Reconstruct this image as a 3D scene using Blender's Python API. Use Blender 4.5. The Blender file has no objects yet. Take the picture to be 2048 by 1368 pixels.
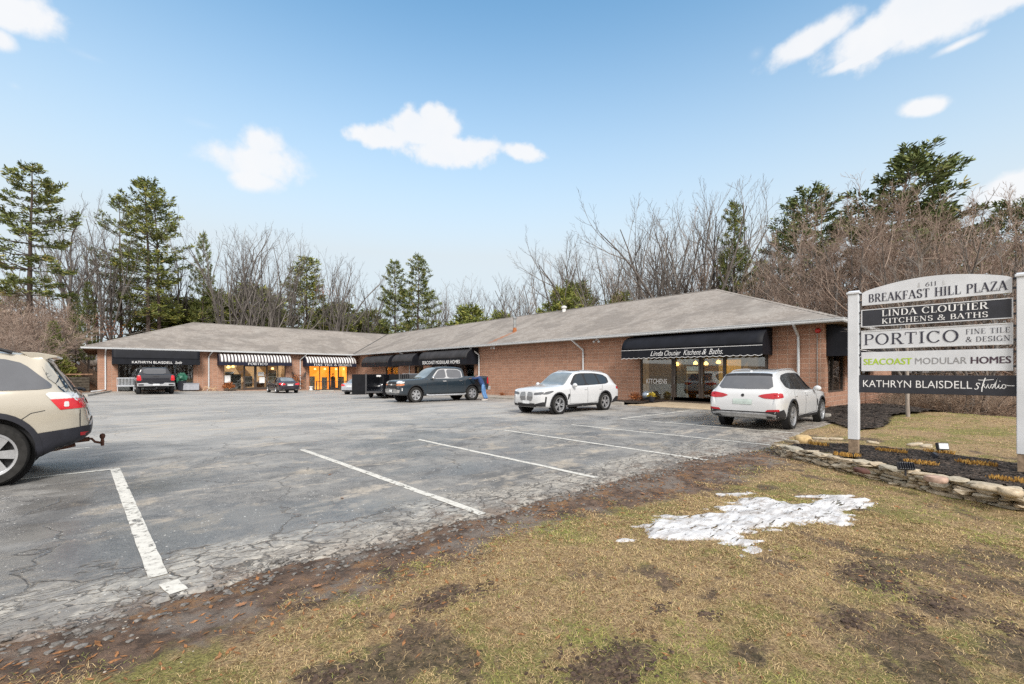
import bpy, bmesh, math, random
from mathutils import Vector, Matrix, noise
from mathutils.bvhtree import BVHTree
import numpy as np

random.seed(7)
R = math.radians
scene = bpy.context.scene
COL = scene.collection

# ------------------------------------------------------------------ camera
FPX, HY, EYE = 900.0, 746.0, 1.62          # focal length and horizon in photo pixels, eye height
FWD = Vector((0.6704, 0.7420)); RGT = Vector((0.7420, -0.6704))
cam_data = bpy.data.cameras.new("camera")
cam_data.sensor_width = 36.0
cam_data.lens = FPX / 2048.0 * 36.0
cam_data.shift_y = (HY - 684.0) / 2048.0
cam_data.clip_start = 0.05
cam_data.clip_end = 3000.0
cam = bpy.data.objects.new("camera", cam_data)
cam.location = (0, 0, EYE)
cam.rotation_euler = (R(90), 0, -math.atan2(0.6704, 0.7420))
COL.objects.link(cam)
scene.camera = cam

# ------------------------------------------------------------------ light
SUN_EL, SUN_AZ = R(38), R(205)              # azimuth clockwise from +Y
sun_dir = Vector((math.sin(SUN_AZ) * math.cos(SUN_EL), math.cos(SUN_AZ) * math.cos(SUN_EL), math.sin(SUN_EL)))
sd = bpy.data.lights.new("sun", 'SUN')
sd.energy = 2.1
sd.angle = R(18)
sd.color = (1.0, 0.965, 0.91)
so = bpy.data.objects.new("sun", sd)
so.rotation_euler = (-sun_dir).to_track_quat('-Z', 'Y').to_euler()
COL.objects.link(so)
scene.view_settings.view_transform = 'Standard'
scene.view_settings.look = 'None'
scene.view_settings.gamma = 1.0
scene.view_settings.use_curve_mapping = False
scene.view_settings.exposure = 0.80
scene.cycles.max_bounces = 8
scene.cycles.transparent_max_bounces = 12
scene.cycles.caustics_reflective = False
scene.cycles.caustics_refractive = False
scene.cycles.use_denoising = False
scene.cycles.sample_clamp_indirect = 2.0
scene.cycles.use_adaptive_sampling = False


def pix_dir(px, py):
    t = (px - 1024) / FPX
    return Vector((FWD.x + RGT.x * t, FWD.y + RGT.y * t, (HY - py) / FPX))


world = bpy.data.worlds.new("World")
scene.world = world
world.use_nodes = True


def build_sky():
    nt = world.node_tree
    nt.nodes.clear()
    N, L = nt.nodes.new, nt.links.new
    out = N('ShaderNodeOutputWorld')
    bg = N('ShaderNodeBackground')
    sky = N('ShaderNodeTexSky')
    sky.sky_type = 'NISHITA'
    sky.sun_disc = False
    sky.sun_elevation = SUN_EL
    sky.sun_rotation = SUN_AZ
    sky.air_density = 1.15
    sky.dust_density = 0.7
    sky.ozone_density = 2.2
    tc = N('ShaderNodeTexCoord')

    def M(op, a, b=None, c=None, clamp=False):
        n = N('ShaderNodeMath'); n.operation = op; n.use_clamp = clamp
        for i, v in enumerate((a, b, c)):
            if v is None: continue
            if isinstance(v, (int, float)): n.inputs[i].default_value = v
            else: L(v, n.inputs[i])
        return n.outputs[0]

    def dot(v):
        n = N('ShaderNodeVectorMath'); n.operation = 'DOT_PRODUCT'
        L(tc.outputs['Generated'], n.inputs[0]); n.inputs[1].default_value = v
        return n.outputs['Value']
    # noise that ruffles the cloud edges, in direction space
    def nz(scale, detail, rough):
        n = N('ShaderNodeTexNoise'); n.noise_dimensions = '3D'
        n.inputs['Scale'].default_value = scale; n.inputs['Detail'].default_value = detail
        n.inputs['Roughness'].default_value = rough
        L(tc.outputs['Generated'], n.inputs['Vector'])
        return n.outputs['Fac']
    n1 = M('SUBTRACT', nz(11, 5, 0.55), 0.5)
    n2 = M('SUBTRACT', nz(34, 4, 0.6), 0.5)
    ruff = M('ADD', M('MULTIPLY', n1, 1.5), M('MULTIPLY', n2, 0.8))
    # px, py, half width, half height, tilt (deg), softness
    blobs = [(850, 262, 110, 50, 4, .30), (770, 276, 80, 30, 0, .30), (900, 300, 150, 36, 4, .30), (1040, 304, 58, 22, -8, .3),
             (865, 232, 46, 26, 0, .3),
             (500, 318, 116, 52, 4, .42), (520, 285, 58, 38, 0, .40), (505, 358, 62, 28, 0, .45),
             (1790, 48, 160, 62, 14, .34), (1920, 18, 150, 52, 8, .34), (1640, 70, 110, 30, 14, .4), (1730, 112, 100, 18, 8, .36),
             (1915, 90, 50, 10, 6, .7), (1512, 108, 18, 14, 0, .9),
             (1852, 214, 46, 20, -10, .4), (20, 25, 95, 52, 14, .32), (-5, 75, 40, 30, 0, .4),
             (2030, 376, 84, 40, 0, .3), (410, 250, 44, 14, 0, .8), (180, 114, 40, 10, 0, .95), (30, 172, 14, 10, 0, .9)]
    tot = None
    for (px, py, a, b, tilt, soft) in blobs:
        d = pix_dir(px, py); w = FPX / d.length
        d.normalize()
        rt = d.cross(Vector((0, 0, 1))).normalized(); up = rt.cross(d).normalized()
        c, s = math.cos(R(tilt)), math.sin(R(tilt))
        e1, e2 = rt * c + up * s, up * c - rt * s
        a, b = a * 1.0, b * 1.0
        sc = FPX / d.normalized().dot(Vector((FWD.x, FWD.y, 0)))
        u = M('DIVIDE', dot(e1 * (sc / a)), dot(d)); v = M('DIVIDE', dot(e2 * (sc / b)), dot(d))
        r = M('SQRT', M('ADD', M('MULTIPLY', u, u), M('MULTIPLY', v, v)))
        f = M('SUBTRACT', 1.0, r)
        f = M('MULTIPLY', M('ADD', f, M('MULTIPLY', ruff, 0.85)), 0.66 / soft, clamp=True)
        f = M('MULTIPLY', f, M('GREATER_THAN', dot(d), 0.2))
        if soft > .75: f = M('MULTIPLY', f, 0.35)
        tot = f if tot is None else M('MAXIMUM', tot, f)
    # smoothstep
    m = M('MULTIPLY', M('MULTIPLY', tot, tot), M('SUBTRACT', 3.0, M('MULTIPLY', tot, 2.0)))
    # thin white veil towards the horizon
    sep = N('ShaderNodeSeparateXYZ'); L(tc.outputs['Generated'], sep.inputs[0])
    veil = M('POWER', M('DIVIDE', M('SUBTRACT', 0.65, M('MAXIMUM', sep.outputs['Z'], 0.0)), 0.40, clamp=True), 1.3)
    veil = M('MULTIPLY', veil, 0.97)
    tint = N('ShaderNodeMix'); tint.data_type = 'RGBA'; tint.blend_type = 'MULTIPLY'
    tint.inputs['Factor'].default_value = 1.0
    L(sky.outputs[0], tint.inputs['A']); tint.inputs['B'].default_value = SKY_TINT
    v1 = N('ShaderNodeMix'); v1.data_type = 'RGBA'
    L(veil, v1.inputs['Factor']); L(tint.outputs['Result'], v1.inputs['A']); v1.inputs['B'].default_value = SKY_VEIL
    v2 = N('ShaderNodeMix'); v2.data_type = 'RGBA'
    # clouds: slightly greyer towards their lower side by noise
    L(M('MULTIPLY', m, M('ADD', 0.80, M('MULTIPLY', nz(9, 6, .6), 0.28), clamp=True)), v2.inputs['Factor']); L(v1.outputs['Result'], v2.inputs['A']); v2.inputs['B'].default_value = SKY_CLOUD
    # bright overcast added out of view, overhead and behind, to neutralise the light
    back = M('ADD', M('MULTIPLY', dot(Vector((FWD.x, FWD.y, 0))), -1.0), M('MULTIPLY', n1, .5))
    fill_deck = M('MULTIPLY_ADD', back, 2.2, .75, clamp=True)
    fill_deck = M('MAXIMUM', fill_deck, M('MULTIPLY', M('SUBTRACT', sep.outputs['Z'], .80), 8.0, clamp=True))
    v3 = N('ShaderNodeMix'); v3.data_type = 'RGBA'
    L(fill_deck, v3.inputs['Factor']); L(v2.outputs['Result'], v3.inputs['A']); v3.inputs['B'].default_value = SKY_FILL_DECK
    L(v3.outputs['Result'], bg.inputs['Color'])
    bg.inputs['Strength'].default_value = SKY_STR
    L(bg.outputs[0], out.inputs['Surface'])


SKY_STR = 0.11
SKY_TINT = (1.08, 1.40, 1.34, 1)
SKY_FILL_DECK = (6.3, 6.1, 5.9, 1)  # added out-of-view overcast, a neutral fill light
SKY_VEIL = (3.85, 4.3, 4.6, 1)
SKY_CLOUD = (4.95, 5.0, 5.1, 1)
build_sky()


# ------------------------------------------------------------------ terrain
def clamp(v, a=0.0, b=1.0): return a if v < a else b if v > b else v
def sstep(a, b, v):
    t = clamp((v - a) / (b - a)); return t * t * (3 - 2 * t)
def nz2(x, y, s=1.0, k=0.0): return noise.noise(Vector((x * s, y * s, k)))


def lot_z(x, y):
    return -0.44 * clamp((y - 10) / 41.0, 0, 1.0) * clamp(x / 22.0, 0, 1.0)


def lot_edge(x):                                # the ragged front edge of the asphalt
    e = 3.98 + 0.16 * nz2(x, 0, 0.45, 3.1) + 0.10 * nz2(x, 0, 1.6, 5.2) + 0.05 * nz2(x, 0, 5.0, 8.0)
    return e - 0.45 * sstep(7.0, 11.0, x) + 0.25 * sstep(12, 15, x)


def ground_z(x, y):
    z = lot_z(x, y)
    if y < 4.2:                                 # front lawn with the rise under the sign
        k = sstep(4.2, 2.2, y)
        z += k * (0.03 + 0.02 * nz2(x, y, 0.9, 1.0) + 0.07 * sstep(9, 16, x))
    if x > 19: z += 0.06 * sstep(19, 22, x) * sstep(8, 5, y)
    z -= 1.7 * sstep(22.5, 33, x) * sstep(6.5, 1, y) + 0.5 * sstep(2, -8, y) * sstep(12, 22, x)
    # wooded bank at the far left and behind the building
    b = sstep(-0.4, -3.0, x) * sstep(47.5, 66, y)
    z += 2.6 * b + 1.6 * sstep(66, 76, y) * (1 - 0.5 * b) + 1.2 * sstep(30, 52, y) * sstep(-8, -26, x)
    return z


def on_ground(px, py, z0=None):
    d = pix_dir(px, py); t = 10.0
    for _ in range(30):
        x, y = d.x * t, d.y * t
        z = ground_z(x, y) if z0 is None else z0
        t = (z - EYE) / d.z
    return Vector((d.x * t, d.y * t, (ground_z(d.x * t, d.y * t) if z0 is None else z0)))


def at_depth(px, dist, z=None):
    d = pix_dir(px, HY)
    x, y = d.x * dist, d.y * dist
    return Vector((x, y, ground_z(x, y) if z is None else z))


# ------------------------------------------------------------------ materials
MATS = {}


class NT:
    def __init__(s, name):
        s.m = bpy.data.materials.new(name); s.m.use_nodes = True
        s.t = s.m.node_tree; s.t.nodes.clear()
        s.out = s.t.nodes.new('ShaderNodeOutputMaterial')
        s.tc = None
    def N(s, k): return s.t.nodes.new(k)
    def L(s, a, b): s.t.links.new(a, b)
    def coord(s, kind='Object'):
        if s.tc is None: s.tc = s.N('ShaderNodeTexCoord')
        return s.tc.outputs[kind]
    def mapping(s, vec, scale=(1, 1, 1), rot=(0, 0, 0), loc=(0, 0, 0)):
        n = s.N('ShaderNodeMapping'); s.L(vec, n.inputs['Vector'])
        n.inputs['Scale'].default_value = scale; n.inputs['Rotation'].default_value = rot; n.inputs['Location'].default_value = loc
        return n.outputs[0]
    def noise(s, vec, scale, detail=4, rough=.55, dist=0.0):
        n = s.N('ShaderNodeTexNoise'); s.L(vec, n.inputs['Vector'])
        n.inputs['Scale'].default_value = scale; n.inputs['Detail'].default_value = detail
        n.inputs['Roughness'].default_value = rough; n.inputs['Distortion'].default_value = dist
        return n.outputs['Fac']
    def voro(s, vec, scale, feature='F1', rnd=1.0, out='Distance'):
        n = s.N('ShaderNodeTexVoronoi'); n.feature = feature; s.L(vec, n.inputs['Vector'])
        n.inputs['Scale'].default_value = scale; n.inputs['Randomness'].default_value = rnd
        return n.outputs[out]
    def math(s, op, a, b=None, c=None, cl=False):
        n = s.N('ShaderNodeMath'); n.operation = op; n.use_clamp = cl
        for i, v in enumerate((a, b, c)):
            if v is None: continue
            if isinstance(v, (int, float)): n.inputs[i].default_value = v
            else: s.L(v, n.inputs[i])
        return n.outputs[0]
    def ss(s, v, a, b):                         # smooth range a..b -> 0..1
        n = s.N('ShaderNodeMapRange'); n.interpolation_type = 'SMOOTHSTEP'; s.L(v, n.inputs['Value'])
        n.inputs['From Min'].default_value = a; n.inputs['From Max'].default_value = b
        return n.outputs[0]
    def mix(s, f, a, b, mode='MIX'):
        n = s.N('ShaderNodeMix'); n.data_type = 'RGBA'; n.blend_type = mode
        if isinstance(f, (int, float)): n.inputs['Factor'].default_value = f
        else: s.L(f, n.inputs['Factor'])
        for k, v in (('A', a), ('B', b)):
            if isinstance(v, tuple): n.inputs[k].default_value = (*v[:3], 1)
            else: s.L(v, n.inputs[k])
        return n.outputs['Result']
    def attr(s, name):
        n = s.N('ShaderNodeAttribute'); n.attribute_name = name
        return n.outputs['Fac']
    def bsdf(s, color, rough=.6, spec=.5, metal=0.0, bump=None, bstr=.3, bdist=.02, coat=0.0, emit=None, estr=0.0, trans=0.0):
        b = s.N('ShaderNodeBsdfPrincipled')
        for k, v in (('Base Color', color), ('Roughness', rough), ('Specular IOR Level', spec), ('Metallic', metal),
                     ('Coat Weight', coat), ('Transmission Weight', trans)):
            if isinstance(v, tuple): b.inputs[k].default_value = (*v[:3], 1)
            elif isinstance(v, (int, float)): b.inputs[k].default_value = v
            else: s.L(v, b.inputs[k])
        if coat: b.inputs['Coat Roughness'].default_value = 0.04
        if emit is not None:
            b.inputs['Emission Color'].default_value = (*emit, 1); b.inputs['Emission Strength'].default_value = estr
        if bump is not None:
            n = s.N('ShaderNodeBump'); n.inputs['Strength'].default_value = bstr; n.inputs['Distance'].default_value = bdist
            s.L(bump, n.inputs['Height']); s.L(n.outputs[0], b.inputs['Normal'])
        s.L(b.outputs[0], s.out.inputs['Surface'])
        return b


def simple(name, color, rough=.6, spec=.5, metal=0.0, coat=0.0, var=.12, scale=6.0, bstr=0.0, emit=None, estr=0.0):
    if name in MATS: return MATS[name]
    t = NT(name)
    n = t.noise(t.coord(), scale, 5, .6)
    lo = tuple(c * (1 - var) for c in color); hi = tuple(min(1, c * (1 + var)) for c in color)
    t.bsdf(t.mix(t.ss(n, .3, .7), lo, hi), rough, spec, metal, n if bstr else None, bstr, .01, coat, emit, estr)
    MATS[name] = t.m
    return t.m


def paint(name, color, metal=0.0, dirt=.25):
    t = NT(name)
    c = t.coord()
    n = t.noise(c, 2.2, 5, .6)
    sep = t.N('ShaderNodeSeparateXYZ'); t.L(c, sep.inputs[0])
    low = t.math('MULTIPLY', t.ss(sep.outputs['Z'], .75, .2), t.ss(n, .3, .75))   # road dirt splashed on the sills
    col = t.mix(t.math('MULTIPLY', low, dirt), color, (.16, .14, .12))
    t.bsdf(col, t.math('ADD', .22, t.math('MULTIPLY', low, .4)), .5, metal, coat=.8)
    MATS[name] = t.m
    return t.m


# ------------------------------------------------------------------ mesh helpers
class MB:
    def __init__(s): s.v = []; s.f = []; s.tint = None
    def add(s, vs, fs):
        o = len(s.v); s.v += [tuple(v) for v in vs]; s.f += [tuple(i + o for i in f) for f in fs]
    def box(s, c, size, rot=0.0, axis='Z', mat=None):
        hx, hy, hz = size[0] / 2, size[1] / 2, size[2] / 2
        m = mat or Matrix.Rotation(rot, 3, axis)
        vs = [Vector(c) + m @ Vector((x * hx, y * hy, z * hz)) for z in (-1, 1) for x, y in ((-1, -1), (1, -1), (1, 1), (-1, 1))]
        s.add(vs, [(3, 2, 1, 0), (4, 5, 6, 7), (0, 1, 5, 4), (1, 2, 6, 5), (2, 3, 7, 6), (3, 0, 4, 7)])
    def bx(s, x0, x1, y0, y1, z0, z1): s.box(((x0 + x1) / 2, (y0 + y1) / 2, (z0 + z1) / 2), (x1 - x0, y1 - y0, z1 - z0))
    def tube(s, pts, rad, n=8, cap=True):
        pts = [Vector(p) for p in pts]
        if not isinstance(rad, (list, tuple)): rad = [rad] * len(pts)
        base = len(s.v); ref = None
        for i, p in enumerate(pts):
            d = (pts[min(i + 1, len(pts) - 1)] - pts[max(i - 1, 0)])
            d = d.normalized() if d.length > 1e-9 else Vector((0, 0, 1))
            if ref is None: ref = Vector((1, 0, 0)) if abs(d.x) < .8 else Vector((0, 1, 0))
            a = (ref - d * ref.dot(d)).normalized(); b = d.cross(a); ref = a
            for k in range(n):
                th = 2 * math.pi * k / n
                s.v.append(tuple(p + (a * math.cos(th) + b * math.sin(th)) * rad[i]))
        for i in range(len(pts) - 1):
            for k in range(n):
                k2 = (k + 1) % n
                s.f.append((base + i * n + k, base + i * n + k2, base + (i + 1) * n + k2, base + (i + 1) * n + k))
        if cap and n > 2:
            s.f.append(tuple(base + k for k in reversed(range(n))))
            s.f.append(tuple(base + (len(pts) - 1) * n + k for k in range(n)))
    def lathe(s, prof, c=(0, 0, 0), axis=(0, 0, 1), n=20, closed=False, cap=True):
        ax = Vector(axis).normalized(); ref = Vector((1, 0, 0)) if abs(ax.x) < .8 else Vector((0, 1, 0))
        a = (ref - ax * ref.dot(ax)).normalized(); b = ax.cross(a); base = len(s.v); c = Vector(c)
        for (r, h) in prof:
            for k in range(n):
                th = 2 * math.pi * k / n
                s.v.append(tuple(c + ax * h + (a * math.cos(th) + b * math.sin(th)) * r))
        m = len(prof)
        for i in range(m if closed else m - 1):
            j = (i + 1) % m
            for k in range(n):
                k2 = (k + 1) % n
                s.f.append((base + i * n + k, base + i * n + k2, base + j * n + k2, base + j * n + k))
        if cap and not closed:
            if prof[0][0] > 1e-6: s.f.append(tuple(base + k for k in reversed(range(n))))
            if prof[-1][0] > 1e-6: s.f.append(tuple(base + (m - 1) * n + k for k in range(n)))
    def prism(s, poly, o, u, v, w):               # polygon in the u,v plane extruded along w
        o, u, v, w = Vector(o), Vector(u), Vector(v), Vector(w)
        n = len(poly)
        a = [o + u * p[0] + v * p[1] for p in poly]; b = [p + w for p in a]
        s.add(a + b, [tuple(reversed(range(n))), tuple(range(n, 2 * n))] + [(i, (i + 1) % n, n + (i + 1) % n, n + i) for i in range(n)])
    def blob(s, c, r, seed=0, sub=2, amp=.25, freq=1.5, flat=None):
        bm = bmesh.new(); bmesh.ops.create_icosphere(bm, subdivisions=sub, radius=1)
        vs = []
        for v in bm.verts:
            p = v.co.copy(); k = 1 + amp * noise.noise(p * freq + Vector((seed * 7.3, seed * 3.1, 0)))
            p = Vector((p.x * r[0] * k, p.y * r[1] * k, p.z * r[2] * k))
            vs.append(Vector(c) + p)
        s.add(vs, [tuple(v.index for v in f.verts) for f in bm.faces]); bm.free()
    def mesh(s, name, mat, smooth=False, bevel=0.0, angle=35, uv=True):
        me = bpy.data.meshes.new(name)
        me.from_pydata(s.v, [], s.f)
        bm = bmesh.new(); bm.from_mesh(me)
        if bevel:
            ed = [e for e in bm.edges if len(e.link_faces) == 2 and e.calc_face_angle(0) > R(30)]
            bmesh.ops.bevel(bm, geom=ed, offset=bevel, segments=1, affect='EDGES', clamp_overlap=True)
        bmesh.ops.recalc_face_normals(bm, faces=bm.faces)
        if smooth:
            for e in bm.edges: e.smooth = len(e.link_faces) < 2 or e.calc_face_angle(0) < R(angle)
            for f in bm.faces: f.smooth = True
        if uv:
            l = bm.loops.layers.uv.new("UVMap")
            for f in bm.faces:
                nx, ny, nzz = abs(f.normal.x), abs(f.normal.y), abs(f.normal.z)
                for lp in f.loops:
                    p = lp.vert.co
                    lp[l].uv = (p.y, p.z) if nx > max(ny, nzz) else (p.x, p.z) if ny > nzz else (p.x, p.y)
        bm.to_mesh(me); bm.free()
        if isinstance(mat, str): mat = MATS[mat]
        if mat: me.materials.append(mat)
        return me
    def build(s, name, mat, parent=None, smooth=False, bevel=0.0, angle=35, world=True):
        return link(name, s.mesh(name, mat, smooth, bevel, angle), parent, world)


def link(name, me, parent=None, world=True):
    o = bpy.data.objects.new(name, me); COL.objects.link(o)
    if parent is not None:
        o.parent = parent
        if world and parent.type == 'EMPTY': o.matrix_parent_inverse = Matrix.Translation(-Vector(parent.location))
    return o


def tag(o, label=None, cat=None, group=None, kind=None):
    if label: o['label'] = label
    if cat: o['category'] = cat
    if group: o['group'] = group
    if kind: o['kind'] = kind
    return o


def thing(name, label, cat, loc=(0, 0, 0), rz=0.0, group=None):
    o = bpy.data.objects.new(name, None); COL.objects.link(o)
    o.location = loc; o.rotation_euler = (0, 0, rz); o.empty_display_size = .2
    return tag(o, label, cat, group)


def copy_tree(o, parent=None):
    c = o.copy(); COL.objects.link(c)
    if parent is not None: c.parent = parent; c.matrix_parent_inverse = o.matrix_parent_inverse.copy()
    for ch in list(o.children): copy_tree(ch, c)
    return c


# ------------------------------------------------------------------ lettering
def text_faces(txt, shear=0.0, space=1.0, bold=0.0):
    cu = bpy.data.curves.new("lettering_curve", 'FONT')
    cu.body = txt; cu.size = 1.0; cu.shear = shear; cu.space_character = space; cu.offset = bold
    cu.resolution_u = 3; cu.extrude = 0.0
    ob = bpy.data.objects.new("lettering_curve", cu); COL.objects.link(ob)
    dg = bpy.context.evaluated_depsgraph_get(); dg.update()
    me = bpy.data.meshes.new_from_object(ob.evaluated_get(dg))
    vs = [v.co.copy() for v in me.vertices]; fs = [tuple(p.vertices) for p in me.polygons]
    bpy.data.objects.remove(ob); bpy.data.curves.remove(cu); bpy.data.meshes.remove(me)
    x0 = min(v.x for v in vs); x1 = max(v.x for v in vs); y0 = min(v.y for v in vs); y1 = max(v.y for v in vs)
    return [((v.x - x0) / (x1 - x0), (v.y - y0) / (y1 - y0)) for v in vs], fs


def put_text(mb, txt, o, u, v, w, h, nrm, shear=0.0, bold=0.0, space=1.0):
    """letters fill the w x h box whose lower left corner is o, along u and v, 3 mm off the plane along nrm"""
    ps, fs = text_faces(txt, shear, space, bold)
    o, u, v, nrm = Vector(o), Vector(u), Vector(v), Vector(nrm)
    mb.add([o + u * (p[0] * w) + v * (p[1] * h) + nrm * .003 for p in ps], fs)


def arc(cx, cy, rx, ry, a0, a1, n=14):
    return [(cx + rx * math.cos(R(a0 + (a1 - a0) * i / n)), cy + ry * math.sin(R(a0 + (a1 - a0) * i / n))) for i in range(n + 1)]


# a small roman alphabet: (advance, strokes); stroke = (points, width or None for broad-nib contrast); a trailing S marks serif feet
GL = {
    'A': (.78, [([(.03, 0), (.36, 1)], .055), ([(.34, 1), (.70, 0)], .15), ([(.17, .34), (.54, .34)], .05)], [(.03, 0), (.70, 0)]),
    'B': (.70, [([(.15, 0), (.15, 1)], .14), ([(.08, .975)] + arc(.36, .755, .20, .22, 90, -90) + [(.15, .52)], None), ([(.15, .52)] + arc(.38, .265, .24, .24, 90, -90) + [(.06, .025)], None)], []),
    'C': (.80, [(arc(.42, .5, .35, .48, 42, 322, 24), None), ([(.70, .98), (.70, .70)], .04)], []),
    'D': (.82, [([(.15, 0), (.15, 1)], .14), ([(.06, .975), (.34, .975)] + arc(.36, .5, .35, .475, 90, -90, 20) + [(.06, .025)], None)], []),
    'E': (.66, [([(.15, 0), (.15, 1)], .14), ([(.05, .975), (.56, .975)], .05), ([(.15, .52), (.44, .52)], .05), ([(.05, .025), (.60, .025)], .05), ([(.56, .99), (.56, .76)], .04), ([(.60, .01), (.60, .26)], .04), ([(.44, .62), (.44, .42)], .035)], []),
    'F': (.62, [([(.15, 0), (.15, 1)], .14), ([(.05, .975), (.56, .975)], .05), ([(.15, .50), (.44, .50)], .05), ([(.56, .99), (.56, .76)], .04), ([(.44, .60), (.44, .40)], .035)], [(.15, 0)]),
    'G': (.86, [(arc(.42, .5, .35, .48, 42, 330, 24), None), ([(.72, .04), (.72, .44)], .13), ([(.58, .44), (.84, .44)], .05)], []),
    'H': (.86, [([(.15, 0), (.15, 1)], .14), ([(.70, 0), (.70, 1)], .14), ([(.15, .52), (.70, .52)], .05)], [(.15, 0), (.15, 1), (.70, 0), (.70, 1)]),
    'I': (.34, [([(.16, 0), (.16, 1)], .14)], [(.16, 0), (.16, 1)]),
    'K': (.82, [([(.15, 0), (.15, 1)], .14), ([(.20, .42), (.66, 1)], .05), ([(.32, .56), (.70, 0)], .14)], [(.15, 0), (.15, 1), (.66, 1), (.70, 0)]),
    'L': (.62, [([(.15, 0), (.15, 1)], .14), ([(.05, .025), (.58, .025)], .05), ([(.58, .01), (.58, .28)], .04)], [(.15, 1)]),
    'N': (.86, [([(.14, 0), (.14, 1)], .055), ([(.12, 1), (.70, 0)], .14), ([(.70, 0), (.70, 1)], .055)], [(.14, 0), (.14, 1), (.70, 1)]),
    'O': (.88, [(arc(.43, .5, .36, .48, 0, 360, 32), None)], []),
    'P': (.66, [([(.15, 0), (.15, 1)], .14), ([(.06, .975)] + arc(.36, .735, .23, .24, 90, -90) + [(.15, .49)], None)], [(.15, 0)]),
    'R': (.76, [([(.15, 0), (.15, 1)], .14), ([(.06, .975)] + arc(.36, .745, .22, .23, 90, -90) + [(.15, .51)], None), ([(.36, .50), (.68, 0)], .13)], [(.15, 0), (.68, 0)]),
    'S': (.62, [([(.52, .80)] + arc(.31, .745, .21, .235, 60, 230, 12) + [(.31, .51), (.42, .45)] + arc(.32, .26, .22, .24, 40, -130, 14) + [(.09, .22)], None), ([(.54, .98), (.54, .72)], .04), ([(.08, .02), (.08, .28)], .04)], []),
    'T': (.74, [([(.36, 0), (.36, 1)], .14), ([(.03, .975), (.69, .975)], .05), ([(.03, .99), (.03, .74)], .04), ([(.69, .99), (.69, .74)], .04)], [(.36, 0)]),
    'U': (.84, [([(.15, 1), (.15, .32)] + arc(.42, .30, .27, .28, 180, 360, 14) + [(.69, 1)], None)], [(.15, 1), (.69, 1)]),
    'Z': (.70, [([(.08, .975), (.60, .975)], .05), ([(.60, .98), (.06, .02)], .14), ([(.06, .025), (.62, .025)], .05), ([(.08, .99), (.08, .74)], .04), ([(.62, .01), (.62, .27)], .04)], []),
    '&': (.88, [([(.80, .50), (.62, .16)] + arc(.34, .25, .28, .24, -30, -230, 14) + [(.44, .60)] + arc(.40, .80, .17, .18, -50, 210, 16) + [(.76, .02), (.84, .02)], None)], []),
    '6': (.62, [(arc(.32, .30, .24, .29, 0, 360, 24), None), ([(.50, .96), (.24, .80), (.10, .50), (.08, .30)], .09)], []),
    '1': (.44, [([(.22, 0), (.22, 1)], .13), ([(.08, .82), (.22, .96)], .05)], [(.22, 0)]),
    ' ': (.36, [], []),
}


def serif_strokes(txt, weight=1.0, track=.10):
    x = 0.0; rib = []
    for ch in txt:
        adv, strokes, feet = GL[ch]
        for pts, w in strokes: rib.append(([(p[0] + x, p[1]) for p in pts], w * weight if w else None))
        for fx, fy in feet:
            yy = .022 if fy == 0 else .978
            rib.append(([(x + fx - .15, yy), (x + fx + .15, yy)], .045))
        x += adv + track
    return rib, x - track


def put_ribbons(mb, rib, W, o, u, v, w, h, nrm, weight=1.0, thick=.145, thin=.05):
    """rib in a unit-height box W wide; drawn into w x h; each stroke a hair higher than the last so none share a plane"""
    o, u, v, nrm = Vector(o), Vector(u), Vector(v), Vector(nrm)
    sx = w / W; k = 0
    for pts, wd in rib:
        n = len(pts); L_, R_ = [], []
        for i in range(n):
            ax, ay = pts[max(i - 1, 0)]; bx, by = pts[min(i + 1, n - 1)]
            if i in (0, n - 1) or n == 2: pass
            dx, dy = (bx - ax) * sx, (by - ay) * h
            l = math.hypot(dx, dy) or 1e-9
            tx, ty = dx / l, dy / l
            hw = (wd if wd else (thin + (thick * weight - thin) * abs(ty) ** 1.3)) * h / 2
            px, py = pts[i][0] * sx, pts[i][1] * h
            L_.append((px - ty * hw, py + tx * hw)); R_.append((px + ty * hw, py - tx * hw))
        off = .003 + .00012 * (k % 30); k += 1
        vs = [o + u * p[0] + v * p[1] + nrm * off for p in L_ + R_]
        mb.add(vs, [(i, i + 1, n + i + 1, n + i) for i in range(n - 1)])


def put_serif(mb, txt, o, u, v, w, h, nrm, weight=1.0, track=.10):
    rib, W = serif_strokes(txt, weight, track)
    put_ribbons(mb, rib, W, o, u, v, w, h, nrm, weight)

# ------------------------------------------------------------------ ground, lot, kerbs
SOIL_SPOTS = [(1215, 1345, .26, .62), (640, 1352, .14, .7), (900, 1188, .16, .62), (865, 1212, .10, .6), (1740, 1150, .34, .55), (1900, 1210, .34, .5), (1830, 1310, .36, .5), (1980, 1120, .40, .45), (2020, 1300, .34, .45), (1690, 1235, .22, .45), (1500, 1300, .14, .4), (1420, 1190, .12, .4), (1560, 1130, .2, .4)]
SOIL_SPOTS = [(on_ground(px, py).x, on_ground(px, py).y, r, k) for px, py, r, k in SOIL_SPOTS]


def bare(x, y):
    b = .85 * (nz2(x, y, 1.1, 11) + .6 * nz2(x, y, 3.3, 12) + .5 * nz2(x, y, 9, 13)) - .12
    w = .22 * nz2(x, y, 3.7, 60) + .12 * nz2(x, y, 11, 61)
    for sx, sy, r, k in SOIL_SPOTS:
        d = math.hypot((x - sx) * .9, (y - sy) * 1.3) / (r * 1.15) + w * 2.2
        if d < 1.3: b = max(b, (k + .08) * (1.25 - d) + .34 * nz2(x, y, 12, 62) + .30 * nz2(x, y, 27, 63))
    return b


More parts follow.
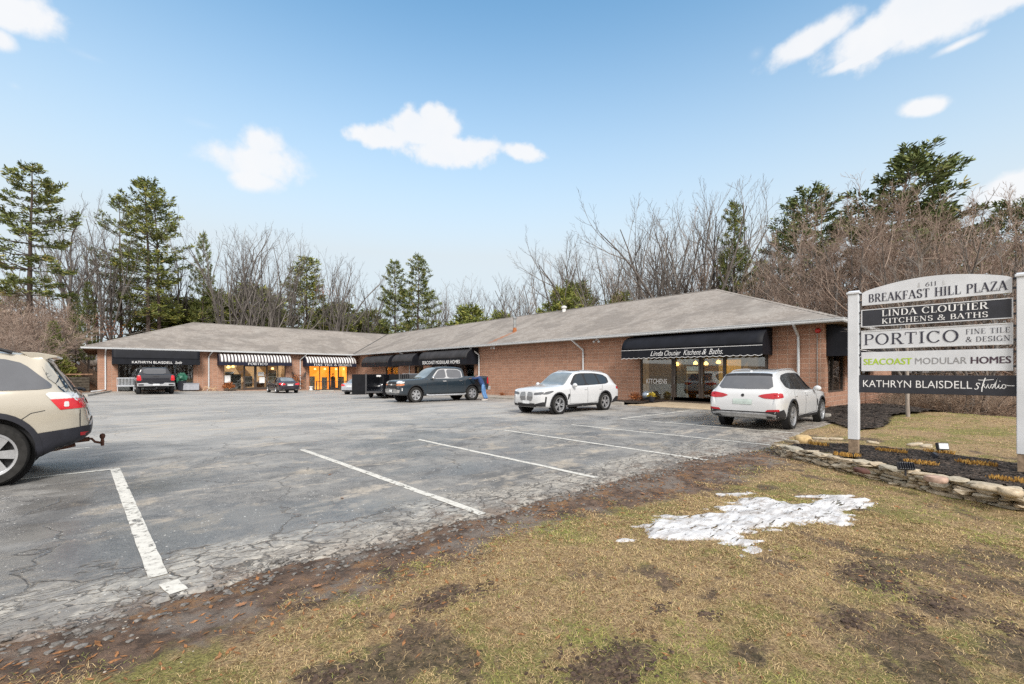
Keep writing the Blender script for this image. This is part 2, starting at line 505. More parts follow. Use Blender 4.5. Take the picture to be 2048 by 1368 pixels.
def mat_asphalt():
    t = NT("asphalt")
    c = t.coord()
    sep = t.N('ShaderNodeSeparateXYZ'); t.L(c, sep.inputs[0])
    X, Y = sep.outputs['X'], sep.outputs['Y']
    def warped(amount, sc, vec=None):
        n = t.N('ShaderNodeTexNoise'); t.L(c, n.inputs['Vector']); n.inputs['Scale'].default_value = sc; n.inputs['Detail'].default_value = 5
        k = t.N('ShaderNodeVectorMath'); k.operation = 'SCALE'; t.L(n.outputs['Color'], k.inputs[0]); k.inputs['Scale'].default_value = amount
        o = t.N('ShaderNodeVectorMath'); o.operation = 'ADD'; t.L(c, o.inputs[0]); t.L(k.outputs[0], o.inputs[1]); return o.outputs[0]
    fine = t.noise(c, 70, 4, .75)
    grain = t.voro(c, 150, 'F1', out='Color'); gs = t.N('ShaderNodeSeparateColor'); t.L(grain, gs.inputs[0])
    med = t.noise(c, 5.5, 7, .72)
    lo = t.noise(t.mapping(c, (1, 1, 1), loc=(5, 2, 0)), .9, 7, .66, .5)
    base = t.mix(t.ss(t.math('ADD', t.math('MULTIPLY', fine, .6), t.math('MULTIPLY', gs.outputs[0], .4)), .25, .75), (.070, .068, .066), (.290, .280, .268))
    base = t.mix(t.math('MULTIPLY', t.ss(med, .44, .62), .55), base, (.27, .258, .24))
    base = t.mix(t.math('MULTIPLY', t.ss(lo, .48, .60), .55), base, (.30, .285, .262))
    base = t.mix(t.math('MULTIPLY', t.ss(lo, .48, .37), .6), base, (.080, .077, .075))
    far = t.ss(t.math('ADD', Y, t.math('MULTIPLY', t.math('SUBTRACT', lo, .5), 9.0)), 6.5, 16)  # distant asphalt painted paler, in place of sky sheen at grazing angles
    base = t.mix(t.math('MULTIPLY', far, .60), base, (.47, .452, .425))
    # winter sand: tan streaks dragged by tyres, and blotches
    streak = t.noise(t.mapping(warped(.5, 1.1), (.45, 2.2, 1), (0, 0, R(12))), 1.0, 8, .68)
    sand = t.math('MULTIPLY', t.ss(streak, .52, .64), t.ss(med, .36, .60))
    base = t.mix(t.math('MULTIPLY', sand, .85), base, (.47, .41, .335))
    blot = t.math('MULTIPLY', t.ss(t.noise(t.mapping(warped(.4, 2.0), loc=(4, 7, 0)), 1.1, 6, .66), .57, .66), t.ss(fine, .3, .6))
    base = t.mix(t.math('MULTIPLY', blot, .65), base, (.50, .42, .32))
    # damp film
    big = t.noise(t.mapping(warped(.8, .8), (.30, .62, 1), (0, 0, R(-22))), 1.0, 6, .62)
    wet = t.math('MULTIPLY', t.ss(big, .47, .57), t.math('SUBTRACT', 1.0, t.math('MULTIPLY', far, .5)))
    base = t.mix(t.math('MULTIPLY', wet, .42), base, (.084, .081, .080))
    # broken edge: stretched plates of bare grey binder with gaps between
    e1 = t.math('ADD', Y, t.math('MULTIPLY', t.math('SUBTRACT', t.noise(c, .8, 5, .65), .5), 2.0))
    band = t.ss(e1, 5.15, 4.55)
    wv = warped(.42, 3.2)
    c1 = t.voro(t.mapping(wv, (.75, 2.0, 1), (0, 0, R(-5))), 3.6, 'DISTANCE_TO_EDGE')
    c2 = t.voro(t.mapping(wv, (1, 1.6, 1), loc=(3, 1, 0)), 8.5, 'DISTANCE_TO_EDGE')
    keep1 = t.ss(t.noise(c, 2.6, 4, .65), .28, .50); keep2 = t.ss(t.noise(t.mapping(c, loc=(8, 3, 0)), 1.5, 4, .65), .47, .60)
    cr = t.math('MAXIMUM', t.math('MULTIPLY', t.ss(c1, .050, .002), keep1), t.math('MULTIPLY', t.ss(c2, .07, .006), keep2))
    plate = t.mix(t.ss(t.noise(c, 9, 7, .75), .34, .68), (.24, .22, .195), (.55, .505, .435))
    plate = t.mix(t.math('MULTIPLY', t.ss(t.noise(c, 1.6, 5, .68), .47, .60), .7), plate, (.18, .165, .15))
    base = t.mix(t.math('MULTIPLY', band, .88), base, plate)
    crk = t.math('MULTIPLY', cr, band)
    # alligator patches and wandering cracks over the rest
    patch = t.ss(t.noise(t.mapping(c, loc=(1, 6, 0)), .35, 4, .6), .55, .63)
    c3 = t.voro(warped(.35, 3.0), 3.1, 'DISTANCE_TO_EDGE')
    crk = t.math('MAXIMUM', crk, t.math('MULTIPLY', t.math('MULTIPLY', t.ss(c3, .032, .004), patch), t.math('MULTIPLY', keep1, .75)))
    c4 = t.voro(warped(1.5, .9), .33, 'DISTANCE_TO_EDGE')
    crk = t.math('MAXIMUM', crk, t.math('MULTIPLY', t.ss(c4, .008, .001), t.math('MULTIPLY', t.ss(lo, .42, .5), .9)))
    rim = t.math('MULTIPLY', t.ss(t.math('ABSOLUTE', t.math('SUBTRACT', e1, 4.95)), .05, .008), t.ss(t.noise(c, 1.3, 4, .6), .44, .54))
    crk = t.math('MAXIMUM', crk, rim)
    base = t.mix(t.math('MULTIPLY', crk, t.math('ADD', .48, t.math('MULTIPLY', band, .42))), base, (.055, .047, .04))
    # mud washed over the rim
    mud = t.math('MULTIPLY', t.ss(e1, 4.55, 3.9), t.ss(t.noise(c, 3.4, 6, .7), .44, .60))
    base = t.mix(t.math('MULTIPLY', mud, .8), base, (.16, .115, .085))
    # grit and salt
    spk = t.math('MULTIPLY', t.ss(t.voro(c, 22, 'F1'), .15, .09), t.ss(t.noise(c, 3.5, 5, .7), .48, .58))
    spk2 = t.math('MULTIPLY', t.ss(t.voro(t.mapping(c, loc=(3.3, 1.7, 0)), 9, 'F1'), .11, .07), t.ss(t.noise(c, 1.5, 5, .65), .44, .54))
    base = t.mix(t.math('MULTIPLY', t.math('MAXIMUM', spk, spk2), .9), base, (.74, .72, .68))
    drk = t.math('MULTIPLY', t.ss(t.voro(t.mapping(c, loc=(9.3, 5.7, 0)), 5, 'F1'), .055, .03), .8)
    base = t.mix(drk, base, (.03, .028, .026))
    rough = t.math('SUBTRACT', .72, t.math('MULTIPLY', wet, .44))
    h = t.math('SUBTRACT', t.math('MULTIPLY', fine, t.math('SUBTRACT', .6, t.math('MULTIPLY', wet, .45))), t.math('MULTIPLY', crk, 2.4))
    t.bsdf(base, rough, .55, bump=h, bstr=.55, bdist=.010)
    MATS["asphalt"] = t.m


def mat_ground():
    t = NT("soil_and_turf")
    c = t.coord()
    sep = t.N('ShaderNodeSeparateXYZ'); t.L(c, sep.inputs[0])
    X, Y = sep.outputs['X'], sep.outputs['Y']
    med = t.noise(c, 5, 7, .72); fine = t.noise(c, 60, 5, .75); big = t.noise(c, .5, 5, .6); clump = t.noise(c, 15, 5, .7)
    dirt = t.mix(t.ss(med, .34, .66), (.060, .040, .030), (.215, .14, .098))
    dirt = t.mix(t.math('MULTIPLY', t.ss(t.noise(c, 1.6, 6, .68), .49, .60), .8), dirt, (.235, .20, .172))
    dirt = t.mix(t.math('MULTIPLY', t.ss(t.noise(t.mapping(c, loc=(7, 1, 0)), 2.4, 6, .7), .53, .62), .7), dirt, (.30, .165, .075))
    dirt = t.mix(t.math('MULTIPLY', t.ss(fine, .55, .75), .5), dirt, (.36, .29, .22))
    straw = t.mix(t.ss(fine, .30, .68), (.13, .076, .038), (.60, .435, .24))
    straw = t.mix(t.math('MULTIPLY', t.ss(clump, .5, .66), .55), straw, (.17, .10, .055))
    green = t.mix(t.ss(fine, .3, .7), (.075, .080, .022), (.30, .30, .075))
    grs = t.mix(t.math('MULTIPLY', t.ss(t.math('ADD', t.math('MULTIPLY', big, .5), t.math('MULTIPLY', t.noise(c, 2.2, 5, .68), .5)), .47, .56), .75), straw, green)
    soil = t.ss(t.math('ADD', t.attr('bare'), t.math('MULTIPLY', t.math('SUBTRACT', t.noise(c, 22, 6, .8), .5), 1.3)), .12, .42)
    grs = t.mix(t.math('MULTIPLY', soil, .85), grs, t.mix(t.ss(clump, .35, .65), (.045, .032, .025), (.195, .135, .095)))
    e = t.math('ADD', t.math('ADD', Y, t.math('MULTIPLY', t.ss(X, 3.5, 7.0), .55)), t.math('MULTIPLY', t.math('SUBTRACT', t.noise(c, 1.4, 7, .72), .5), 1.5))
    m = t.math('MULTIPLY', t.ss(e, 3.05, 3.35), t.ss(X, 12.5, 10.5))
    col = t.mix(m, grs, dirt)
    leaf = t.math('MAXIMUM', t.ss(Y, 46, 50), t.ss(X, 23.5, 25.5))
    col = t.mix(leaf, col, t.mix(t.ss(med, .3, .7), (.14, .075, .04), (.30, .19, .12)))
    spk = t.math('MULTIPLY', t.ss(t.voro(c, 24, 'F1'), .12, .07), t.ss(t.noise(c, 3, 3, .6), .56, .6))
    col = t.mix(t.math('MULTIPLY', spk, .7), col, (.48, .42, .35))
    h = t.math('ADD', t.math('MULTIPLY', fine, .6), t.math('ADD', t.math('MULTIPLY', med, 1.2), t.math('MULTIPLY', clump, .8)))
    t.bsdf(col, t.math('SUBTRACT', .95, t.math('MULTIPLY', m, .2)), .3, bump=h, bstr=1.0, bdist=.03)
    MATS["soil_and_turf"] = t.m


def mat_mulch():
    t = NT("mulch")
    c = t.coord()
    n = t.math('ADD', t.math('MULTIPLY', t.noise(t.mapping(c, (1, 2.5, 1), (0, 0, .7)), 16, 6, .8), .6), t.math('MULTIPLY', t.noise(c, 5, 6, .75), .4))
    col = t.mix(t.ss(n, .44, .66), (.016, .013, .012), (.17, .135, .11))
    t.bsdf(col, .95, .25, bump=t.math('ADD', n, t.math('MULTIPLY', t.voro(c, 30, 'F1'), .8)), bstr=1.0, bdist=.04)
    MATS["mulch"] = t.m


def mat_concrete():
    t = NT("concrete")
    c = t.coord()
    n = t.noise(c, 1.5, 6, .65); f = t.noise(c, 40, 3, .7)
    col = t.mix(t.ss(n, .3, .7), (.30, .275, .24), (.44, .41, .37))
    t.bsdf(t.mix(t.math('MULTIPLY', t.ss(f, .4, .7), .25), col, (.2, .18, .16)), .9, .3, bump=f, bstr=.25, bdist=.01)
    MATS["concrete"] = t.m


def mat_line():
    t = NT("line_paint")
    c = t.coord()
    n = t.noise(c, 14, 6, .72); b = t.noise(c, 2.2, 4, .6)
    wear = t.math('ADD', n, t.math('MULTIPLY', b, .5))
    keep = t.ss(wear, .93, .80)
    p = t.N('ShaderNodeBsdfPrincipled')
    t.L(t.mix(t.ss(n, .4, .75), (.66, .64, .585), (.40, .38, .345)), p.inputs['Base Color']); p.inputs['Roughness'].default_value = .7
    tr = t.N('ShaderNodeBsdfTransparent'); mx = t.N('ShaderNodeMixShader')
    t.L(keep, mx.inputs[0]); t.L(tr.outputs[0], mx.inputs[1]); t.L(p.outputs[0], mx.inputs[2])
    t.L(mx.outputs[0], t.out.inputs['Surface'])
    MATS["line_paint"] = t.m


for fn in (mat_asphalt, mat_ground, mat_mulch, mat_concrete, mat_line): fn()


def spaced(*segs):
    out = []
    for a, b, st in segs:
        n = max(1, round((b - a) / st)); out += [a + (b - a) * i / n for i in range(n)]
    return out + [segs[-1][1]]


def inside_lot(x, y):
    return -45 < x < 20.2 and lot_edge(x) + .25 < y < 51 and not (x > 18.6 + .6 * nz2(0, y, .5) and y < 5.2)


BED = [(8.10, -1.6), (8.0, -.1), (8.35, .75), (8.9, 1.65), (9.55, 2.55), (10.0, 2.98), (10.45, 2.95), (10.6, 2.3), (10.55, 1.5), (10.3, .8), (10.25, -.2), (10.3, -1.6)]


def in_poly(x, y, P):
    c = False; n = len(P)
    for i in range(n):
        x1, y1 = P[i]; x2, y2 = P[(i + 1) % n]
        if (y1 > y) != (y2 > y) and x < (x2 - x1) * (y - y1) / (y2 - y1) + x1: c = not c
    return c


def grid_mesh(xs, ys, zf, keep=None):
    mb = MB(); idx = {}
    for j, y in enumerate(ys):
        for i, x in enumerate(xs):
            idx[i, j] = len(mb.v); mb.v.append((x, y, zf(x, y)))
    for j in range(len(ys) - 1):
        for i in range(len(xs) - 1):
            if keep is None or keep((xs[i] + xs[i + 1]) / 2, (ys[j] + ys[j + 1]) / 2):
                mb.f.append((idx[i, j], idx[i + 1, j], idx[i + 1, j + 1], idx[i, j + 1]))
    return mb


def ground_surface(x, y):
    z = ground_z(x, y)
    if -47 < x < 23 and y > lot_edge(x) - .3:
        d = y - lot_edge(x)
        k = sstep(-.02, .35, d) * sstep(53, 51.2, y) * sstep(21.5, 20.5, x)
        z -= .07 * k
        if d < .3: z += .012 * nz2(x, y, 6, 4) + .02 * nz2(x, y, 2.3, 9)
    elif y < 4: z += .018 * nz2(x, y, 3.1, 2) + .012 * nz2(x, y, 9, 2)
    return z


gx = spaced((-420, -60, 24), (-60, -8, 2.6), (-8, -1, .35), (-1, 9, .09), (9, 14, .16), (14, 36, .5), (36, 90, 5), (90, 420, 30))
gy = spaced((-160, -20, 14), (-20, -3, 1.2), (-3, 4.6, .09), (4.6, 8, .4), (8, 50, 2), (50, 90, 1.5), (90, 480, 30))
g = grid_mesh(gx, gy, ground_surface).build("ground", "soil_and_turf", smooth=True, angle=80)
tag(g, kind="structure")
ba = g.data.attributes.new("bare", 'FLOAT', 'POINT')
ba.data.foreach_set("value", np.array([bare(v.co.x, v.co.y) if -2 < v.co.x < 14 and -4 < v.co.y < 5 else (.4 * nz2(v.co.x, v.co.y, 1.1, 11)) for v in g.data.vertices], dtype=np.float32))

# the lot: a sheet whose front rim is the broken asphalt edge, 12 mm thick at the rim
lx = spaced((-45, -3, 1.4), (-3, 13, .07), (13, 20.4, .2))
tv = [0, .0015, .004, .008, .014, .022, .035, .055, .08, .12, .17, .24, .33, .45, .6, .8, 1.0]
mb = MB(); W_ = len(lx)
for t_ in tv:
    for x in lx:
        e = lot_edge(x) + .035 * nz2(x, 0, 11, 2.0)
        if x > 18.3: e += (x - 18.3) * .9                       # the lot's rounded right corner by the mulch bed
        y = e + (51.3 - e) * t_
        z = lot_z(x, y) + (.010 if t_ > .0005 else -.02) + .006 * nz2(x, y, 1.7, 6) * (1 if y < 9 else 0)
        mb.v.append((x, y, z))
for j in range(len(tv) - 1):
    for i in range(W_ - 1):
        mb.f.append((j * W_ + i, j * W_ + i + 1, (j + 1) * W_ + i + 1, (j + 1) * W_ + i))
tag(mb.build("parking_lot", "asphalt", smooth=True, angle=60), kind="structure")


def lot_surf(x, y): return lot_z(x, y) + .010 + .006 * nz2(x, y, 1.7, 6) * (1 if y < 9 else 0)


def line_strip(p, q, w, n=40, wob=.006):
    p, q = Vector(p), Vector(q); d = (q - p); l = d.length; d.normalize(); s = Vector((-d.y, d.x))
    mb = MB()
    for i in range(n + 1):
        c = p + d * (l * i / n)
        for k, sg in enumerate((-1, 0, 1)):
            e = c + s * (sg * w / 2 + wob * noise.noise(Vector((c.x * 5, c.y * 5, sg * 9))) * abs(sg))
            mb.v.append((e.x, e.y, lot_surf(e.x, e.y) + .005))
    for i in range(n):
        a = i * 3
        mb.f += [(a, a + 1, a + 4, a + 3), (a + 1, a + 2, a + 5, a + 4)]
    tag(mb.build("parking_line", "line_paint"), kind="structure")


def g2(px, py): v = on_ground(px, py); return (v.x, v.y)


line_strip((.12, 10.06), (.31, 4.52), .125, 60)
line_strip((.36, 4.34), (.40, 4.10), .12, 8, .02)
line_strip((3.06, 9.98), (3.19, 4.03), .11, 50)
line_strip((5.62, 9.6), (5.60, 4.25), .105, 50)
line_strip((8.33, 9.56), (8.25, 3.75), .105, 50)
line_strip((10.75, 9.15), (11.0, 3.6), .105, 50)
line_strip((13.42, 9.1), (13.65, 3.85), .105, 40)
line_strip((13.42, 9.16), (18.6, 9.22), .105, 40)
line_strip((-5.4, 9.98), (.18, 10.06), .11, 40)
line_strip((-5.4, 13.2), (-.25, 13.28), .11, 30)
line_strip((10.3, 13.05), (19.2, 12.1), .105, 40)
line_strip(g2(945, 813), g2(1024, 809), .10, 20)
line_strip((2.4, 47.6), (1.2, 50.4), .10, 8)
line_strip((6.6, 45.6), (6.4, 50), .10, 8)
line_strip((10.2, 45.6), (9.4, 50), .10, 8)

# walks and kerbs along the shopfronts
mb = MB()
ys = spaced((15.2, 51.2, 2.0))
for i in range(len(ys) - 1):
    y0, y1 = ys[i] + .006, ys[i + 1] - .006
    z0, z1 = lot_z(21, y0), lot_z(21, y1)
    mb.add([(19.75, y0, z0 - .2), (22.05, y0, z0 - .2), (22.05, y1, z1 - .2), (19.75, y1, z1 - .2),
            (19.75, y0, z0 + .11), (22.05, y0, z0 + .12), (22.05, y1, z1 + .12), (19.75, y1, z1 + .11)],
           [(3, 2, 1, 0), (4, 5, 6, 7), (0, 1, 5, 4), (1, 2, 6, 5), (2, 3, 7, 6), (3, 0, 4, 7)])
xs_ = spaced((-.6, 19.7, 2.0))
for i in range(len(xs_) - 1):
    x0, x1 = xs_[i] + .006, xs_[i + 1] - .006
    z0, z1 = lot_z(x0, 51), lot_z(x1, 51)
    mb.add([(x0, 50.7, z0 - .2), (x1, 50.7, z1 - .2), (x1, 51.66, z1 - .2), (x0, 51.66, z0 - .2),
            (x0, 50.7, z0 + .05), (x1, 50.7, z1 + .05), (x1, 51.66, z1 + .06), (x0, 51.66, z0 + .06)],
           [(3, 2, 1, 0), (4, 5, 6, 7), (0, 1, 5, 4), (1, 2, 6, 5), (2, 3, 7, 6), (3, 0, 4, 7)])
tag(mb.build("sidewalk", "concrete", bevel=.012), kind="structure")

t = NT("ramp_concrete"); c_ = t.coord(); n_ = t.noise(c_, 3, 6, .65)
t.bsdf(t.mix(t.ss(n_, .3, .7), (.40, .31, .21), (.52, .42, .30)), .9, .3, bump=t.noise(c_, 50, 3, .6), bstr=.2, bdist=.01); MATS["ramp_concrete"] = t.m
mb = MB()
mb.add([(22.02, 12.15, -.2), (22.02, 9.2, -.2), (19.6, 8.6, -.2), (19.6, 13.0, -.2),
        (22.02, 12.15, .11), (22.02, 9.2, .11), (19.6, 8.6, .022), (19.6, 13.0, .022)],
       [(0, 1, 2, 3), (7, 6, 5, 4), (4, 5, 1, 0), (5, 6, 2, 1), (6, 7, 3, 2), (7, 4, 0, 3)])
tag(mb.build("entrance_walk", "ramp_concrete"), kind="structure")
mb = MB()
mb.bx(19.62, 19.8, 13.3, 15.15, -.1, .13); mb.bx(19.62, 19.8, 5.4, 8.5, -.1, .12)
tag(mb.build("kerb", "concrete", bevel=.02), kind="structure")


# mulch strip by the wall, mulch apron round the corner, the raised bed
def poly_sheet(name, P, zf, mat, step=.12, kind="structure", wob=.05):
    xs = [p[0] for p in P]; ys = [p[1] for p in P]
    gx_ = spaced((min(xs) - .1, max(xs) + .1, step)); gy_ = spaced((min(ys) - .1, max(ys) + .1, step))
    keep = lambda x, y: in_poly(x + wob * nz2(x, y, 3, 1), y + wob * nz2(x, y, 3, 7), P)
    mb = grid_mesh(gx_, gy_, zf, keep)
    used = sorted({i for f in mb.f for i in f}); mp = {o: n for n, o in enumerate(used)}
    mb.v = [mb.v[i] for i in used]; mb.f = [tuple(mp[i] for i in f) for f in mb.f]
    return tag(mb.build(name, mat, smooth=True, angle=80), kind=kind)


BED_Z = .27
bedz = lambda x, y: BED_Z + .035 * nz2(x, y, 1.1, 3) + .012 * nz2(x, y, 6, 4) - .10 * sstep(1.9, 2.9, y)
poly_sheet("mulch_bed", BED, bedz, "mulch", .06)
APRON = [(18.9, 4.6), (22.1, 5.1), (26, 5.0), (26.5, 3.2), (24.0, 1.75), (21.5, 2.2), (20.2, 2.75), (17.0, 2.4), (15.6, 2.35), (14.8, 2.75), (16.5, 3.5), (17.9, 4.1)]
apz = lambda x, y: ground_z(x, y) + .05 + .26 * sstep(3.4, 0, math.hypot((x - 22.8) * .8, (y - 3.7) * 1.5)) + .02 * nz2(x, y, 9, 4)
poly_sheet("mulch_apron", APRON, apz, "mulch", .12, wob=.14)
STRIP = [(19.85, 12.6), (22, 12.2), (22, 22), (21.2, 22), (20.9, 15.2), (19.85, 15.2)]
poly_sheet("mulch_strip", STRIP, lambda x, y: lot_z(x, y) + .13 + .03 * nz2(x, y, 5, 4), "mulch", .12)
poly_sheet("mulch_strip", [(19.85, 5.2), (22, 5.1), (22, 9.15), (19.85, 8.65)], lambda x, y: .12 + .03 * nz2(x, y, 5, 4), "mulch", .12)

# loose bark chips on the mulch
rs_ = random.Random(4); chv = MB()
for P_, zf_, n_c, sc_ in ((BED, bedz, 5200, 1.0), (APRON, apz, 3600, 2.0)):
    xs_c = [p[0] for p in P_]; ys_c = [p[1] for p in P_]; k_ = 0
    while k_ < n_c:
        x, y = rs_.uniform(min(xs_c), max(xs_c)), rs_.uniform(max(min(ys_c), -1.2), max(ys_c))
        k_ += 1
        if not in_poly(x, y, P_): continue
        l_ = rs_.uniform(.010, .030) * sc_; a_c = rs_.uniform(0, 6.283); p = Vector((x, y, zf_(x, y) + .006 * sc_)); u = Vector((math.cos(a_c), math.sin(a_c), rs_.uniform(-.25, .35))) * l_
        w = Vector((-math.sin(a_c), math.cos(a_c), rs_.uniform(-.5, .5))) * l_ * rs_.uniform(.2, .45); b_c = len(chv.v)
        chv.v += [tuple(p - u - w), tuple(p + u - w * .6), tuple(p + u * .9 + w), tuple(p - u + w * .8)]; chv.f.append((b_c, b_c + 1, b_c + 2, b_c + 3))
tag(chv.build("mulch_chips", simple("bark_chip", (.075, .058, .048), .95, .2, var=.8, scale=22)), kind="stuff")

# old snow
t = NT("old_snow"); c_ = t.coord()
sv = t.mapping(c_, (1.6, 7.5, 1), (0, 0, R(36)))
n_ = t.noise(sv, 1.6, 8, .70); g_ = t.noise(c_, 40, 5, .75)
colS = t.mix(t.ss(n_, .40, .66), (.70, .70, .71), (.42, .40, .39))
colS = t.mix(t.math('MULTIPLY', t.ss(t.noise(c_, 9, 8, .78), .50, .66), .75), colS, (.22, .175, .14))
hole = t.math('MULTIPLY', t.ss(t.noise(t.mapping(c_, (2.2, 11, 1), (0, 0, R(36)), (3, 1, 0)), 1.5, 8, .74), .55, .60), t.ss(t.noise(c_, 3, 4, .6), .36, .50))
p_ = t.bsdf(colS, .65, .4, bump=t.math('ADD', t.math('MULTIPLY', n_, 1.4), t.math('MULTIPLY', g_, .5)), bstr=.45, bdist=.02)
tr_n = t.N('ShaderNodeBsdfTransparent'); mx_n = t.N('ShaderNodeMixShader')
t.L(hole, mx_n.inputs[0]); t.L(p_.outputs[0], mx_n.inputs[1]); t.L(tr_n.outputs[0], mx_n.inputs[2]); t.L(mx_n.outputs[0], t.out.inputs['Surface'])
MATS["old_snow"] = t.m


def snow_patch(name, P, thick, kind, seed=0, step=.024):
    P = [(on_ground(x, y).x, on_ground(x, y).y) for x, y in P]
    xs = [p[0] for p in P]; ys = [p[1] for p in P]
    gx_ = spaced((min(xs) - .1, max(xs) + .1, step)); gy_ = spaced((min(ys) - .1, max(ys) + .1, step))
    def dist(x, y):
        d = 9
        for i in range(len(P)):
            a = Vector(P[i]); b = Vector(P[(i + 1) % len(P)]); ab = b - a
            k = clamp((Vector((x, y)) - a).dot(ab) / max(ab.dot(ab), 1e-9))
            d = min(d, (a + ab * k - Vector((x, y))).length)
        return d if in_poly(x, y, P) else -d
    def f(x, y):
        u, v = x * .80 - y * .60, x * .60 + y * .80
        return dist(x, y) + .20 * noise.noise(Vector((u * 1.3, v * 8, seed))) + .08 * noise.noise(Vector((u * 4, v * 13, seed + 3))) + .03 * noise.noise(Vector((u * 14, v * 30, seed + 5))) - .015
    F = {}
    zf = lambda x, y: ground_surface(x, y) - .02 + (thick + .02) * min(1, max(0, F.setdefault((x, y), f(x, y)) + .03) / .26) ** .7 + .010 * nz2(x, y, 8, 3)
    mb = grid_mesh(gx_, gy_, zf)
    keepv = [F[(v[0], v[1])] > -.02 for v in mb.v]
    mb.f = [q for q in mb.f if sum(keepv[i] for i in q) >= 3]
    used = sorted({i for q in mb.f for i in q}); mp = {o: n for n, o in enumerate(used)}
    mb.v = [mb.v[i] for i in used]; mb.f = [tuple(mp[i] for i in q) for q in mb.f]
    return tag(mb.build(name, "old_snow", smooth=True, angle=70), kind=kind)


snow_patch("snow", [(1265, 1058), (1330, 1028), (1425, 1020), (1440, 1002), (1500, 990), (1580, 1000), (1640, 984), (1700, 986), (1778, 1014), (1712, 1022),
                    (1728, 1060), (1650, 1052), (1560, 1062), (1520, 1076), (1533, 1112), (1490, 1118), (1470, 1095), (1390, 1086), (1330, 1084)], .020, "stuff", 1)
snow_patch("snow", [(1424, 988), (1470, 981), (1520, 979), (1515, 990), (1450, 992)], .03, "stuff", 4)
for i, P in enumerate([[(1304, 1112), (1330, 1110), (1345, 1124), (1310, 1124)], [(1380, 1092), (1400, 1094), (1416, 1110), (1385, 1106)],
                       [(1476, 1104), (1500, 1110), (1500, 1126), (1478, 1120)], [(1238, 1074), (1270, 1078), (1276, 1086), (1244, 1084)]]):
    snow_patch("snow", P, .03, "stuff", 9 + i, .02)

# ------------------------------------------------------------------ short matted winter grass (real blades)
t = NT("grass_blades")
a_ = t.attr("tint")
t.bsdf(t.mix(t.ss(a_, .5, .62), t.mix(t.ss(a_, 0.0, .5), (.15, .084, .037), (.68, .505, .265)), t.mix(t.ss(a_, .62, 1.0), (.44, .39, .12), (.20, .26, .055))), .8, .25)
MATS["grass_blades"] = t.m


def grass_density(x, y):
    e = y + .55 * sstep(3.5, 7.0, x) + .55 * nz2(x, y, 1.2, 4) + .35 * nz2(x, y, 4.0, 4)
    k = sstep(3.55, 2.85, e)
    if x > 9: k = max(k, sstep(9, 11.5, x) * sstep(3.9, 3.4, y))
    k *= 1 - .86 * sstep(.08, .42, bare(x, y))
    return k


def grass_field(n, x0, x1, y0, y1, smin, seed, hscale=1.0):
    rs = np.random.RandomState(seed)
    P, T = [], []
    xs = rs.uniform(x0, x1, n); ys = rs.uniform(y0, y1, n); rr = rs.uniform(0, 1, (n, 7))
    for i in range(n):
        x, y = xs[i], ys[i]
        d = .6704 * x + .742 * y; l = .742 * x - .6704 * y
        if d < 1.6 or abs(l) > d * 1.2 + .4: continue
        if in_poly(x, y, BED) or in_poly(x, y, APRON): continue
        if rr[i, 0] > grass_density(x, y): continue
        z = ground_surface(x, y) - .004
        g_ = nz2(x, y, .7, 30) + .7 * nz2(x, y, 2.6, 31) + .25 * sstep(2.6, .8, y) * sstep(4.2, 2.5, x) + .5 * sstep(13, 17, x)
        green = .07 + sstep(.12, .6, g_) * .58
        tint = (.62 + .38 * rr[i, 2]) if rr[i, 1] < green else .5 * rr[i, 2] ** (1.1 - .6 * nz2(x, y, 1.9, 44))
        h = (.007 + .016 * rr[i, 3] ** 2) * hscale; a = rr[i, 4] * 6.283 + 1.5 * nz2(x, y, 5, 40)
        lean = 1.0 + 3.2 * rr[i, 5]
        w = max(smin, .0006 * d) * (.5 + .8 * rr[i, 6])
        dx, dy = math.cos(a), math.sin(a)
        P.append((x, y, z, dx, dy, h, lean, w)); T.append(tint)
    P = np.array(P); T = np.array(T); m = len(P)
    x, y, z, dx, dy, h, le, w = P.T
    sx, sy = -dy * w, dx * w
    V = np.empty((m, 5, 3))
    V[:, 0] = np.stack([x + sx, y + sy, z], 1); V[:, 1] = np.stack([x - sx, y - sy, z], 1)
    mx, my, mz = x + dx * h * le * .4, y + dy * h * le * .4, z + h * .62
    V[:, 2] = np.stack([mx - sx * .7, my - sy * .7, mz], 1); V[:, 3] = np.stack([mx + sx * .7, my + sy * .7, mz], 1)
    V[:, 4] = np.stack([x + dx * h * le, y + dy * h * le, z + h * np.where(le > 1.4, .55, .95)], 1)
    me = bpy.data.meshes.new("grass")
    me.vertices.add(m * 5); me.vertices.foreach_set("co", V.reshape(-1))
    base = np.arange(m)[:, None] * 5
    loops = np.concatenate([base + np.array([0, 1, 2, 3]), base + np.array([3, 2, 4])], 1).reshape(-1)
    me.loops.add(len(loops)); me.loops.foreach_set("vertex_index", loops.astype(np.int32))
    me.polygons.add(m * 2)
    st = (np.arange(m)[:, None] * 7 + np.array([0, 4])).reshape(-1); me.polygons.foreach_set("loop_start", st.astype(np.int32))
    me.update(calc_edges=True)
    at = me.attributes.new("tint", 'FLOAT', 'POINT'); at.data.foreach_set("value", np.repeat(T, 5).astype(np.float32))
    me.materials.append(MATS["grass_blades"])
    return tag(link("grass", me), kind="stuff")


grass_field(480000, -.5, 6.5, -2.6, 3.8, .0014, 1)
grass_field(90000, 4.5, 11, -2.6, 4.0, .003, 2, 1.1)
grass_field(60000, 10, 25, -4, 4.0, .006, 3, 1.0)

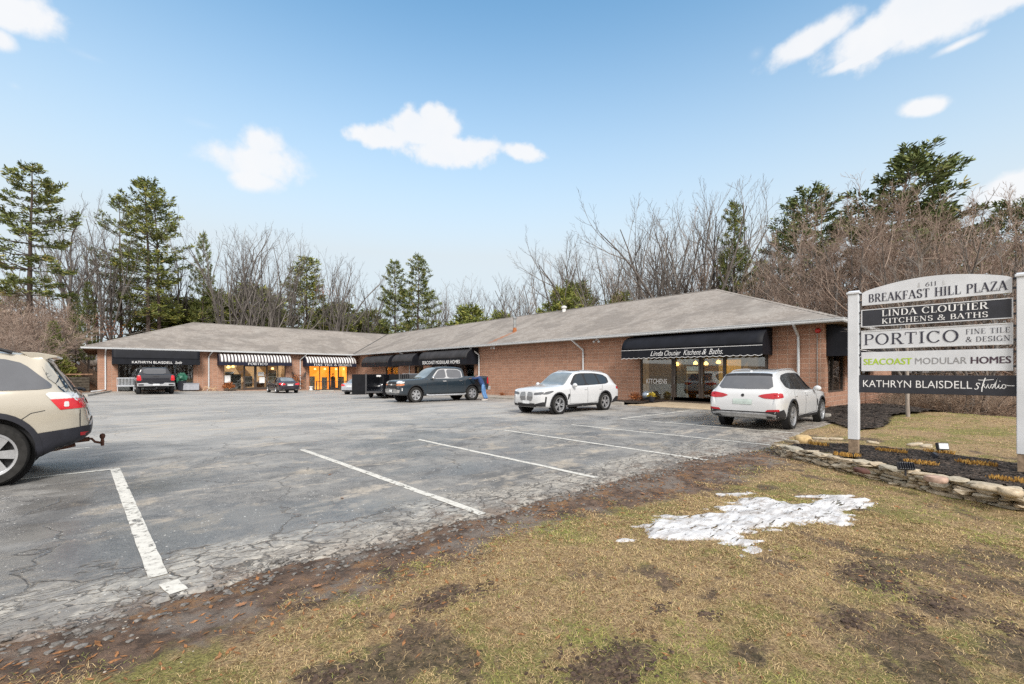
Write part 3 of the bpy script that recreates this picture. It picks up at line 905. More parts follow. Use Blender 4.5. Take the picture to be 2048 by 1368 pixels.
# ------------------------------------------------------------------ the shopping plaza
def mat_block(name, light, dark, mortar):
    t = NT(name)
    uv = t.N('ShaderNodeUVMap'); uv.uv_map = "UVMap"
    br = t.N('ShaderNodeTexBrick')
    br.offset = 0.0; br.squash = 1.0
    br.inputs['Scale'].default_value = 1.0
    br.inputs['Brick Width'].default_value = .405; br.inputs['Row Height'].default_value = .203
    br.inputs['Mortar Size'].default_value = .013; br.inputs['Mortar Smooth'].default_value = .25
    br.inputs['Color1'].default_value = (*light, 1); br.inputs['Color2'].default_value = (*dark, 1); br.inputs['Mortar'].default_value = (*mortar, 1)
    br.inputs['Bias'].default_value = -.1
    t.L(uv.outputs[0], br.inputs['Vector'])
    c = t.coord(); n = t.noise(c, 16, 6, .7); b = t.noise(c, .8, 4, .6); f = t.noise(c, 60, 3, .7)
    col = t.mix(.45, br.outputs['Color'], t.mix(t.ss(n, .25, .75), tuple(v * .62 for v in light), tuple(min(1, v * 1.35) for v in light)), 'MIX')
    col = t.mix(t.math('MULTIPLY', br.outputs['Fac'], .7), col, mortar)
    col = t.mix(t.math('MULTIPLY', t.ss(b, .55, .75), .25), col, (.42, .28, .20))
    sep = t.N('ShaderNodeSeparateXYZ'); t.L(c, sep.inputs[0])
    h = t.math('SUBTRACT', t.math('ADD', n, t.math('MULTIPLY', f, .5)), t.math('MULTIPLY', br.outputs['Fac'], 1.0))
    t.bsdf(col, .95, .2, bump=h, bstr=.8, bdist=.03)
    MATS[name] = t.m


mat_block("split_face_block", (.455, .255, .175), (.285, .155, .108), (.57, .43, .35))


def mat_shingle():
    t = NT("shingles")
    c = t.coord()
    sep = t.N('ShaderNodeSeparateXYZ'); t.L(c, sep.inputs[0])
    n = t.noise(c, 4, 6, .7); f = t.noise(t.mapping(c, (9, 9, 22)), 1.0, 4, .7); b = t.noise(c, .5, 5, .62)
    blot = t.noise(t.mapping(c, (.35, .35, .35), loc=(3, 1, 0)), 1.0, 6, .65)
    tab = t.voro(t.mapping(c, (3.2, 3.2, 9)), 1.0, 'F1', out='Color')
    tabv = t.N('ShaderNodeSeparateColor'); t.L(tab, tabv.inputs[0])
    col = t.mix(t.ss(f, .25, .75), (.22, .197, .175), (.40, .365, .335))
    col = t.mix(t.math('MULTIPLY', t.ss(tabv.outputs[0], .3, .8), .55), col, (.235, .205, .18))
    col = t.mix(t.math('MULTIPLY', t.ss(blot, .47, .58), .5), col, (.165, .148, .135))
    col = t.mix(t.math('MULTIPLY', t.ss(b, .52, .7), .4), col, (.40, .375, .345))
    course = t.math('FRACT', t.math('MULTIPLY', sep.outputs['Z'], 15.5))
    col = t.mix(t.math('MULTIPLY', t.ss(course, .80, .95), .30), col, (.14, .12, .105))
    # rust washed down from the flue
    dx = t.math('ABSOLUTE', t.math('SUBTRACT', t.math('ADD', sep.outputs['Y'], t.math('MULTIPLY', t.math('SUBTRACT', t.noise(c, 2.5, 4, .6), .5), .9)), 26.35))
    rz = t.math('MULTIPLY', t.ss(dx, .42, .12), t.math('MULTIPLY', t.ss(sep.outputs['X'], 24.15, 24.0), t.ss(sep.outputs['X'], 21.0, 22.3)))
    col = t.mix(t.math('MULTIPLY', rz, t.math('MULTIPLY', t.ss(n, .3, .6), .85)), col, (.36, .125, .04))
    t.bsdf(col, .95, .2, bump=t.math('ADD', f, t.math('MULTIPLY', t.ss(course, .9, 1.0), -.6)), bstr=.5, bdist=.02)
    MATS["shingles"] = t.m


mat_shingle()
simple("white_metal", (.62, .64, .66), .45, .5, var=.05)
simple("soffit", (.33, .25, .18), .8)
simple("bronze_frame", (.070, .052, .042), .4, .5)
simple("black_canvas", (.0085, .0095, .014), .6, .22, var=.25, scale=2.0, bstr=.06)
simple("grey_canvas", (.040, .039, .042), .7, .25, var=.25, scale=2.0)
simple("navy_canvas", (.010, .012, .030), .7, .3)
simple("white_letter", (.80, .80, .80), .6)
simple("galvanised", (.34, .35, .35), .45, .5, .6)
simple("rust", (.30, .11, .045), .9, .2, var=.4, scale=12)
simple("red_plastic", (.50, .02, .015), .4)
simple("dark_room", (.05, .042, .036), .9, .2)
def glowing_room(name, lo, hi, st):  # walls glow by emission, standing in for lamplight in the shops
    t = NT(name); c = t.coord(); n = t.noise(t.mapping(c, (1.3, 1.3, .8)), 1.0, 4, .6); q = t.voro(t.mapping(c, (1.1, 1.1, .7)), 1.0, 'F1', out='Color')
    sp = t.N('ShaderNodeSeparateColor'); t.L(q, sp.inputs[0])
    col = t.mix(t.ss(t.math('ADD', t.math('MULTIPLY', n, .5), t.math('MULTIPLY', sp.outputs[0], .5)), .3, .7), lo, hi)
    p = t.bsdf(col, .9, .2); t.L(col, p.inputs['Emission Color']); p.inputs['Emission Strength'].default_value = st
    t.m.cycles.emission_sampling = 'NONE'; MATS[name] = t.m


glowing_room("warm_room", (.22, .13, .06), (.66, .46, .26), .55)
glowing_room("ochre_room", (.66, .29, .035), (.90, .52, .10), .95)
glowing_room("grey_room", (.060, .045, .028), (.22, .13, .05), .45)
simple("end_room", (.12, .11, .10), .9, .2)
simple("lamp_glow", (1, .8, .5), emit=(1.0, .62, .25), estr=3.0)
simple("lamp_glow_strong", (1, .7, .3), emit=(1.0, .55, .16), estr=5.0)
for k_ in ("lamp_glow", "lamp_glow_strong"): MATS[k_].cycles.emission_sampling = 'NONE'

t = NT("shop_glass")
gl = t.N('ShaderNodeBsdfGlossy'); gl.inputs['Roughness'].default_value = .02; gl.inputs['Color'].default_value = (.85, .88, .9, 1)
tr = t.N('ShaderNodeBsdfTransparent'); tr.inputs['Color'].default_value = (.80, .82, .80, 1)
fr = t.N('ShaderNodeFresnel'); fr.inputs['IOR'].default_value = 1.5
mx = t.N('ShaderNodeMixShader')
t.L(t.math('MULTIPLY_ADD', fr.outputs[0], 1.3, .06, cl=True), mx.inputs[0]); t.L(tr.outputs[0], mx.inputs[1]); t.L(gl.outputs[0], mx.inputs[2])
t.L(mx.outputs[0], t.out.inputs['Surface']); MATS["shop_glass"] = t.m

t = NT("striped_canvas"); c_ = t.coord(); sp_ = t.N('ShaderNodeSeparateXYZ'); t.L(c_, sp_.inputs[0])
s_ = t.math('FRACT', t.math('DIVIDE', sp_.outputs['X'], .29))
t.bsdf(t.mix(t.ss(t.math('ABSOLUTE', t.math('SUBTRACT', s_, .5)), .22, .26), (.74, .73, .72), (.085, .07, .075)), .75, .3); MATS["striped_canvas"] = t.m

WX, WY = 22.0, 51.6                        # planes of the two shopfronts
SX0, SY0 = -.5, 5.13                       # the building's free ends
EZ, RZ = 3.80, 7.12                        # eave, ridge


def FR(px, py=None, x=WX):                 # point of the right wing's front under a photo pixel
    d = pix_dir(px, py if py is not None else HY); k = x / d.x
    return d.y * k, EYE + d.z * k


def FL(px, py=None, y=WY):
    d = pix_dir(px, py if py is not None else HY); k = y / d.y
    return d.x * k, EYE + d.z * k


plaza = thing("shopping_plaza", "long single storey L-shaped brown block plaza with grey hip roof and awnings", "building", (WX, 30, 0))

# openings: (along0, along1, sill z, head z, mullion positions)
Rop = [  # along Y on the front X = WX
    (7.25, 13.75, .10, 2.62), (28.9, 35.2, -.12, 2.35), (36.7, 38.3, -.1, 2.3), (41.6, 44.3, .75, 2.25)]
Lop = [(.8, 6.15, .02, 2.45), (8.6, 14.2, -.1, 2.45), (16.6, 20.9, -.3, 2.45)]
Sop = [(22.55, 25.4, .78, 2.7), (26.2, 31.0, .78, 2.7)]

wall = MB()
T = .3


def wall_run(mb, kind, a0, a1, z0, z1, ops):
    def blk(p, q, lo, hi):
        if q - p < .01 or hi - lo < .01: return
        if kind == 'R': mb.bx(WX, WX + T, p, q, lo, hi)
        elif kind == 'L': mb.bx(p, q, WY, WY + T, lo, hi)
        elif kind == 'S': mb.bx(p, q, SY0, SY0 + T, lo, hi)
    cur = a0
    for (p, q, lo, hi) in sorted(ops):
        blk(cur, p, z0, z1); blk(p, q, z0, lo); blk(p, q, hi, z1); cur = q
    blk(cur, a1, z0, z1)


wall_run(wall, 'R', SY0, WY, -.8, EZ - .12, Rop)
wall_run(wall, 'L', SX0, WX + T, -.8, EZ - .12, Lop)
wall_run(wall, 'S', WX + T, 37.6, -1.6, EZ - .12, Sop)
wall.bx(SX0, SX0 + T, WY + T, 67.2, -.8, EZ - .12)
wall.bx(37.3, 37.6, SY0 + T, 67.2, -1.6, EZ - .12)
wall.bx(SX0 + T, 37.3, 66.9, 67.2, -.8, EZ - .12)
wall.build("wall", "split_face_block", plaza)

# roof: L-shaped hips, 6 cm thick edge
e0, e1 = WX - .72, 38.3                    # right wing eaves (X)
f0, f1 = WY - .72, 67.9                    # left wing eaves (Y)
lx0, ry0 = SX0 - .9, SY0 - .72
hx = (e0 + e1) / 2; hy = (f0 + f1) / 2; run = hx - e0
P = {'a': (e0, ry0, EZ), 'b': (e1, ry0, EZ), 'c': (e1, f1, EZ), 'd': (lx0, f1, EZ), 'e': (lx0, f0, EZ), 'f': (e0, f0, EZ),
     'p': (hx, ry0 + run, RZ), 'q': (hx, hy, RZ), 'r': (lx0 + run, hy, RZ)}
rf = MB(); ks = list(P); vi = {k: i for i, k in enumerate(ks)}
rf.add([P[k] for k in ks], [tuple(vi[k] for k in s) for s in ("abp", "bcqp", "cdrq", "der", "efqr", "fapq")])
bm = bmesh.new()
roof = rf.build("roof", "shingles", plaza)
m_ = roof.modifiers.new("thickness", 'SOLIDIFY'); m_.thickness = .07; m_.offset = -1
# ridge caps
rc = MB()
for a_, b_ in (("p", "q"), ("q", "r"), ("a", "p"), ("b", "p"), ("e", "r"), ("d", "r")):
    A, B = Vector(P[a_]), Vector(P[b_])
    n = int((B - A).length / .33)
    for i in range(n):
        p = A.lerp(B, i / n) + Vector((0, 0, .012 + .004 * (i % 2))); q = A.lerp(B, (i + .97) / n) + Vector((0, 0, .028 + .004 * (i % 2)))
        d = (q - p).normalized(); s = d.cross(Vector((0, 0, 1))).normalized() * .14; dn = Vector((0, 0, -.045))
        rc.add([p - s + dn, p, p + s + dn, q - s + dn, q, q + s + dn], [(0, 1, 4, 3), (1, 2, 5, 4)])
rc.build("ridge_cap", "shingles", roof)
# valley flashing
vf = MB(); A, B = Vector(P['f']), Vector(P['q']); A = A + Vector((0, 0, .012)); B = B + Vector((0, 0, .012))
s = Vector((-.05, .05, .020)); s2 = Vector((.05, -.05, .020))
vf.add([A + s, A, A + s2, B + s, B, B + s2], [(0, 1, 4, 3), (1, 2, 5, 4)])
vf.build("valley_flashing", simple("dark_flashing", (.06, .055, .05), .6), roof)

sf = MB()
sf.bx(e0 + .06, WX - .002, ry0 + .06, f0, EZ - .16, EZ - .125); sf.bx(lx0 + .06, e0 + .06, f0 + .06, WY - .002, EZ - .16, EZ - .125)
sf.bx(WX, e1 - .06, ry0 + .06, SY0 - .002, EZ - .16, EZ - .125); sf.bx(lx0 + .06, SX0 - .002, WY, f1 - .06, EZ - .16, EZ - .125)
sf.build("soffit", "soffit", plaza)
gu = MB()


def gutter(p, q, out):
    p, q, out = Vector(p), Vector(q), Vector(out)
    prof = [(0, -.155), (.07, -.155), (.10, -.11), (.105, -.02), (.125, -.02), (.125, .0), (.0, .0)]
    gu.prism(prof, p, out, (0, 0, 1), q - p)


gutter((e0, ry0 - .1, EZ - .015), (e0, f0 - .12, EZ - .015), (-1, 0, 0))
gutter((lx0 - .1, f0, EZ - .015), (e0 - .0, f0, EZ - .015), (0, -1, 0))
gutter((e0 - .0, ry0, EZ - .015), (e1, ry0, EZ - .015), (0, -1, 0))
gutter((lx0, f0 - .0, EZ - .015), (lx0, f1, EZ - .015), (-1, 0, 0))
gu.build("gutter", "white_metal", plaza)


def downspout(pts, kick=None):
    mb = MB(); mb.tube(pts, .055, 8)
    o = mb.build("downspout", "white_metal", plaza, smooth=True)
    return o


for yy in (28.15, 17.7, 6.05):
    gz = lot_z(22, yy) + .12
    pts = [(e0 - .05, yy + .35 if yy > 10 else yy, EZ - .14), (e0 + .1, yy + .3 if yy > 10 else yy, EZ - .26), (WX - .1, yy, EZ - .75 if yy > 10 else EZ - .62), (WX - .085, yy, EZ - .9), (WX - .085, yy, gz + .12), (WX - .3, yy, gz + .02)]
    downspout(pts)
downspout([(.05, f0 - .05, EZ - .14), (.02, f0 + .1, EZ - .26), (0, WY - .1, EZ - .62), (0, WY - .085, EZ - .8), (0, WY - .085, .22), (-.35, WY - .3, .14), (-.9, WY - .5, .08)])
downspout([(7.55, f0 - .05, EZ - .14), (7.5, f0 + .1, EZ - .26), (7.36, WY - .1, EZ - .6), (7.36, WY - .085, EZ - .8), (7.36, WY - .085, .05), (7.2, WY - .3, 0.0)])
x_ = FL(600)[0]
downspout([(x_ + .45, f0 - .05, EZ - .14), (x_ + .4, f0 + .1, EZ - .26), (x_, WY - .1, EZ - .75), (x_, WY - .085, EZ - .95), (x_, WY - .085, -.1)])
y_ = FR(800)[0]
downspout([(e0 - .05, 39.9, EZ - .14), (e0 + .1, 39.8, EZ - .26), (WX - .1, 39.1, EZ - .6), (WX - .085, 39.1, EZ - .8), (WX - .085, 39.1, -.2)])


# storefront frames and panes
def storefront(kind, a0, a1, z0, z1, muls, rails=(), doors=()):
    """frame with mullions at muls; doors = list of (from, to)"""
    fr_ = MB(); d0 = .06; w = .065
    def B(p, q, lo, hi, dd=0.0):
        c0, c1 = d0 - dd, d0 + .10
        if kind == 'R': fr_.bx(WX + c0, WX + c1, p, q, lo, hi)
        elif kind == 'L': fr_.bx(p, q, WY + c0, WY + c1, lo, hi)
        else: fr_.bx(p, q, SY0 + c0, SY0 + c1, lo, hi)
    B(a0, a0 + w, z0, z1); B(a1 - w, a1, z0, z1); B(a0 + w, a1 - w, z1 - w, z1); B(a0 + w, a1 - w, z0, z0 + .09)
    for m in muls: B(m - w / 2, m + w / 2, z0 + .09, z1 - w)
    for (p, q, h) in rails: B(p, q, h - .03, h + .03)
    f = fr_.build("window", "bronze_frame", plaza)
    edges = [a0 + w] + [m for m in muls] + [a1 - w]
    for i in range(len(edges) - 1):
        p, q = edges[i] + (w / 2 if i else 0), edges[i + 1] - (w / 2 if i < len(edges) - 2 else 0)
        isd = any(abs((p + q) / 2 - (u + v) / 2) < .35 for u, v in doors)
        g_ = MB(); par = f; nm = "pane"
        c = d0 + .05
        if isd:
            dr = MB(); s = .085
            def D(a, b, lo, hi):
                if kind == 'R': dr.bx(WX + d0 - .02, WX + d0 + .05, a, b, lo, hi)
                elif kind == 'L': dr.bx(a, b, WY + d0 - .02, WY + d0 + .05, lo, hi)
            D(p, p + s, z0 + .09, z1 - w); D(q - s, q, z0 + .09, z1 - w); D(p + s, q - s, z1 - w - .1, z1 - w); D(p + s, q - s, z0 + .09, z0 + .26)
            par = dr.build("door", "bronze_frame", plaza)
            h_ = MB()
            hp = q - s / 2
            if kind == 'R': h_.tube([(WX + d0 - .08, hp, z0 + .95), (WX + d0 - .08, hp, z0 + 1.35)], .014, 6)
            else: h_.tube([(hp, WY + d0 - .08, z0 + .95), (hp, WY + d0 - .08, z0 + 1.35)], .014, 6)
            h_.build("handle", "galvanised", par)
            lo, hi, pp, qq = z0 + .26, z1 - w - .1, p + s, q - s
        else: lo, hi, pp, qq = z0 + .09, z1 - w, p, q
        if kind == 'R': g_.bx(WX + c, WX + c + .008, pp, qq, lo, hi)
        elif kind == 'L': g_.bx(pp, qq, WY + c, WY + c + .008, lo, hi)
        else: g_.bx(pp, qq, SY0 + c, SY0 + c + .008, lo, hi)
        g_.build(nm, "shop_glass", par)
    return f


yR = lambda px: FR(px)[0]
xL = lambda px: FL(px)[0]
storefront('R', *Rop[0], [yR(1346), yR(1401), yR(1446)], (), [(yR(1401), yR(1346)), (yR(1446), yR(1401))])
storefront('R', *Rop[1], [30.6, 31.7, 33.5], (), [(30.6, 31.7)])
storefront('R', *Rop[2], [37.5], ())
storefront('R', *Rop[3], [42.95], ())
storefront('L', *Lop[0], [2.6, 4.4], ())
storefront('L', *Lop[1], [xL(488), xL(511), xL(535), xL(556)], (), [(xL(488), xL(511)), (xL(511), xL(535))])
storefront('L', *Lop[2], [xL(640), xL(659), xL(678)], (), [(xL(659), xL(678))])
storefront('S', *Sop[0], [23.6], ())
storefront('S', *Sop[1], [27.8, 29.4], ())


# interiors: a shallow room behind each shopfront
def room(kind, a0, a1, z0, depth, mat):
    mb = MB(); h = 2.95
    def B(p, q, n0, n1, lo, hi):
        if kind == 'R': mb.bx(WX + n0, WX + n1, p, q, lo, hi)
        else: mb.bx(p, q, WY + n0, WY + n1, lo, hi)
    B(a0 - .1, a1 + .1, depth, depth + .05, z0, h); B(a0 - .15, a0 - .1, .31, depth, z0, h); B(a1 + .1, a1 + .15, .31, depth, z0, h)
    B(a0 - .1, a1 + .1, .31, depth, z0 - .05, z0); B(a0 - .1, a1 + .1, .31, depth, h, h + .05)
    return mb.build("interior", mat, plaza)


room('R', 7.25, 13.75, .1, 4.5, "grey_room"); room('R', 28.9, 35.2, -.12, 4, "dark_room")
room('R', 36.6, 38.4, -.1, 3, "dark_room"); room('R', 41.5, 44.4, -.2, 3, "warm_room")
room('L', .8, 6.15, .02, 4, "dark_room"); room('L', 8.6, 14.2, -.1, 4, "warm_room"); room('L', 16.6, 20.9, -.3, 3.5, "ochre_room")
mb = MB()
mb.bx(22.3 + .05, 32, SY0 + 2.6, SY0 + 2.65, .1, 2.9); mb.bx(22.35, 32, SY0 + .31, SY0 + 2.6, .05, .1); mb.bx(22.35, 32, SY0 + .31, SY0 + 2.6, 2.9, 2.95)
mb.build("interior", "end_room", plaza)


# awnings
def awning(kind, a0, a1, ztop, zknee, zbot, out, mat, val_mat, label, scallop=False, curved=True, flat=.25):
    aw = MB(); n = 10
    if curved: prof = [(out * math.sin(R(90 * i / n)) ** .9, zknee + (ztop - zknee) * math.cos(R(90 * i / n)) ** .95) for i in range(n + 1)]
    else: prof = [(flat + (out - flat) * i / n, ztop + (zknee - ztop) * (i / n) ** 1.3) for i in range(n + 1)]
    if not curved: prof = [(0.0, ztop)] + prof
    def pt(a, o, z):
        return (WX - o, a, z) if kind == 'R' else (a, WY - o, z) if kind == 'L' else (a, SY0 - o, z)
    m = 24
    base = 0
    for i in range(m + 1):
        for (o, z) in prof: aw.v.append(pt(a0 + (a1 - a0) * i / m, o + .004, z))
    k = len(prof)
    for i in range(m):
        for j in range(k - 1): aw.f.append((i * k + j, i * k + j + 1, (i + 1) * k + j + 1, (i + 1) * k + j))
    o = aw.build("awning", mat, plaza, smooth=True, angle=50)
    sm = o.modifiers.new("thickness", 'SOLIDIFY'); sm.thickness = .012; sm.offset = 0
    if label: o['label'] = label
    va = MB()
    mm = int((a1 - a0) / .06)
    for i in range(mm + 1):
        a = a0 + (a1 - a0) * i / mm
        zb = zbot - (.05 * abs(math.sin(math.pi * (a - a0) / .3)) if scallop else 0)
        va.v += [pt(a, out + .008, zknee + .0), pt(a, out + .008, zb)]
    for i in range(mm): va.f.append((2 * i, 2 * i + 1, 2 * i + 3, 2 * i + 2))
    # ends
    for a in (a0, a1):
        b = len(va.v)
        va.v += [pt(a, o_, z_) for o_, z_ in prof] + [pt(a, out + .008, zbot), pt(a, .004, zbot)]
        va.f.append(tuple(range(b, b + len(prof) + 2)))
    v = va.build("valance", val_mat, o)
    sv = v.modifiers.new("thickness", 'SOLIDIFY'); sv.thickness = .01; sv.offset = 0
    if scallop:
        tr_ = MB()
        for (zz, th) in ((None, .022), (zknee, .02)):
            b = len(tr_.v)
            for i in range(mm + 1):
                a = a0 + (a1 - a0) * i / mm
                zb = zz if zz else zbot - .05 * abs(math.sin(math.pi * (a - a0) / .3))
                tr_.v += [pt(a, out + .018, zb + th / 2), pt(a, out + .018, zb - th / 2)]
            for i in range(mm): tr_.f.append((b + 2 * i, b + 2 * i + 1, b + 2 * i + 3, b + 2 * i + 2))
        tr_.build("trim", "white_letter", o)
    return o


def letters(o, txt, kind, out, a_left, a_right, z0, z1, **kw):
    mb = MB(); serif = kw.pop('serif', False)
    if kind == 'R': og, u, nr = (WX - out - .014, a_left, z0), (0, -1, 0), (-1, 0, 0)
    elif kind == 'L': og, u, nr = (a_left, WY - out - .014, z0), (1, 0, 0), (0, -1, 0)
    w = abs(a_right - a_left)
    if serif: put_serif(mb, txt, og, u, (0, 0, 1), w, z1 - z0, nr, 1.35)
    else: put_text(mb, txt, og, u, (0, 0, 1), w, z1 - z0, nr, **kw)
    return mb.build("lettering", "white_letter", o)


xa = lambda px: FL(px, None, WY - 1.2)[0]
ya = lambda px: FR(px, None, WX - 1.2)[0]
a1_ = awning('R', 7.08, 14.15, 3.62, 2.82, 2.42, 1.2, "black_canvas", "black_canvas", "black barrel awning with white script lettering over the glass entrance", True)
a2_ = awning('R', 28.3, 35.5, 3.62, 2.78, 2.30, 1.2, "grey_canvas", "black_canvas", "black awning lettered SEACOAST MODULAR HOMES")
awning('R', 36.7, 40.6, 3.55, 2.66, 2.30, 1.2, "grey_canvas", "black_canvas", "middle blank black awning on the long wing")
awning('R', 41.4, 47.6, 3.50, 2.62, 2.26, 1.2, "grey_canvas", "black_canvas", "blank black awning in the inner corner")
a3_ = awning('L', xa(224), xa(400), 3.62, 2.86, 2.36, 1.2, "black_canvas", "black_canvas", "plain black awning lettered KATHRYN BLAISDELL", curved=False, flat=1.0)
a4_ = awning('L', xa(439), xa(584), 3.52, 2.68, 2.36, 1.2, "striped_canvas", "navy_canvas", "grey and white striped awning lettered PORTICO")
a5_ = awning('L', xa(613), xa(713), 3.46, 2.68, 2.34, 1.2, "striped_canvas", "navy_canvas", "grey and white striped awning lettered FINE TILE & DESIGN")
awning('S', 22.25, 31.5, 3.62, 2.55, 2.32, 1.1, "black_canvas", "black_canvas", "black awning on the end wall behind the sign", True)
# awning script: slanted lettering word by word
wds = [("Linda", 1301, 1326), ("Cloutier", 1329, 1362), ("Kitchens", 1367, 1402), ("&", 1404, 1413), ("Baths.", 1418, 1446)]
for w_, p0, p1 in wds:
    letters(a1_, w_, 'R', 1.2, ya(p0), ya(p1), 2.49, 2.74, shear=.45, bold=-.004)
letters(a2_, "SEACOAST MODULAR HOMES", 'R', 1.2, ya(845), ya(920), 2.38, 2.66, bold=.012)
letters(a3_, "KATHRYN BLAISDELL", 'L', 1.2, xa(264), xa(345), 2.45, 2.66)
letters(a3_, "Studio", 'L', 1.2, xa(350), xa(364), 2.45, 2.68, shear=.5)
letters(a4_, "PORTICO", 'L', 1.2, xa(496), xa(535), 2.42, 2.64, serif=True)
letters(a5_, "FINE TILE & DESIGN", 'L', 1.2, xa(628), xa(704), 2.40, 2.62, serif=True)

# flues, wall lamps, alarm, conduit
fl = MB(); fx = 24.15; fz = EZ + (fx - e0) / run * (RZ - EZ)
fl.lathe([(.11, fz - .1), (.11, fz + 1.0), (.16, fz + 1.0), (.17, fz + 1.06), (.02, fz + 1.2)], (fx, 26.4, 0), n=14)
o_ = fl.build("flue", "galvanised", roof, smooth=True)
b_ = MB(); b_.lathe([(.2, fz - .12), (.13, fz + .28), (.112, fz + .3)], (fx, 26.4, 0), n=14); b_.build("flashing", "rust", roof, smooth=True)
fl = MB(); yy = FR(1128, 625, 29.2)[0]
fl.lathe([(.16, RZ - .5), (.16, RZ + .05), (.24, RZ + .06), (.25, RZ + .2), (.05, RZ + .28)], (29.2, yy, 0), n=14)
fl.build("vent_pipe", simple("vent_white", (.7, .7, .68), .6), roof, smooth=True)


def flood(x, y, z, d):
    mb = MB(); d = Vector(d); s = Vector((-d.y, d.x, 0))
    for sg in (-1, 1):
        p = Vector((x, y, z)) + s * sg * .13
        mb.tube([Vector((x, y, z + .06)), p], .02, 6)
        mb.lathe([(.03, 0), (.05, .03), (.075, .16), (.07, .165)], p, (d + s * sg * .5 + Vector((0, 0, -.7))), 10)
    mb.box((x, y, z + .09), (.14, .14, .06))
    return mb.build("security_light", "white_metal", plaza, smooth=True)


y_, z_ = FR(1204, 678); flood(WX - .45, y_, EZ - .26, (-1, 0, 0))
y_, z_ = FR(983, 697); flood(WX - .45, y_ - .8, EZ - .26, (-1, 0, 0))
x_, z_ = FL(319, 703); flood(x_, WY - .5, EZ - .26, (0, -1, 0))
x_, z_ = FL(726, 716, WY - .6); flood(20.9, WY - .5, EZ - .26, (-.6, -.8, 0))
al = MB(); al.lathe([(.09, 0), (.11, .05), (.08, .1), (.03, .12)], (WX - .005, 5.35, 3.38), (-1, 0, 0), 12); al.build("alarm_bell", "red_plastic", plaza, smooth=True)
cd = MB(); cd.tube([(WX - .02, 5.38, 3.3), (WX - .02, 5.38, .3)], .016, 6); cd.build("conduit", "galvanised", plaza)
kt = MB(); y0, z0 = FR(1293, 767, WX + .105); y1, _ = FR(1334, 767, WX + .105)
put_text(kt, "KITCHENS", (WX + .104, y0, z0), (0, -1, 0), (0, 0, 1), abs(y1 - y0), .27, (-1, 0, 0), bold=.01)
kt.build("lettering", "white_letter", plaza)


# ------------------------------------------------------------------ things in the shop windows
def board(name, label, cat, kind, a, z, w, h, depth, mat, group=None):
    mb = MB()
    x, y = (WX + depth, a) if kind == 'R' else (a, WY + depth)
    sx, sy = (.03, w) if kind == 'R' else (w, .03)
    ob = thing(name, label, cat, (x, y, z), 0, group)
    f = MB(); f.box((0, 0, h / 2), (sx, sy, h)); f.build("panel", mat, ob, world=False, bevel=.006)
    g_ = MB()
    for k in (-1, 1):
        if kind == 'R': g_.box((.06, k * w * .35, h * .25), (.08, .03, h * .5))
        else: g_.box((k * w * .35, .06, h * .25), (.03, .08, h * .5))
    g_.build("stand", "bronze_frame", ob, world=False)
    return ob


def tile_mat(name, c1, c2, sc):
    t = NT(name); c = t.coord(); ch = t.N('ShaderNodeTexChecker'); t.L(c, ch.inputs['Vector']); ch.inputs['Scale'].default_value = sc
    v = t.voro(c, sc * 1.3, 'F1', .6)
    t.bsdf(t.mix(t.ss(v, .3, .5), c1, c2), .4, .5); MATS[name] = t.m; return name


board("tile_display", "mosaic tile sample panel in the left window of the lettered PORTICO shop", "tile display", 'L', xL(475), .0, .8, 1.5, .5, tile_mat("mosaic_a", (.55, .53, .5), (.12, .11, .10), 9))
board("tile_display", "pale stone sample panel with a dark band behind the PORTICO window", "tile display", 'L', xL(461), .0, .75, 1.75, .55, tile_mat("mosaic_b", (.62, .58, .52), (.52, .49, .44), 3))
board("tile_display", "cream sample panel in the PORTICO window right of the doors", "tile display", 'L', xL(548), .0, .8, 1.9, .6, tile_mat("mosaic_c", (.68, .60, .45), (.55, .42, .26), 2.5))
board("tile_display", "dark oval patterned mat standing behind the PORTICO left door", "tile display", 'L', xL(499), .2, .8, 1.1, .7, tile_mat("mosaic_d", (.08, .07, .065), (.32, .27, .22), 5))
board("tile_display", "wooden sample chest behind the PORTICO right door", "tile display", 'L', xL(522), -.1, .9, .8, .6, simple("oak_panel", (.36, .16, .05), .6))
board("tile_display", "tall white sample stand at the left of the orange lit window", "tile display", 'L', xL(627), -.3, .55, 1.55, .4, simple("white_board", (.62, .64, .62), .6))
board("tile_display", "white panel behind the middle of the orange lit window", "tile display", 'L', xL(652), -.3, .6, 1.45, .5, "white_board")
board("tile_display", "pale panel low in the right pane of the orange lit window", "tile display", 'L', xL(687), -.3, .6, 1.5, .6, tile_mat("mosaic_e", (.6, .6, .55), (.3, .36, .33), 4))
for i, (px, py, w, h, lab) in enumerate([(455, 758, .5, .7, "white paper notice low in the PORTICO left window"), (522, 748, .55, .4, "small pale notice on the PORTICO right door"),
                                         (524, 760, .5, .6, "white round cornered notice below the small notice on the PORTICO door")]):
    x, z = FL(px, py, WY + .09)
    mb = MB(); mb.box((x, WY + .092, z), (w, .006, h)); tag(mb.build("paper_notice", "white_letter"), lab, "notice")
x, z = 0, 0
y, z = FR(1385, 737, WX + .09); mb = MB(); mb.box((WX + .092, y, z), (.006, .62, .22)); tag(mb.build("paper_notice", simple("pale_green_sign", (.50, .58, .55), .6)), "pale green sign on the kitchen showroom door", "notice")
y, z = FR(1385, 745, WX + .09); mb = MB(); mb.box((WX + .092, y, z), (.006, .60, .10)); tag(mb.build("paper_notice", simple("cream_sign", (.55, .50, .36), .6)), "narrow cream strip below the pale green sign on the showroom door", "notice")

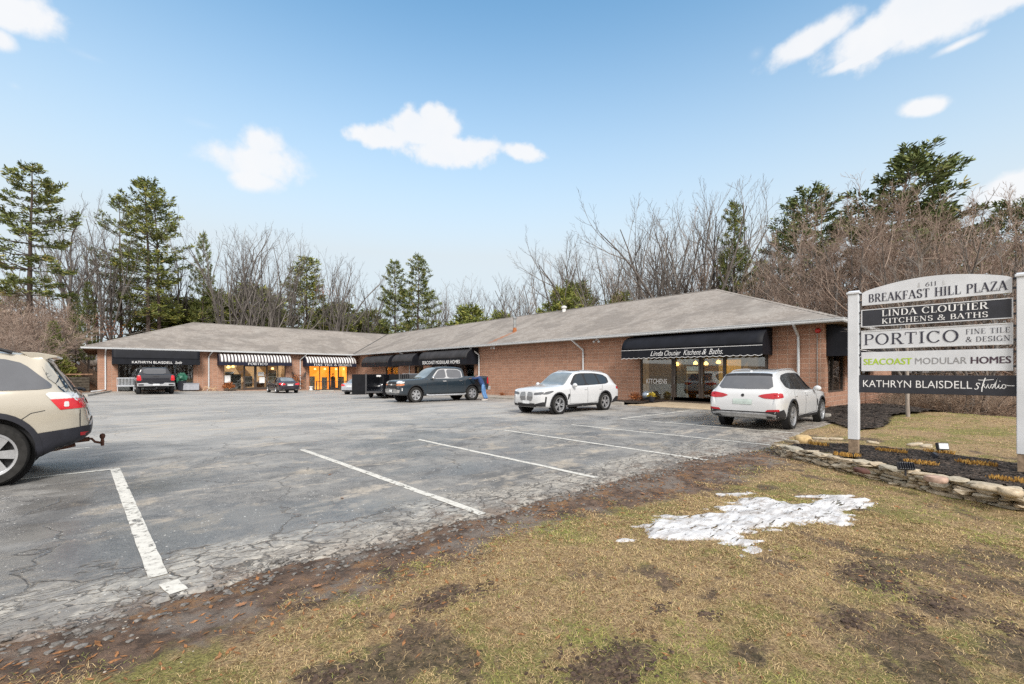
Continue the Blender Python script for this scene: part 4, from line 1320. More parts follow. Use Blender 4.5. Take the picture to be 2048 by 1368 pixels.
board("kitchen_cabinet", "tall lit amber display cabinet behind the showroom right door", "cabinet", 'R', yR(1432), .1, 1.1, 2.2, 1.6, simple("glowing_amber_wood", (.62, .33, .06), .5, emit=(.62, .33, .06), estr=.45))  # amber panel glows by itself, in place of lamplight on the wood
board("kitchen_cabinet", "amber patterned cabinet behind the showroom left door", "cabinet", 'R', yR(1370), .1, 1.9, 2.3, 2.2, tile_mat("amber_tile", (.62, .34, .05), (.30, .13, .03), 6))
board("kitchen_cabinet", "olive grey louvred cabinet fronts behind the KITCHENS window", "cabinet", 'R', yR(1312), .1, 2.3, 2.4, 1.1, simple("olive_cabinet", (.26, .215, .13), .6))


def pendant(x, y, z, label, strong=False, r=.16, drop=.5, light=0):
    ob = thing("pendant_lamp", label, "lamp", (x, y, z))
    c = MB(); c.tube([(0, 0, r), (0, 0, r + drop)], .008, 5); c.build("cord", "bronze_frame", ob, world=False)
    s_ = MB(); s_.lathe([(.02, r * .9), (r * .7, r * .5), (r, -r * .2), (r * .8, -r * .6), (.02, -r * .75)], n=14)
    s_.build("lamp_shade", "lamp_glow_strong" if strong else "lamp_glow", ob, smooth=True, world=False)
    return ob


x, z = FL(457, 734, WY + .8); pendant(x, WY + .8, z, "glowing amber pendant lamp at the left of the PORTICO window", True, .17, .4, 42)
x, z = FL(466, 733, WY + .9); pendant(x, WY + .9, z, "second glowing pendant lamp in the PORTICO window", True, .14, .4)
x, z = FL(545, 737, WY + 1.6); pendant(x, WY + 1.6, z, "pendant lamp behind the PORTICO window right of the doors", False, .15, .4, 42)
for i, px in enumerate((630, 650, 672, 688)):
    x, z = FL(px, 738, WY + 1.4)
    pendant(x, WY + 1.4, z, ["pendant lamp in the first pane of the orange lit shop", "pendant lamp in the second pane of the orange lit shop", "pendant lamp above the dark figure like stand in the orange lit shop", "pendant lamp in the last pane of the orange lit shop"][i], False, .13, .4, 30)
for px, py, lab in ((1354, 728, "red glass pendant lamp at the left of the showroom doors"), (1391, 726, "red glass pendant lamp above the pale green door sign"), (1412, 727, "red glass pendant lamp behind the right showroom door"), (1437, 724, "red glass pendant lamp by the right edge of the showroom doors")):
    y, z = FR(px, py, WX + 1.0)
    pendant(WX + 1.0, y, z, lab, True, .12, .3, 22 if px in (1391, 1437) else 0)
for px, lab in ((1664, "round amber lamp in the end wall window left of its mullion"), (1686, "round amber lamp in the end wall window right of its mullion")):
    d = pix_dir(px, 735); k = (SY0 + .8) / d.y
    pendant(d.x * k, SY0 + .8, EYE + d.z * k, lab, True, .26, .3)

# ------------------------------------------------------------------ roadside plaza sign
simple("vinyl_white", (.64, .66, .695), .35, .5, var=.07, scale=2.5)
simple("sign_black", (.026, .028, .038), .45, .5, var=.15)
simple("weathered_wood", (.27, .20, .14), .9, .2, var=.3, scale=14)
simple("ink", (.03, .03, .05), .6)
simple("ink_green", (.42, .60, .03), .6)
simple("ink_grey", (.26, .26, .27), .6)
simple("ink_plum", (.06, .035, .055), .6)

PL, PR, SGX = 1.775, -.1325, 9.42
sign = thing("plaza_sign", "white two post roadside sign with five tenant boards standing in the mulch bed", "sign", (SGX, (PL + PR) / 2, BED_Z))
for yy in (PL, PR):
    p = MB(); p.bx(SGX - .0725, SGX + .0725, yy - .0725, yy + .0725, .50, 2.97); post = p.build("post", "vinyl_white", sign, bevel=.006)
    c = MB(); c.bx(SGX - .09, SGX + .09, yy - .09, yy + .09, 2.95, 2.985)
    c.prism([(-.075, 0), (.075, 0), (0, .03)], (SGX, yy - .075, 2.985), (1, 0, 0), (0, 0, 1), (0, .15, 0)); c.build("cap", "vinyl_white", post, bevel=.004)
    w = MB(); w.bx(SGX - .064, SGX + .064, yy - .064, yy + .064, .1, .51); w.build("post_base", "weathered_wood", post)
yl, yr = PL - .0725 - .03, PR + .0725 + .03
W = yl - yr; ym = (yl + yr) / 2
U, NV, ZV = (0, -1, 0), (-1, 0, 0), (0, 0, 1)


def panel(z0, z1, mat, label, arch=0.0, rim=None, wid=W, th=.035):
    pb = MB(); y0 = ym + wid / 2
    if arch: poly = [(0, 0), (wid, 0), (wid, z1 - z0 - .03)] + [(wid - wid * i / 28 * .94 - wid * .03, z1 - z0 + arch * math.sin(math.pi * i / 28) ** .9) for i in range(0, 29)] + [(0, z1 - z0 - .03)]
    else: poly = [(0, 0), (wid, 0), (wid, z1 - z0), (0, z1 - z0)]
    pb.prism(poly, (SGX - th / 2, y0, z0), U, ZV, (th, 0, 0))
    o = pb.build("sign_board", mat, sign, bevel=.003 if not arch else 0)
    o['label'] = label
    if rim:
        r = MB(); t_ = .014; x = SGX - th / 2 - .002
        for (a, b, c, d) in ((0, wid, 0, t_), (0, wid, z1 - z0 - t_, z1 - z0), (0, t_, t_, z1 - z0 - t_), (wid - t_, wid, t_, z1 - z0 - t_)):
            r.bx(x - .004, x, y0 - b, y0 - a, z0 + c, z0 + d)
        r.build("border", rim, o)
    for k in (0, 1):
        for zz in (z0 + .05, z1 - .06):
            yy = (yl + .012 if k == 0 else yr - .012)
            br = MB(); br.bx(SGX - .012, SGX + .012, yy - .018, yy + .018, zz, zz + .03)
            br.build("bracket", "sign_black", o)
    return o, y0, SGX - th / 2


def sgn(o, fn, txt, x, y0, a0, a1, z0, z1, mat, **kw):
    mb = MB(); fn(mb, txt, (x, y0 - a0, z0), U, ZV, a1 - a0, z1 - z0, NV, **kw)
    return mb.build("lettering", mat, o)


def put_bold(mb, txt, o, u, v, w, h, nrm):
    for i, k in enumerate((-1, 0, 1)): put_text(mb, txt, Vector(o) + Vector(u) * k * h * .035 + Vector(nrm) * .0004 * i, u, v, w, h, nrm)


p1, y0, x = panel(2.745, 2.985, "vinyl_white", "white arched top board reading 611 BREAKFAST HILL PLAZA", .125, None, W - .02)
sgn(p1, put_serif, "BREAKFAST HILL PLAZA", x, y0, .087, 1.636, 2.79, 2.925, "ink", weight=.95)
sgn(p1, put_serif, "611", x, y0, .785, .915, 2.957, 3.022, "ink")
# faint pine sprigs either side of the number
sp = MB()
for s_, a_ in ((-1, .72), (1, .98)):
    rib = []
    for k in range(5):
        rib.append(([(a_ * 10, .1 + .15 * k), (a_ * 10 + s_ * (.28 - .03 * k), .22 + .17 * k)], .05))
    rib.append(([(a_ * 10, 0), (a_ * 10 + s_ * .05, 1.0)], .04))
    put_ribbons(sp, rib, 10.0, (x, y0, 2.945), U, ZV, 1.0, .085, NV)
sp.build("sprig", simple("faint_grey", (.5, .5, .5), .6), p1)
p2, y0, x = panel(2.385, 2.675, "sign_black", "black board reading LINDA CLOUTIER KITCHENS & BATHS", rim="vinyl_white")
sgn(p2, put_serif, "LINDA CLOUTIER", x, y0, .27, 1.46, 2.545, 2.645, "white_letter", weight=1.25)
sgn(p2, put_serif, "KITCHENS & BATHS", x, y0, .27, 1.46, 2.425, 2.505, "white_letter", weight=1.25)
p3, y0, x = panel(2.02, 2.325, "vinyl_white", "white board reading PORTICO FINE TILE & DESIGN", rim=simple("rim_grey", (.6, .61, .63), .5))
sgn(p3, put_serif, "PORTICO", x, y0, .035, 1.165, 2.085, 2.265, "ink", weight=1.0)
sgn(p3, put_serif, "FINE TILE", x, y0, 1.235, 1.675, 2.19, 2.265, "ink", weight=.8)
sgn(p3, put_serif, "& DESIGN", x, y0, 1.235, 1.675, 2.075, 2.15, "ink", weight=.8)
p4, y0, x = panel(1.65, 1.965, "vinyl_white", "white board reading SEACOAST MODULAR HOMES in green, grey and black")
sgn(p4, put_bold, "SEACOAST", x, y0, .035, .637, 1.757, 1.857, "ink_green")
sgn(p4, put_text, "MODULAR", x, y0, .677, 1.247, 1.757, 1.857, "ink_grey")
sgn(p4, put_bold, "HOMES", x, y0, 1.29, 1.68, 1.757, 1.857, "ink_plum")
p5, y0, x = panel(1.295, 1.585, "sign_black", "black board reading KATHRYN BLAISDELL studio in thin white letters", wid=W + .06)
sgn(p5, put_text, "KATHRYN BLAISDELL", x, y0, .055, 1.33, 1.388, 1.502, "white_letter", bold=-.004)
stu = [([(.34, .50), (.26, .60), (.14, .58), (.10, .48), (.20, .38), (.24, .28), (.18, .16), (.06, .12), (.00, .20)], .055),
       ([(.66, 1.0), (.54, .62), (.46, .25), (.44, -.06)], .06), ([(.22, .84), (.60, .82), (1.15, .88)], .045),
       ([(.42, .20), (.62, .55), (.60, .30), (.68, .20), (.84, .55), (.84, .28), (.92, .20)], .05),
       ([(1.16, .50), (1.02, .50), (.96, .28), (1.06, .20), (1.20, .50), (1.34, .98), (1.22, .30), (1.28, .20), (1.38, .30)], .05),
       ([(1.38, .30), (1.46, .55), (1.44, .28), (1.52, .20), (1.60, .32)], .05), ([(1.50, .74), (1.53, .78)], .06),
       ([(1.80, .52), (1.66, .48), (1.62, .26), (1.74, .20), (1.86, .34), (1.80, .52), (1.94, .44), (2.35, .42)], .05)]
mb = MB(); put_ribbons(mb, stu, 2.35, (x, y0 - 1.355, 1.36), U, ZV, .39, .19, NV); mb.build("lettering", "white_letter", p5)

# dry stacked stone wall round the bed
t = NT("field_stone"); c_ = t.coord(); at_ = t.attr("tint")
nn = t.noise(c_, 18, 6, .7)
colr = t.mix(at_, t.mix(t.ss(nn, .3, .7), (.24, .22, .175), (.47, .43, .35)), t.mix(t.ss(nn, .3, .7), (.38, .30, .20), (.62, .52, .39)))
t.bsdf(colr, .9, .3, bump=nn, bstr=.5, bdist=.02); MATS["field_stone"] = t.m


def stone(mb, c, s, rz, seed, tints):
    b = len(mb.v)
    mb.blob((0, 0, 0), (s[0] / 2, s[1] / 2, s[2] / 2), seed, 2, .42, 1.5)
    rot = Matrix.Rotation(rz, 3, 'Z') @ Matrix.Rotation(random.uniform(-.13, .13), 3, 'Y')
    hx, hy, hz = s[0] / 2, s[1] / 2, s[2] / 2
    for i in range(b, len(mb.v)):
        p = Vector(mb.v[i])
        # squash towards a slab: superellipse
        q = Vector((math.copysign(abs(p.x / hx) ** .62 * hx, p.x), math.copysign(abs(p.y / hy) ** .7 * hy, p.y), math.copysign(abs(p.z / hz) ** .34 * hz, p.z)))
        mb.v[i] = tuple(Vector(c) + rot @ q)
    tints += [random.random()] * (len(mb.v) - b)


def tinted(o, tints):
    a = o.data.attributes.new("tint", 'FLOAT', 'POINT'); a.data.foreach_set("value", np.array(tints, dtype=np.float32)); return o


path = [Vector((7.92, -2.6)), Vector((7.85, -.9)), Vector((7.93, .0)), Vector((8.28, .78)), Vector((8.86, 1.7)), Vector((9.45, 2.5)), Vector((9.85, 3.0)), Vector((10.25, 3.1))]
sm_path = []
for i in range(len(path) - 1):
    for k in range(12): sm_path.append(path[i].lerp(path[i + 1], k / 12))
sm_path.append(path[-1])
cum = [0.0]
for i in range(1, len(sm_path)): cum.append(cum[-1] + (sm_path[i] - sm_path[i - 1]).length)


def along(s):
    s = clamp(s, 0, cum[-1] - 1e-4)
    for i in range(1, len(cum)):
        if cum[i] >= s:
            k = (s - cum[i - 1]) / (cum[i] - cum[i - 1] + 1e-9); p = sm_path[i - 1].lerp(sm_path[i], k)
            d = (sm_path[i] - sm_path[i - 1]).normalized(); return p, d
random.seed(11)
mb = MB(); tints = []; seed = 0
for course in range(8):
    s = random.uniform(0, .2)
    while s < cum[-1]:
        l = random.choice((random.uniform(.10, .2), random.uniform(.18, .42))); h = random.uniform(.036, .066)
        p, d = along(s + l / 2)
        topz = BED_Z - .01 - .07 * sstep(cum[-1] - 2.0, cum[-1], s)
        gz = ground_z(p.x, p.y)
        n_c = max(2, (topz - gz) / .045)
        z = gz + .008 + course * .043 + random.uniform(-.006, .006)
        if z < topz:
            nrm = Vector((d.y, -d.x)) * -1
            off = random.uniform(-.035, .035) + .008 * course
            c = (p.x + nrm.x * -off * -1, p.y + nrm.y * -off * -1, z)
            stone(mb, c, (l * 1.0, random.uniform(.16, .28), h * 1.0), math.atan2(d.y, d.x) + random.uniform(-.12, .12), seed, tints); seed += 1
        s += l * .97
o = tinted(mb.build("stone_wall", "field_stone", smooth=True, angle=24), tints)
tag(o, "low curved dry stone wall of flat field stones holding the mulch bed under the sign", "wall")
random.seed(3)


def boulder(c, s, rz, label, tint, mat="field_stone", nm="boulder"):
    mb = MB(); tt = []; stone(mb, c, s, rz, hash(label) % 50, tt); tt = [tint] * len(tt)
    return tag(tinted(mb.build(nm, mat, smooth=True, angle=60), tt), label, "stone")


v = on_ground(1607, 884); boulder((v.x, v.y, v.z + .05), (.42, .34, .20), .4, "rounded yellow boulder at the far left end of the stone wall", 1.0, simple("yellow_rock", (.50, .36, .18), .9, var=.2, scale=14))
v = on_ground(1872, 955, .30); boulder((v.x, v.y, .28), (.24, .2, .08), 1.3, "pinkish stone lying on the middle of the stone wall", .9, simple("pink_rock", (.40, .28, .22), .9, var=.2, scale=14))
v = on_ground(1985, 972, .30); boulder((v.x, v.y, .275), (.36, .22, .06), 1.5, "flat pale slab on the right of the stone wall", .8)
v = on_ground(2022, 982, .28); boulder((v.x, v.y, .265), (.2, .22, .09), 1.2, "blocky tan stone beside the flat slab on the stone wall", 1.0)
v = on_ground(1724, 939, .28); boulder((v.x, v.y, .265), (.20, .16, .06), .9, "dark red stone on the stone wall left of the black floodlight", .2, simple("red_rock", (.10, .045, .035), .9, var=.2, scale=14))

# border stones at the back of the bed
random.seed(5)
for i, (px, py, s) in enumerate([(1584, 884, .3), (1640, 878, .34), (1670, 879, .3), (1745, 886, .22), (1830, 890, .3), (1852, 893, .24)]):
    v = on_ground(px, py, .16)
    boulder((v.x, v.y, .17), (s, .16, .06), 1.2 + .3 * i, ["flat edging stone left of the yellow boulder", "long pale edging stone behind the bed, left of the left post", "pale edging stone touching the left post's back", "small edging stone right of the left post", "flat edging stone behind the bed under the white floodlight", "thin edging stone at the foot of the white floodlight"][i], .7)

# landscape floodlights
simple("lamp_lens", (.72, .74, .76), .25, .6, var=.03)


def landscape_lamp(name, label, px, py, zg, h, face, w, hh, tilt, lens=True):
    v = on_ground(px, py, zg)
    ob = thing(name, label, "floodlight", (v.x, v.y, zg), math.atan2(face[1], face[0]))
    s = MB(); s.tube([(0, 0, -.05), (0, 0, h)], .012, 6); s.build("stake", "sign_black", ob, world=False)
    m = Matrix.Rotation(-tilt, 3, 'Y')
    b = MB(); b.box((0, 0, h + hh / 2), (.05, w, hh), mat=m)
    for k in range(7):
        b.box(Vector((0, 0, h + hh / 2)) + m @ Vector((-.035, -w / 2 + w * (k + .5) / 7, 0)), (.03, .006, hh * .9), mat=m)
    b.build("housing", "sign_black", ob, world=False, bevel=.004)
    if lens:
        l = MB(); l.box(Vector((0, 0, h + hh / 2)) + m @ Vector((.028, 0, 0)), (.006, w * .86, hh * .76), mat=m); l.build("lens", "lamp_lens", ob, world=False)
    return ob


landscape_lamp("floodlight", "landscape floodlight with a pale lens on the far side of the mulch bed", 1885, 908, .25, .07, (-.78, -.62), .16, .12, .25)
landscape_lamp("floodlight", "black finned floodlight seen from behind just inside the stone wall", 1811, 944, .26, .03, (.75, .5), .19, .10, -.5)
landscape_lamp("floodlight", "small black spike light leaning in the middle of the bed", 1868, 921, .25, .06, (.4, .9), .05, .06, .5, False)

# clipped stubble of dormant plants in the bed
t = NT("dry_stubble"); at_ = t.attr("tint"); t.bsdf(t.mix(at_, (.20, .085, .02), (.58, .36, .10)), .9, .2); MATS["dry_stubble"] = t.m


def stubble(px, py, label, r=(.22, .10), n=170, zg=.27, h=.05, mat="dry_stubble"):
    v = on_ground(px, py, zg); mb = MB(); tt = []
    for i in range(n):
        a = random.uniform(0, 6.283); q = math.sqrt(random.random())
        x, y = v.x + math.cos(a) * q * r[1], v.y + math.sin(a) * q * r[0]
        d = Vector((random.uniform(-.5, .5), random.uniform(-.5, .5), 1)) * h * random.uniform(.5, 1.2)
        b = len(mb.v); mb.tube([(x, y, zg - .01), Vector((x, y, zg)) + d * .6, Vector((x, y, zg)) + d], [.006, .006, .002], 3, False)
        tt += [random.random()] * (len(mb.v) - b)
    o = tinted(mb.build("dormant_plant", mat), tt)
    return tag(o, label, "plant", "cut back plants in the mulch bed")


stubble(1782, 903, "golden cut back clump right of the left sign post"); stubble(1840, 927, "golden cut back clump behind the black floodlight", (.2, .07))
stubble(1692, 911, "rusty cut back clump in front of the left sign post", (.2, .06), 110); stubble(1953, 928, "golden cut back clump in front of the right sign post")
stubble(1878, 905, "thin dry clump below the pale floodlight", (.2, .05), 90); stubble(2028, 962, "rusty cut back clump near the right end of the wall", (.25, .10), 150)
stubble(1637, 889, "thin rusty clump near the yellow boulder", (.18, .05), 70)

# ------------------------------------------------------------------ vehicles
paint("paint_white", (.60, .61, .625)); paint("paint_champagne", (.50, .46, .385), .2); paint("paint_blue", (.020, .033, .046), .2)
paint("paint_black", (.016, .018, .026)); paint("paint_dark_plum", (.028, .024, .034), .2); paint("paint_silver", (.46, .48, .53), .5)
simple("car_glass", (.018, .021, .024), .04, .75, var=.05)
simple("car_glass_grey", (.11, .115, .128), .06, .7, var=.05)
simple("car_glass_pale", (.20, .225, .235), .05, .9, var=.2, scale=1.5)
simple("car_trim", (.022, .022, .025), .6, .4)
simple("car_plastic", (.017, .018, .026), .55, .45, var=.2)
simple("car_chrome", (.72, .72, .72), .15, .5, 1.0)
simple("car_rim", (.52, .53, .55), .3, .5, .7)
simple("car_rim_dark", (.02, .02, .022), .5)
simple("tyre_rubber", (.024, .023, .022), .85, .3, var=.3, scale=20)
simple("lamp_red", (.42, .012, .022), .15, .6)
simple("lamp_red_bright", (.62, .02, .03), .15, .6)
simple("lamp_clear", (.66, .66, .66), .12, .7)
simple("lamp_dark", (.10, .105, .115), .12, .7)
simple("lamp_amber", (.60, .22, .10), .2, .6)
simple("plate_green", (.50, .58, .55), .5); simple("plate_white", (.66, .68, .70), .5)
simple("silver_skid", (.50, .51, .53), .35, .5, .5)
simple("seam", (.03, .03, .032), .8)


def curve(keys):
    """monotone cubic through (s, value) keys"""
    X = [k[0] for k in keys]; Y = [k[1] for k in keys]; n = len(X)
    d = [(Y[i + 1] - Y[i]) / (X[i + 1] - X[i]) for i in range(n - 1)]
    m = [d[0]] + [0 if d[i - 1] * d[i] <= 0 else 2 / (1 / d[i - 1] + 1 / d[i]) for i in range(1, n - 1)] + [d[-1]]
    def f(x):
        if x <= X[0]: return Y[0]
        if x >= X[-1]: return Y[-1]
        i = max(k for k in range(n - 1) if X[k] <= x); h = X[i + 1] - X[i]; t = (x - X[i]) / h
        return ((2 * t ** 3 - 3 * t * t + 1) * Y[i] + (t ** 3 - 2 * t * t + t) * h * m[i] + (-2 * t ** 3 + 3 * t * t) * Y[i + 1] + (t ** 3 - t * t) * h * m[i + 1])
    return f


def chaikin(p, it=2):
    for _ in range(it):
        q = [p[0]]
        for a, b in zip(p, p[1:]):
            q += [(a[0] * .75 + b[0] * .25, a[1] * .75 + b[1] * .25), (a[0] * .25 + b[0] * .75, a[1] * .25 + b[1] * .75)]
        p = q + [p[-1]]
    return p


class Car:
    """lofted body, +x is the nose; s runs from the nose (0) to the tail (L)"""
    def __init__(c, name, label, cat, S, loc, heading, body_mat, scale=1.0):
        c.S = S; c.mat = body_mat
        c.root = thing(name, label, cat, loc, heading)
        c.root.scale = scale if isinstance(scale, tuple) else (scale,) * 3
        L = S['L']; c.L = L; c.fo = S['fo']; c.wb = S['wb']
        c.X = lambda s: c.fo + c.wb / 2 - s
        top, belt, bot, wid, roofw = curve(S['top']), curve(S['belt']), curve(S['bot']), curve(S['wid']), curve(S['roofw'])
        drop = curve(S.get('drop', [(0, .05), (L, .05)]))
        mb = MB(); n = S.get('n', 90)
        st = sorted({L * i / n for i in range(n + 1)} | {.015, .04, .08, L - .015, L - .04, L - .08})
        rings = []
        for s in st:
            w, zt, zb, zbl, rw, dr = wid(s), top(s), bot(s), belt(s), roofw(s), drop(s)
            zbl = min(zbl, zt - .02)
            hgt = zbl - zb
            half = [(0, zb), (w * .80, zb), (w * .95, zb + .03), (w * .985, zb + hgt * .22), (w * .995, zb + hgt * .48), (w, zb + hgt * .66), (w * .985, zb + hgt * .86),
                    (w * .955, zbl), (w * .93, zbl + .015), (rw + .02, zt - dr - .02), (rw, zt - dr * .55), (rw * .72, zt - dr * .12), (0, zt)]
            half = chaikin(half, 2)
            ring = half + [(-y, z) for y, z in reversed(half[1:-1])]
            rings.append([(c.X(s), y, z) for y, z in ring])
        k = len(rings[0])
        for r in rings: mb.v += r
        for i in range(len(rings) - 1):
            for j in range(k):
                j2 = (j + 1) % k
                mb.f.append((i * k + j, i * k + j2, (i + 1) * k + j2, (i + 1) * k + j))
        mb.f.append(tuple(range(k))); mb.f.append(tuple(reversed(range((len(rings) - 1) * k, len(rings) * k))))
        me = mb.mesh("body", body_mat, True, angle=32, uv=False)
        o = bpy.data.objects.new("body", me); COL.objects.link(o)
        # wheel wells (and the load bed) cut out
        cut = MB(); Rw = S['R'] * 1.0 + .065; wm = S['tr']
        for ax in (0, c.wb):
            for sg in (-1, 1):
                cut.lathe([(Rw, wm - .20), (Rw, wm + .6)], (c.X(c.fo + ax), 0, S['R'] + .01), (0, sg, 0), 40)
        if 'bed' in S:
            s0, s1, hw, z0, z1 = S['bed']; cut.bx(c.X(s1), c.X(s0), -hw, hw, z0, z1)
        cm = cut.mesh("cutter", None, uv=False); co = bpy.data.objects.new("cutter", cm); COL.objects.link(co)
        m = o.modifiers.new("wells", 'BOOLEAN'); m.operation = 'DIFFERENCE'; m.object = co; m.solver = 'EXACT'
        dg = bpy.context.evaluated_depsgraph_get(); dg.update()
        nm = bpy.data.meshes.new_from_object(o.evaluated_get(dg))
        c.bvh = BVHTree.FromPolygons([v.co for v in me.vertices], [tuple(p.vertices) for p in me.polygons])
        bpy.data.objects.remove(o); bpy.data.objects.remove(co)
        bm = bmesh.new(); bm.from_mesh(nm)
        for e in bm.edges: e.smooth = len(e.link_faces) < 2 or e.calc_face_angle(0) < R(32)
        for f in bm.faces: f.smooth = True
        bm.to_mesh(nm); bm.free(); nm.name = "body"
        c.body = link("body", nm, c.root, False)
        # dark linings inside the wells
        for ax in (0, c.wb):
            for sg in (-1, 1):
                ln = MB(); ln.lathe([(Rw - .004, wm + S['lin']), (Rw - .004, wm - .19), (.02, wm - .19)], (c.X(c.fo + ax), 0, S['R'] + .01), (0, sg, 0), 40, cap=False)
                ln.build("wheel_lining", "car_trim", c.root, world=False, smooth=True)

    # ---- a patch laid on the body: polygon in 2D, cast along an axis
    def patch(c, name, poly, axis, mat, off=.004, parent=None, maxe=.07, rounds=1, build=True, mb=None):
        if rounds: poly = c.round(poly, rounds)
        bm = bmesh.new()
        vs = [bm.verts.new((p[0], p[1], 0)) for p in poly]
        f = bm.faces.new(vs); bmesh.ops.triangulate(bm, faces=[f])
        for _ in range(5):
            ed = [e for e in bm.edges if e.calc_length() > maxe]
            if not ed: break
            bmesh.ops.subdivide_edges(bm, edges=ed, cuts=1)
            bmesh.ops.triangulate(bm, faces=[f for f in bm.faces if len(f.verts) > 3])
        out = mb or MB(); base = len(out.v); pts = []
        for v in bm.verts:
            a, b = v.co.x, v.co.y
            if axis in ('y+', 'y-'):
                sg = 1 if axis == 'y+' else -1
                o, d = Vector((c.X(a), sg * 3, b)), Vector((0, -sg, 0))
            elif axis in ('x+', 'x-'):
                sg = 1 if axis == 'x+' else -1
                o, d = Vector((sg * 6, a, b)), Vector((-sg, 0, 0))
            else: o, d = Vector((c.X(a), b, 5)), Vector((0, 0, -1))
            h = c.bvh.ray_cast(o, d)
            if h[0] is None:
                h = c.bvh.find_nearest(Vector((o.x, math.copysign(.92, o.y), o.z))) if abs(d.y) > .5 else c.bvh.find_nearest(Vector((o.x if abs(d.x) < .5 else 0, o.y if abs(d.y) < .5 else 0, o.z if abs(d.z) < .5 else 0)) if abs(d.y) < .5 and abs(d.x) < .5 else Vector((c.X(0) if axis == 'x+' else c.X(c.L) if axis == 'x-' else o.x, o.y if abs(d.x) > .5 else 0, o.z)))
            nrm = h[1] if h[1].dot(d) < 0 else -h[1]
            pts.append(h[0] + nrm * off)
        out.v += [tuple(p) for p in pts]
        for f in bm.faces: out.f.append(tuple(base + v.index for v in f.verts))
        bm.verts.index_update(); bm.free()
        if not build: return out
        o = out.build(name, mat, parent or c.root, smooth=True, world=False, angle=60)
        return o

    @staticmethod
    def round(p, it):
        for _ in range(it):
            q = []; n = len(p)
            for i in range(n):
                a, b = p[i], p[(i + 1) % n]
                q += [(a[0] * .85 + b[0] * .15, a[1] * .85 + b[1] * .15), (a[0] * .15 + b[0] * .85, a[1] * .15 + b[1] * .85)]
            p = q
        return p

    def both(c, name, poly, mat, **k):
        for ax in ('y+', 'y-'): o = c.patch(name, poly, ax, mat, **k)
        return o

    def strip(c, pts, w):                         # a thin band polygon following pts
        L_, R_ = [], []
        for i in range(len(pts)):
            a = Vector(pts[max(0, i - 1)]); b = Vector(pts[min(len(pts) - 1, i + 1)]); d = (b - a).normalized(); n = Vector((-d.y, d.x)) * w / 2
            p = Vector(pts[i]); L_.append(tuple(p + n)); R_.append(tuple(p - n))
        return L_ + R_[::-1]

    def seams(c, lines, w=.012, mat="seam", name="door_seam"):
        for ax in ('y+', 'y-'):
            mb = MB()
            for l in lines:
                for a, b in zip(l, l[1:]): c.patch("", c.strip([a, b], w), ax, mat, .003, rounds=0, build=False, mb=mb, maxe=.12)
            mb.build(name, mat, c.body, smooth=True, world=False)

    def wheels(c, rim_mat, spokes, Rr=None, double=False, dark=True, w=.235):
        S = c.S; Rt = S['R']; Rr = Rr or Rt * .68
        ty = MB()
        prof = [(Rr, -w / 2 + .01), (Rr + .02, -w / 2), (Rt - .03, -w / 2 + .004), (Rt - .008, -w / 2 + .03), (Rt, -w / 4), (Rt, w / 4), (Rt - .008, w / 2 - .03), (Rt - .03, w / 2 - .004), (Rr + .02, w / 2), (Rr, w / 2 - .01), (Rr - .01, w / 2 - .05), (Rr - .01, -w / 2 + .05)]
        ty.lathe(prof, n=40, axis=(0, 1, 0), closed=True)
        tm = ty.mesh("tyre", "tyre_rubber", True, angle=40, uv=False)
        rm = MB()
        rm.lathe([(Rr + .006, w / 2 - .006), (Rr - .022, w / 2 - .012), (Rr - .03, w / 2 - .04), (Rr - .035, -.02), (Rr - .035, -w / 2)], n=40, axis=(0, 1, 0), cap=False)
        yf = w / 2 - .03
        rm.lathe([(.075, yf - .04), (.075, yf - .008), (.05, yf), (.0001, yf)], n=16, axis=(0, 1, 0))
        for i in range(spokes):
            a = 2 * math.pi * i / spokes
            for dd in ((-.16, .16) if double else (0,)):
                u0 = Vector((math.cos(a + dd * .6), 0, math.sin(a + dd * .6))); u1 = Vector((math.cos(a + dd), 0, math.sin(a + dd)))
                tn = Vector((-math.sin(a), 0, math.cos(a))); hw0, hw1 = (.022, .018) if double else (.045, .034 + .16 / spokes)
                y0, y1 = Vector((0, yf - .012, 0)), Vector((0, yf - .002, 0)); th = Vector((0, -.035, 0))
                p = u0 * .06; q = u1 * (Rr - .02)
                vs = [p - tn * hw0 + y0, p + tn * hw0 + y0, q + tn * hw1 + y1, q - tn * hw1 + y1]
                rm.add(vs + [v + th for v in vs], [(0, 1, 2, 3), (7, 6, 5, 4), (0, 4, 5, 1), (1, 5, 6, 2), (2, 6, 7, 3), (3, 7, 4, 0)])
        rme = rm.mesh("rim", rim_mat, True, angle=30, uv=False)
        dk = MB(); dk.lathe([(Rr - .036, -.01), (.0001, -.015)], n=24, axis=(0, 1, 0)); dk.lathe([(.15, .0), (.15, .012), (.06, .015), (.0001, .015)], n=24, axis=(0, 1, 0))
        dme = dk.mesh("brake", "car_rim_dark", True, uv=False)
        for ax in (0, c.wb):
            for sg in (-1, 1):
                e = bpy.data.objects.new("wheel", tm); COL.objects.link(e); e.parent = c.root
                e.location = (c.X(c.fo + ax), sg * (S['tr'] - w / 2 + .01), Rt)
                e.rotation_euler = (0, random.uniform(0, 2), 0 if sg > 0 else math.pi)
                for nm, me_ in (("rim", rme), ("brake_disc", dme)):
                    r = bpy.data.objects.new(nm, me_); COL.objects.link(r); r.parent = e

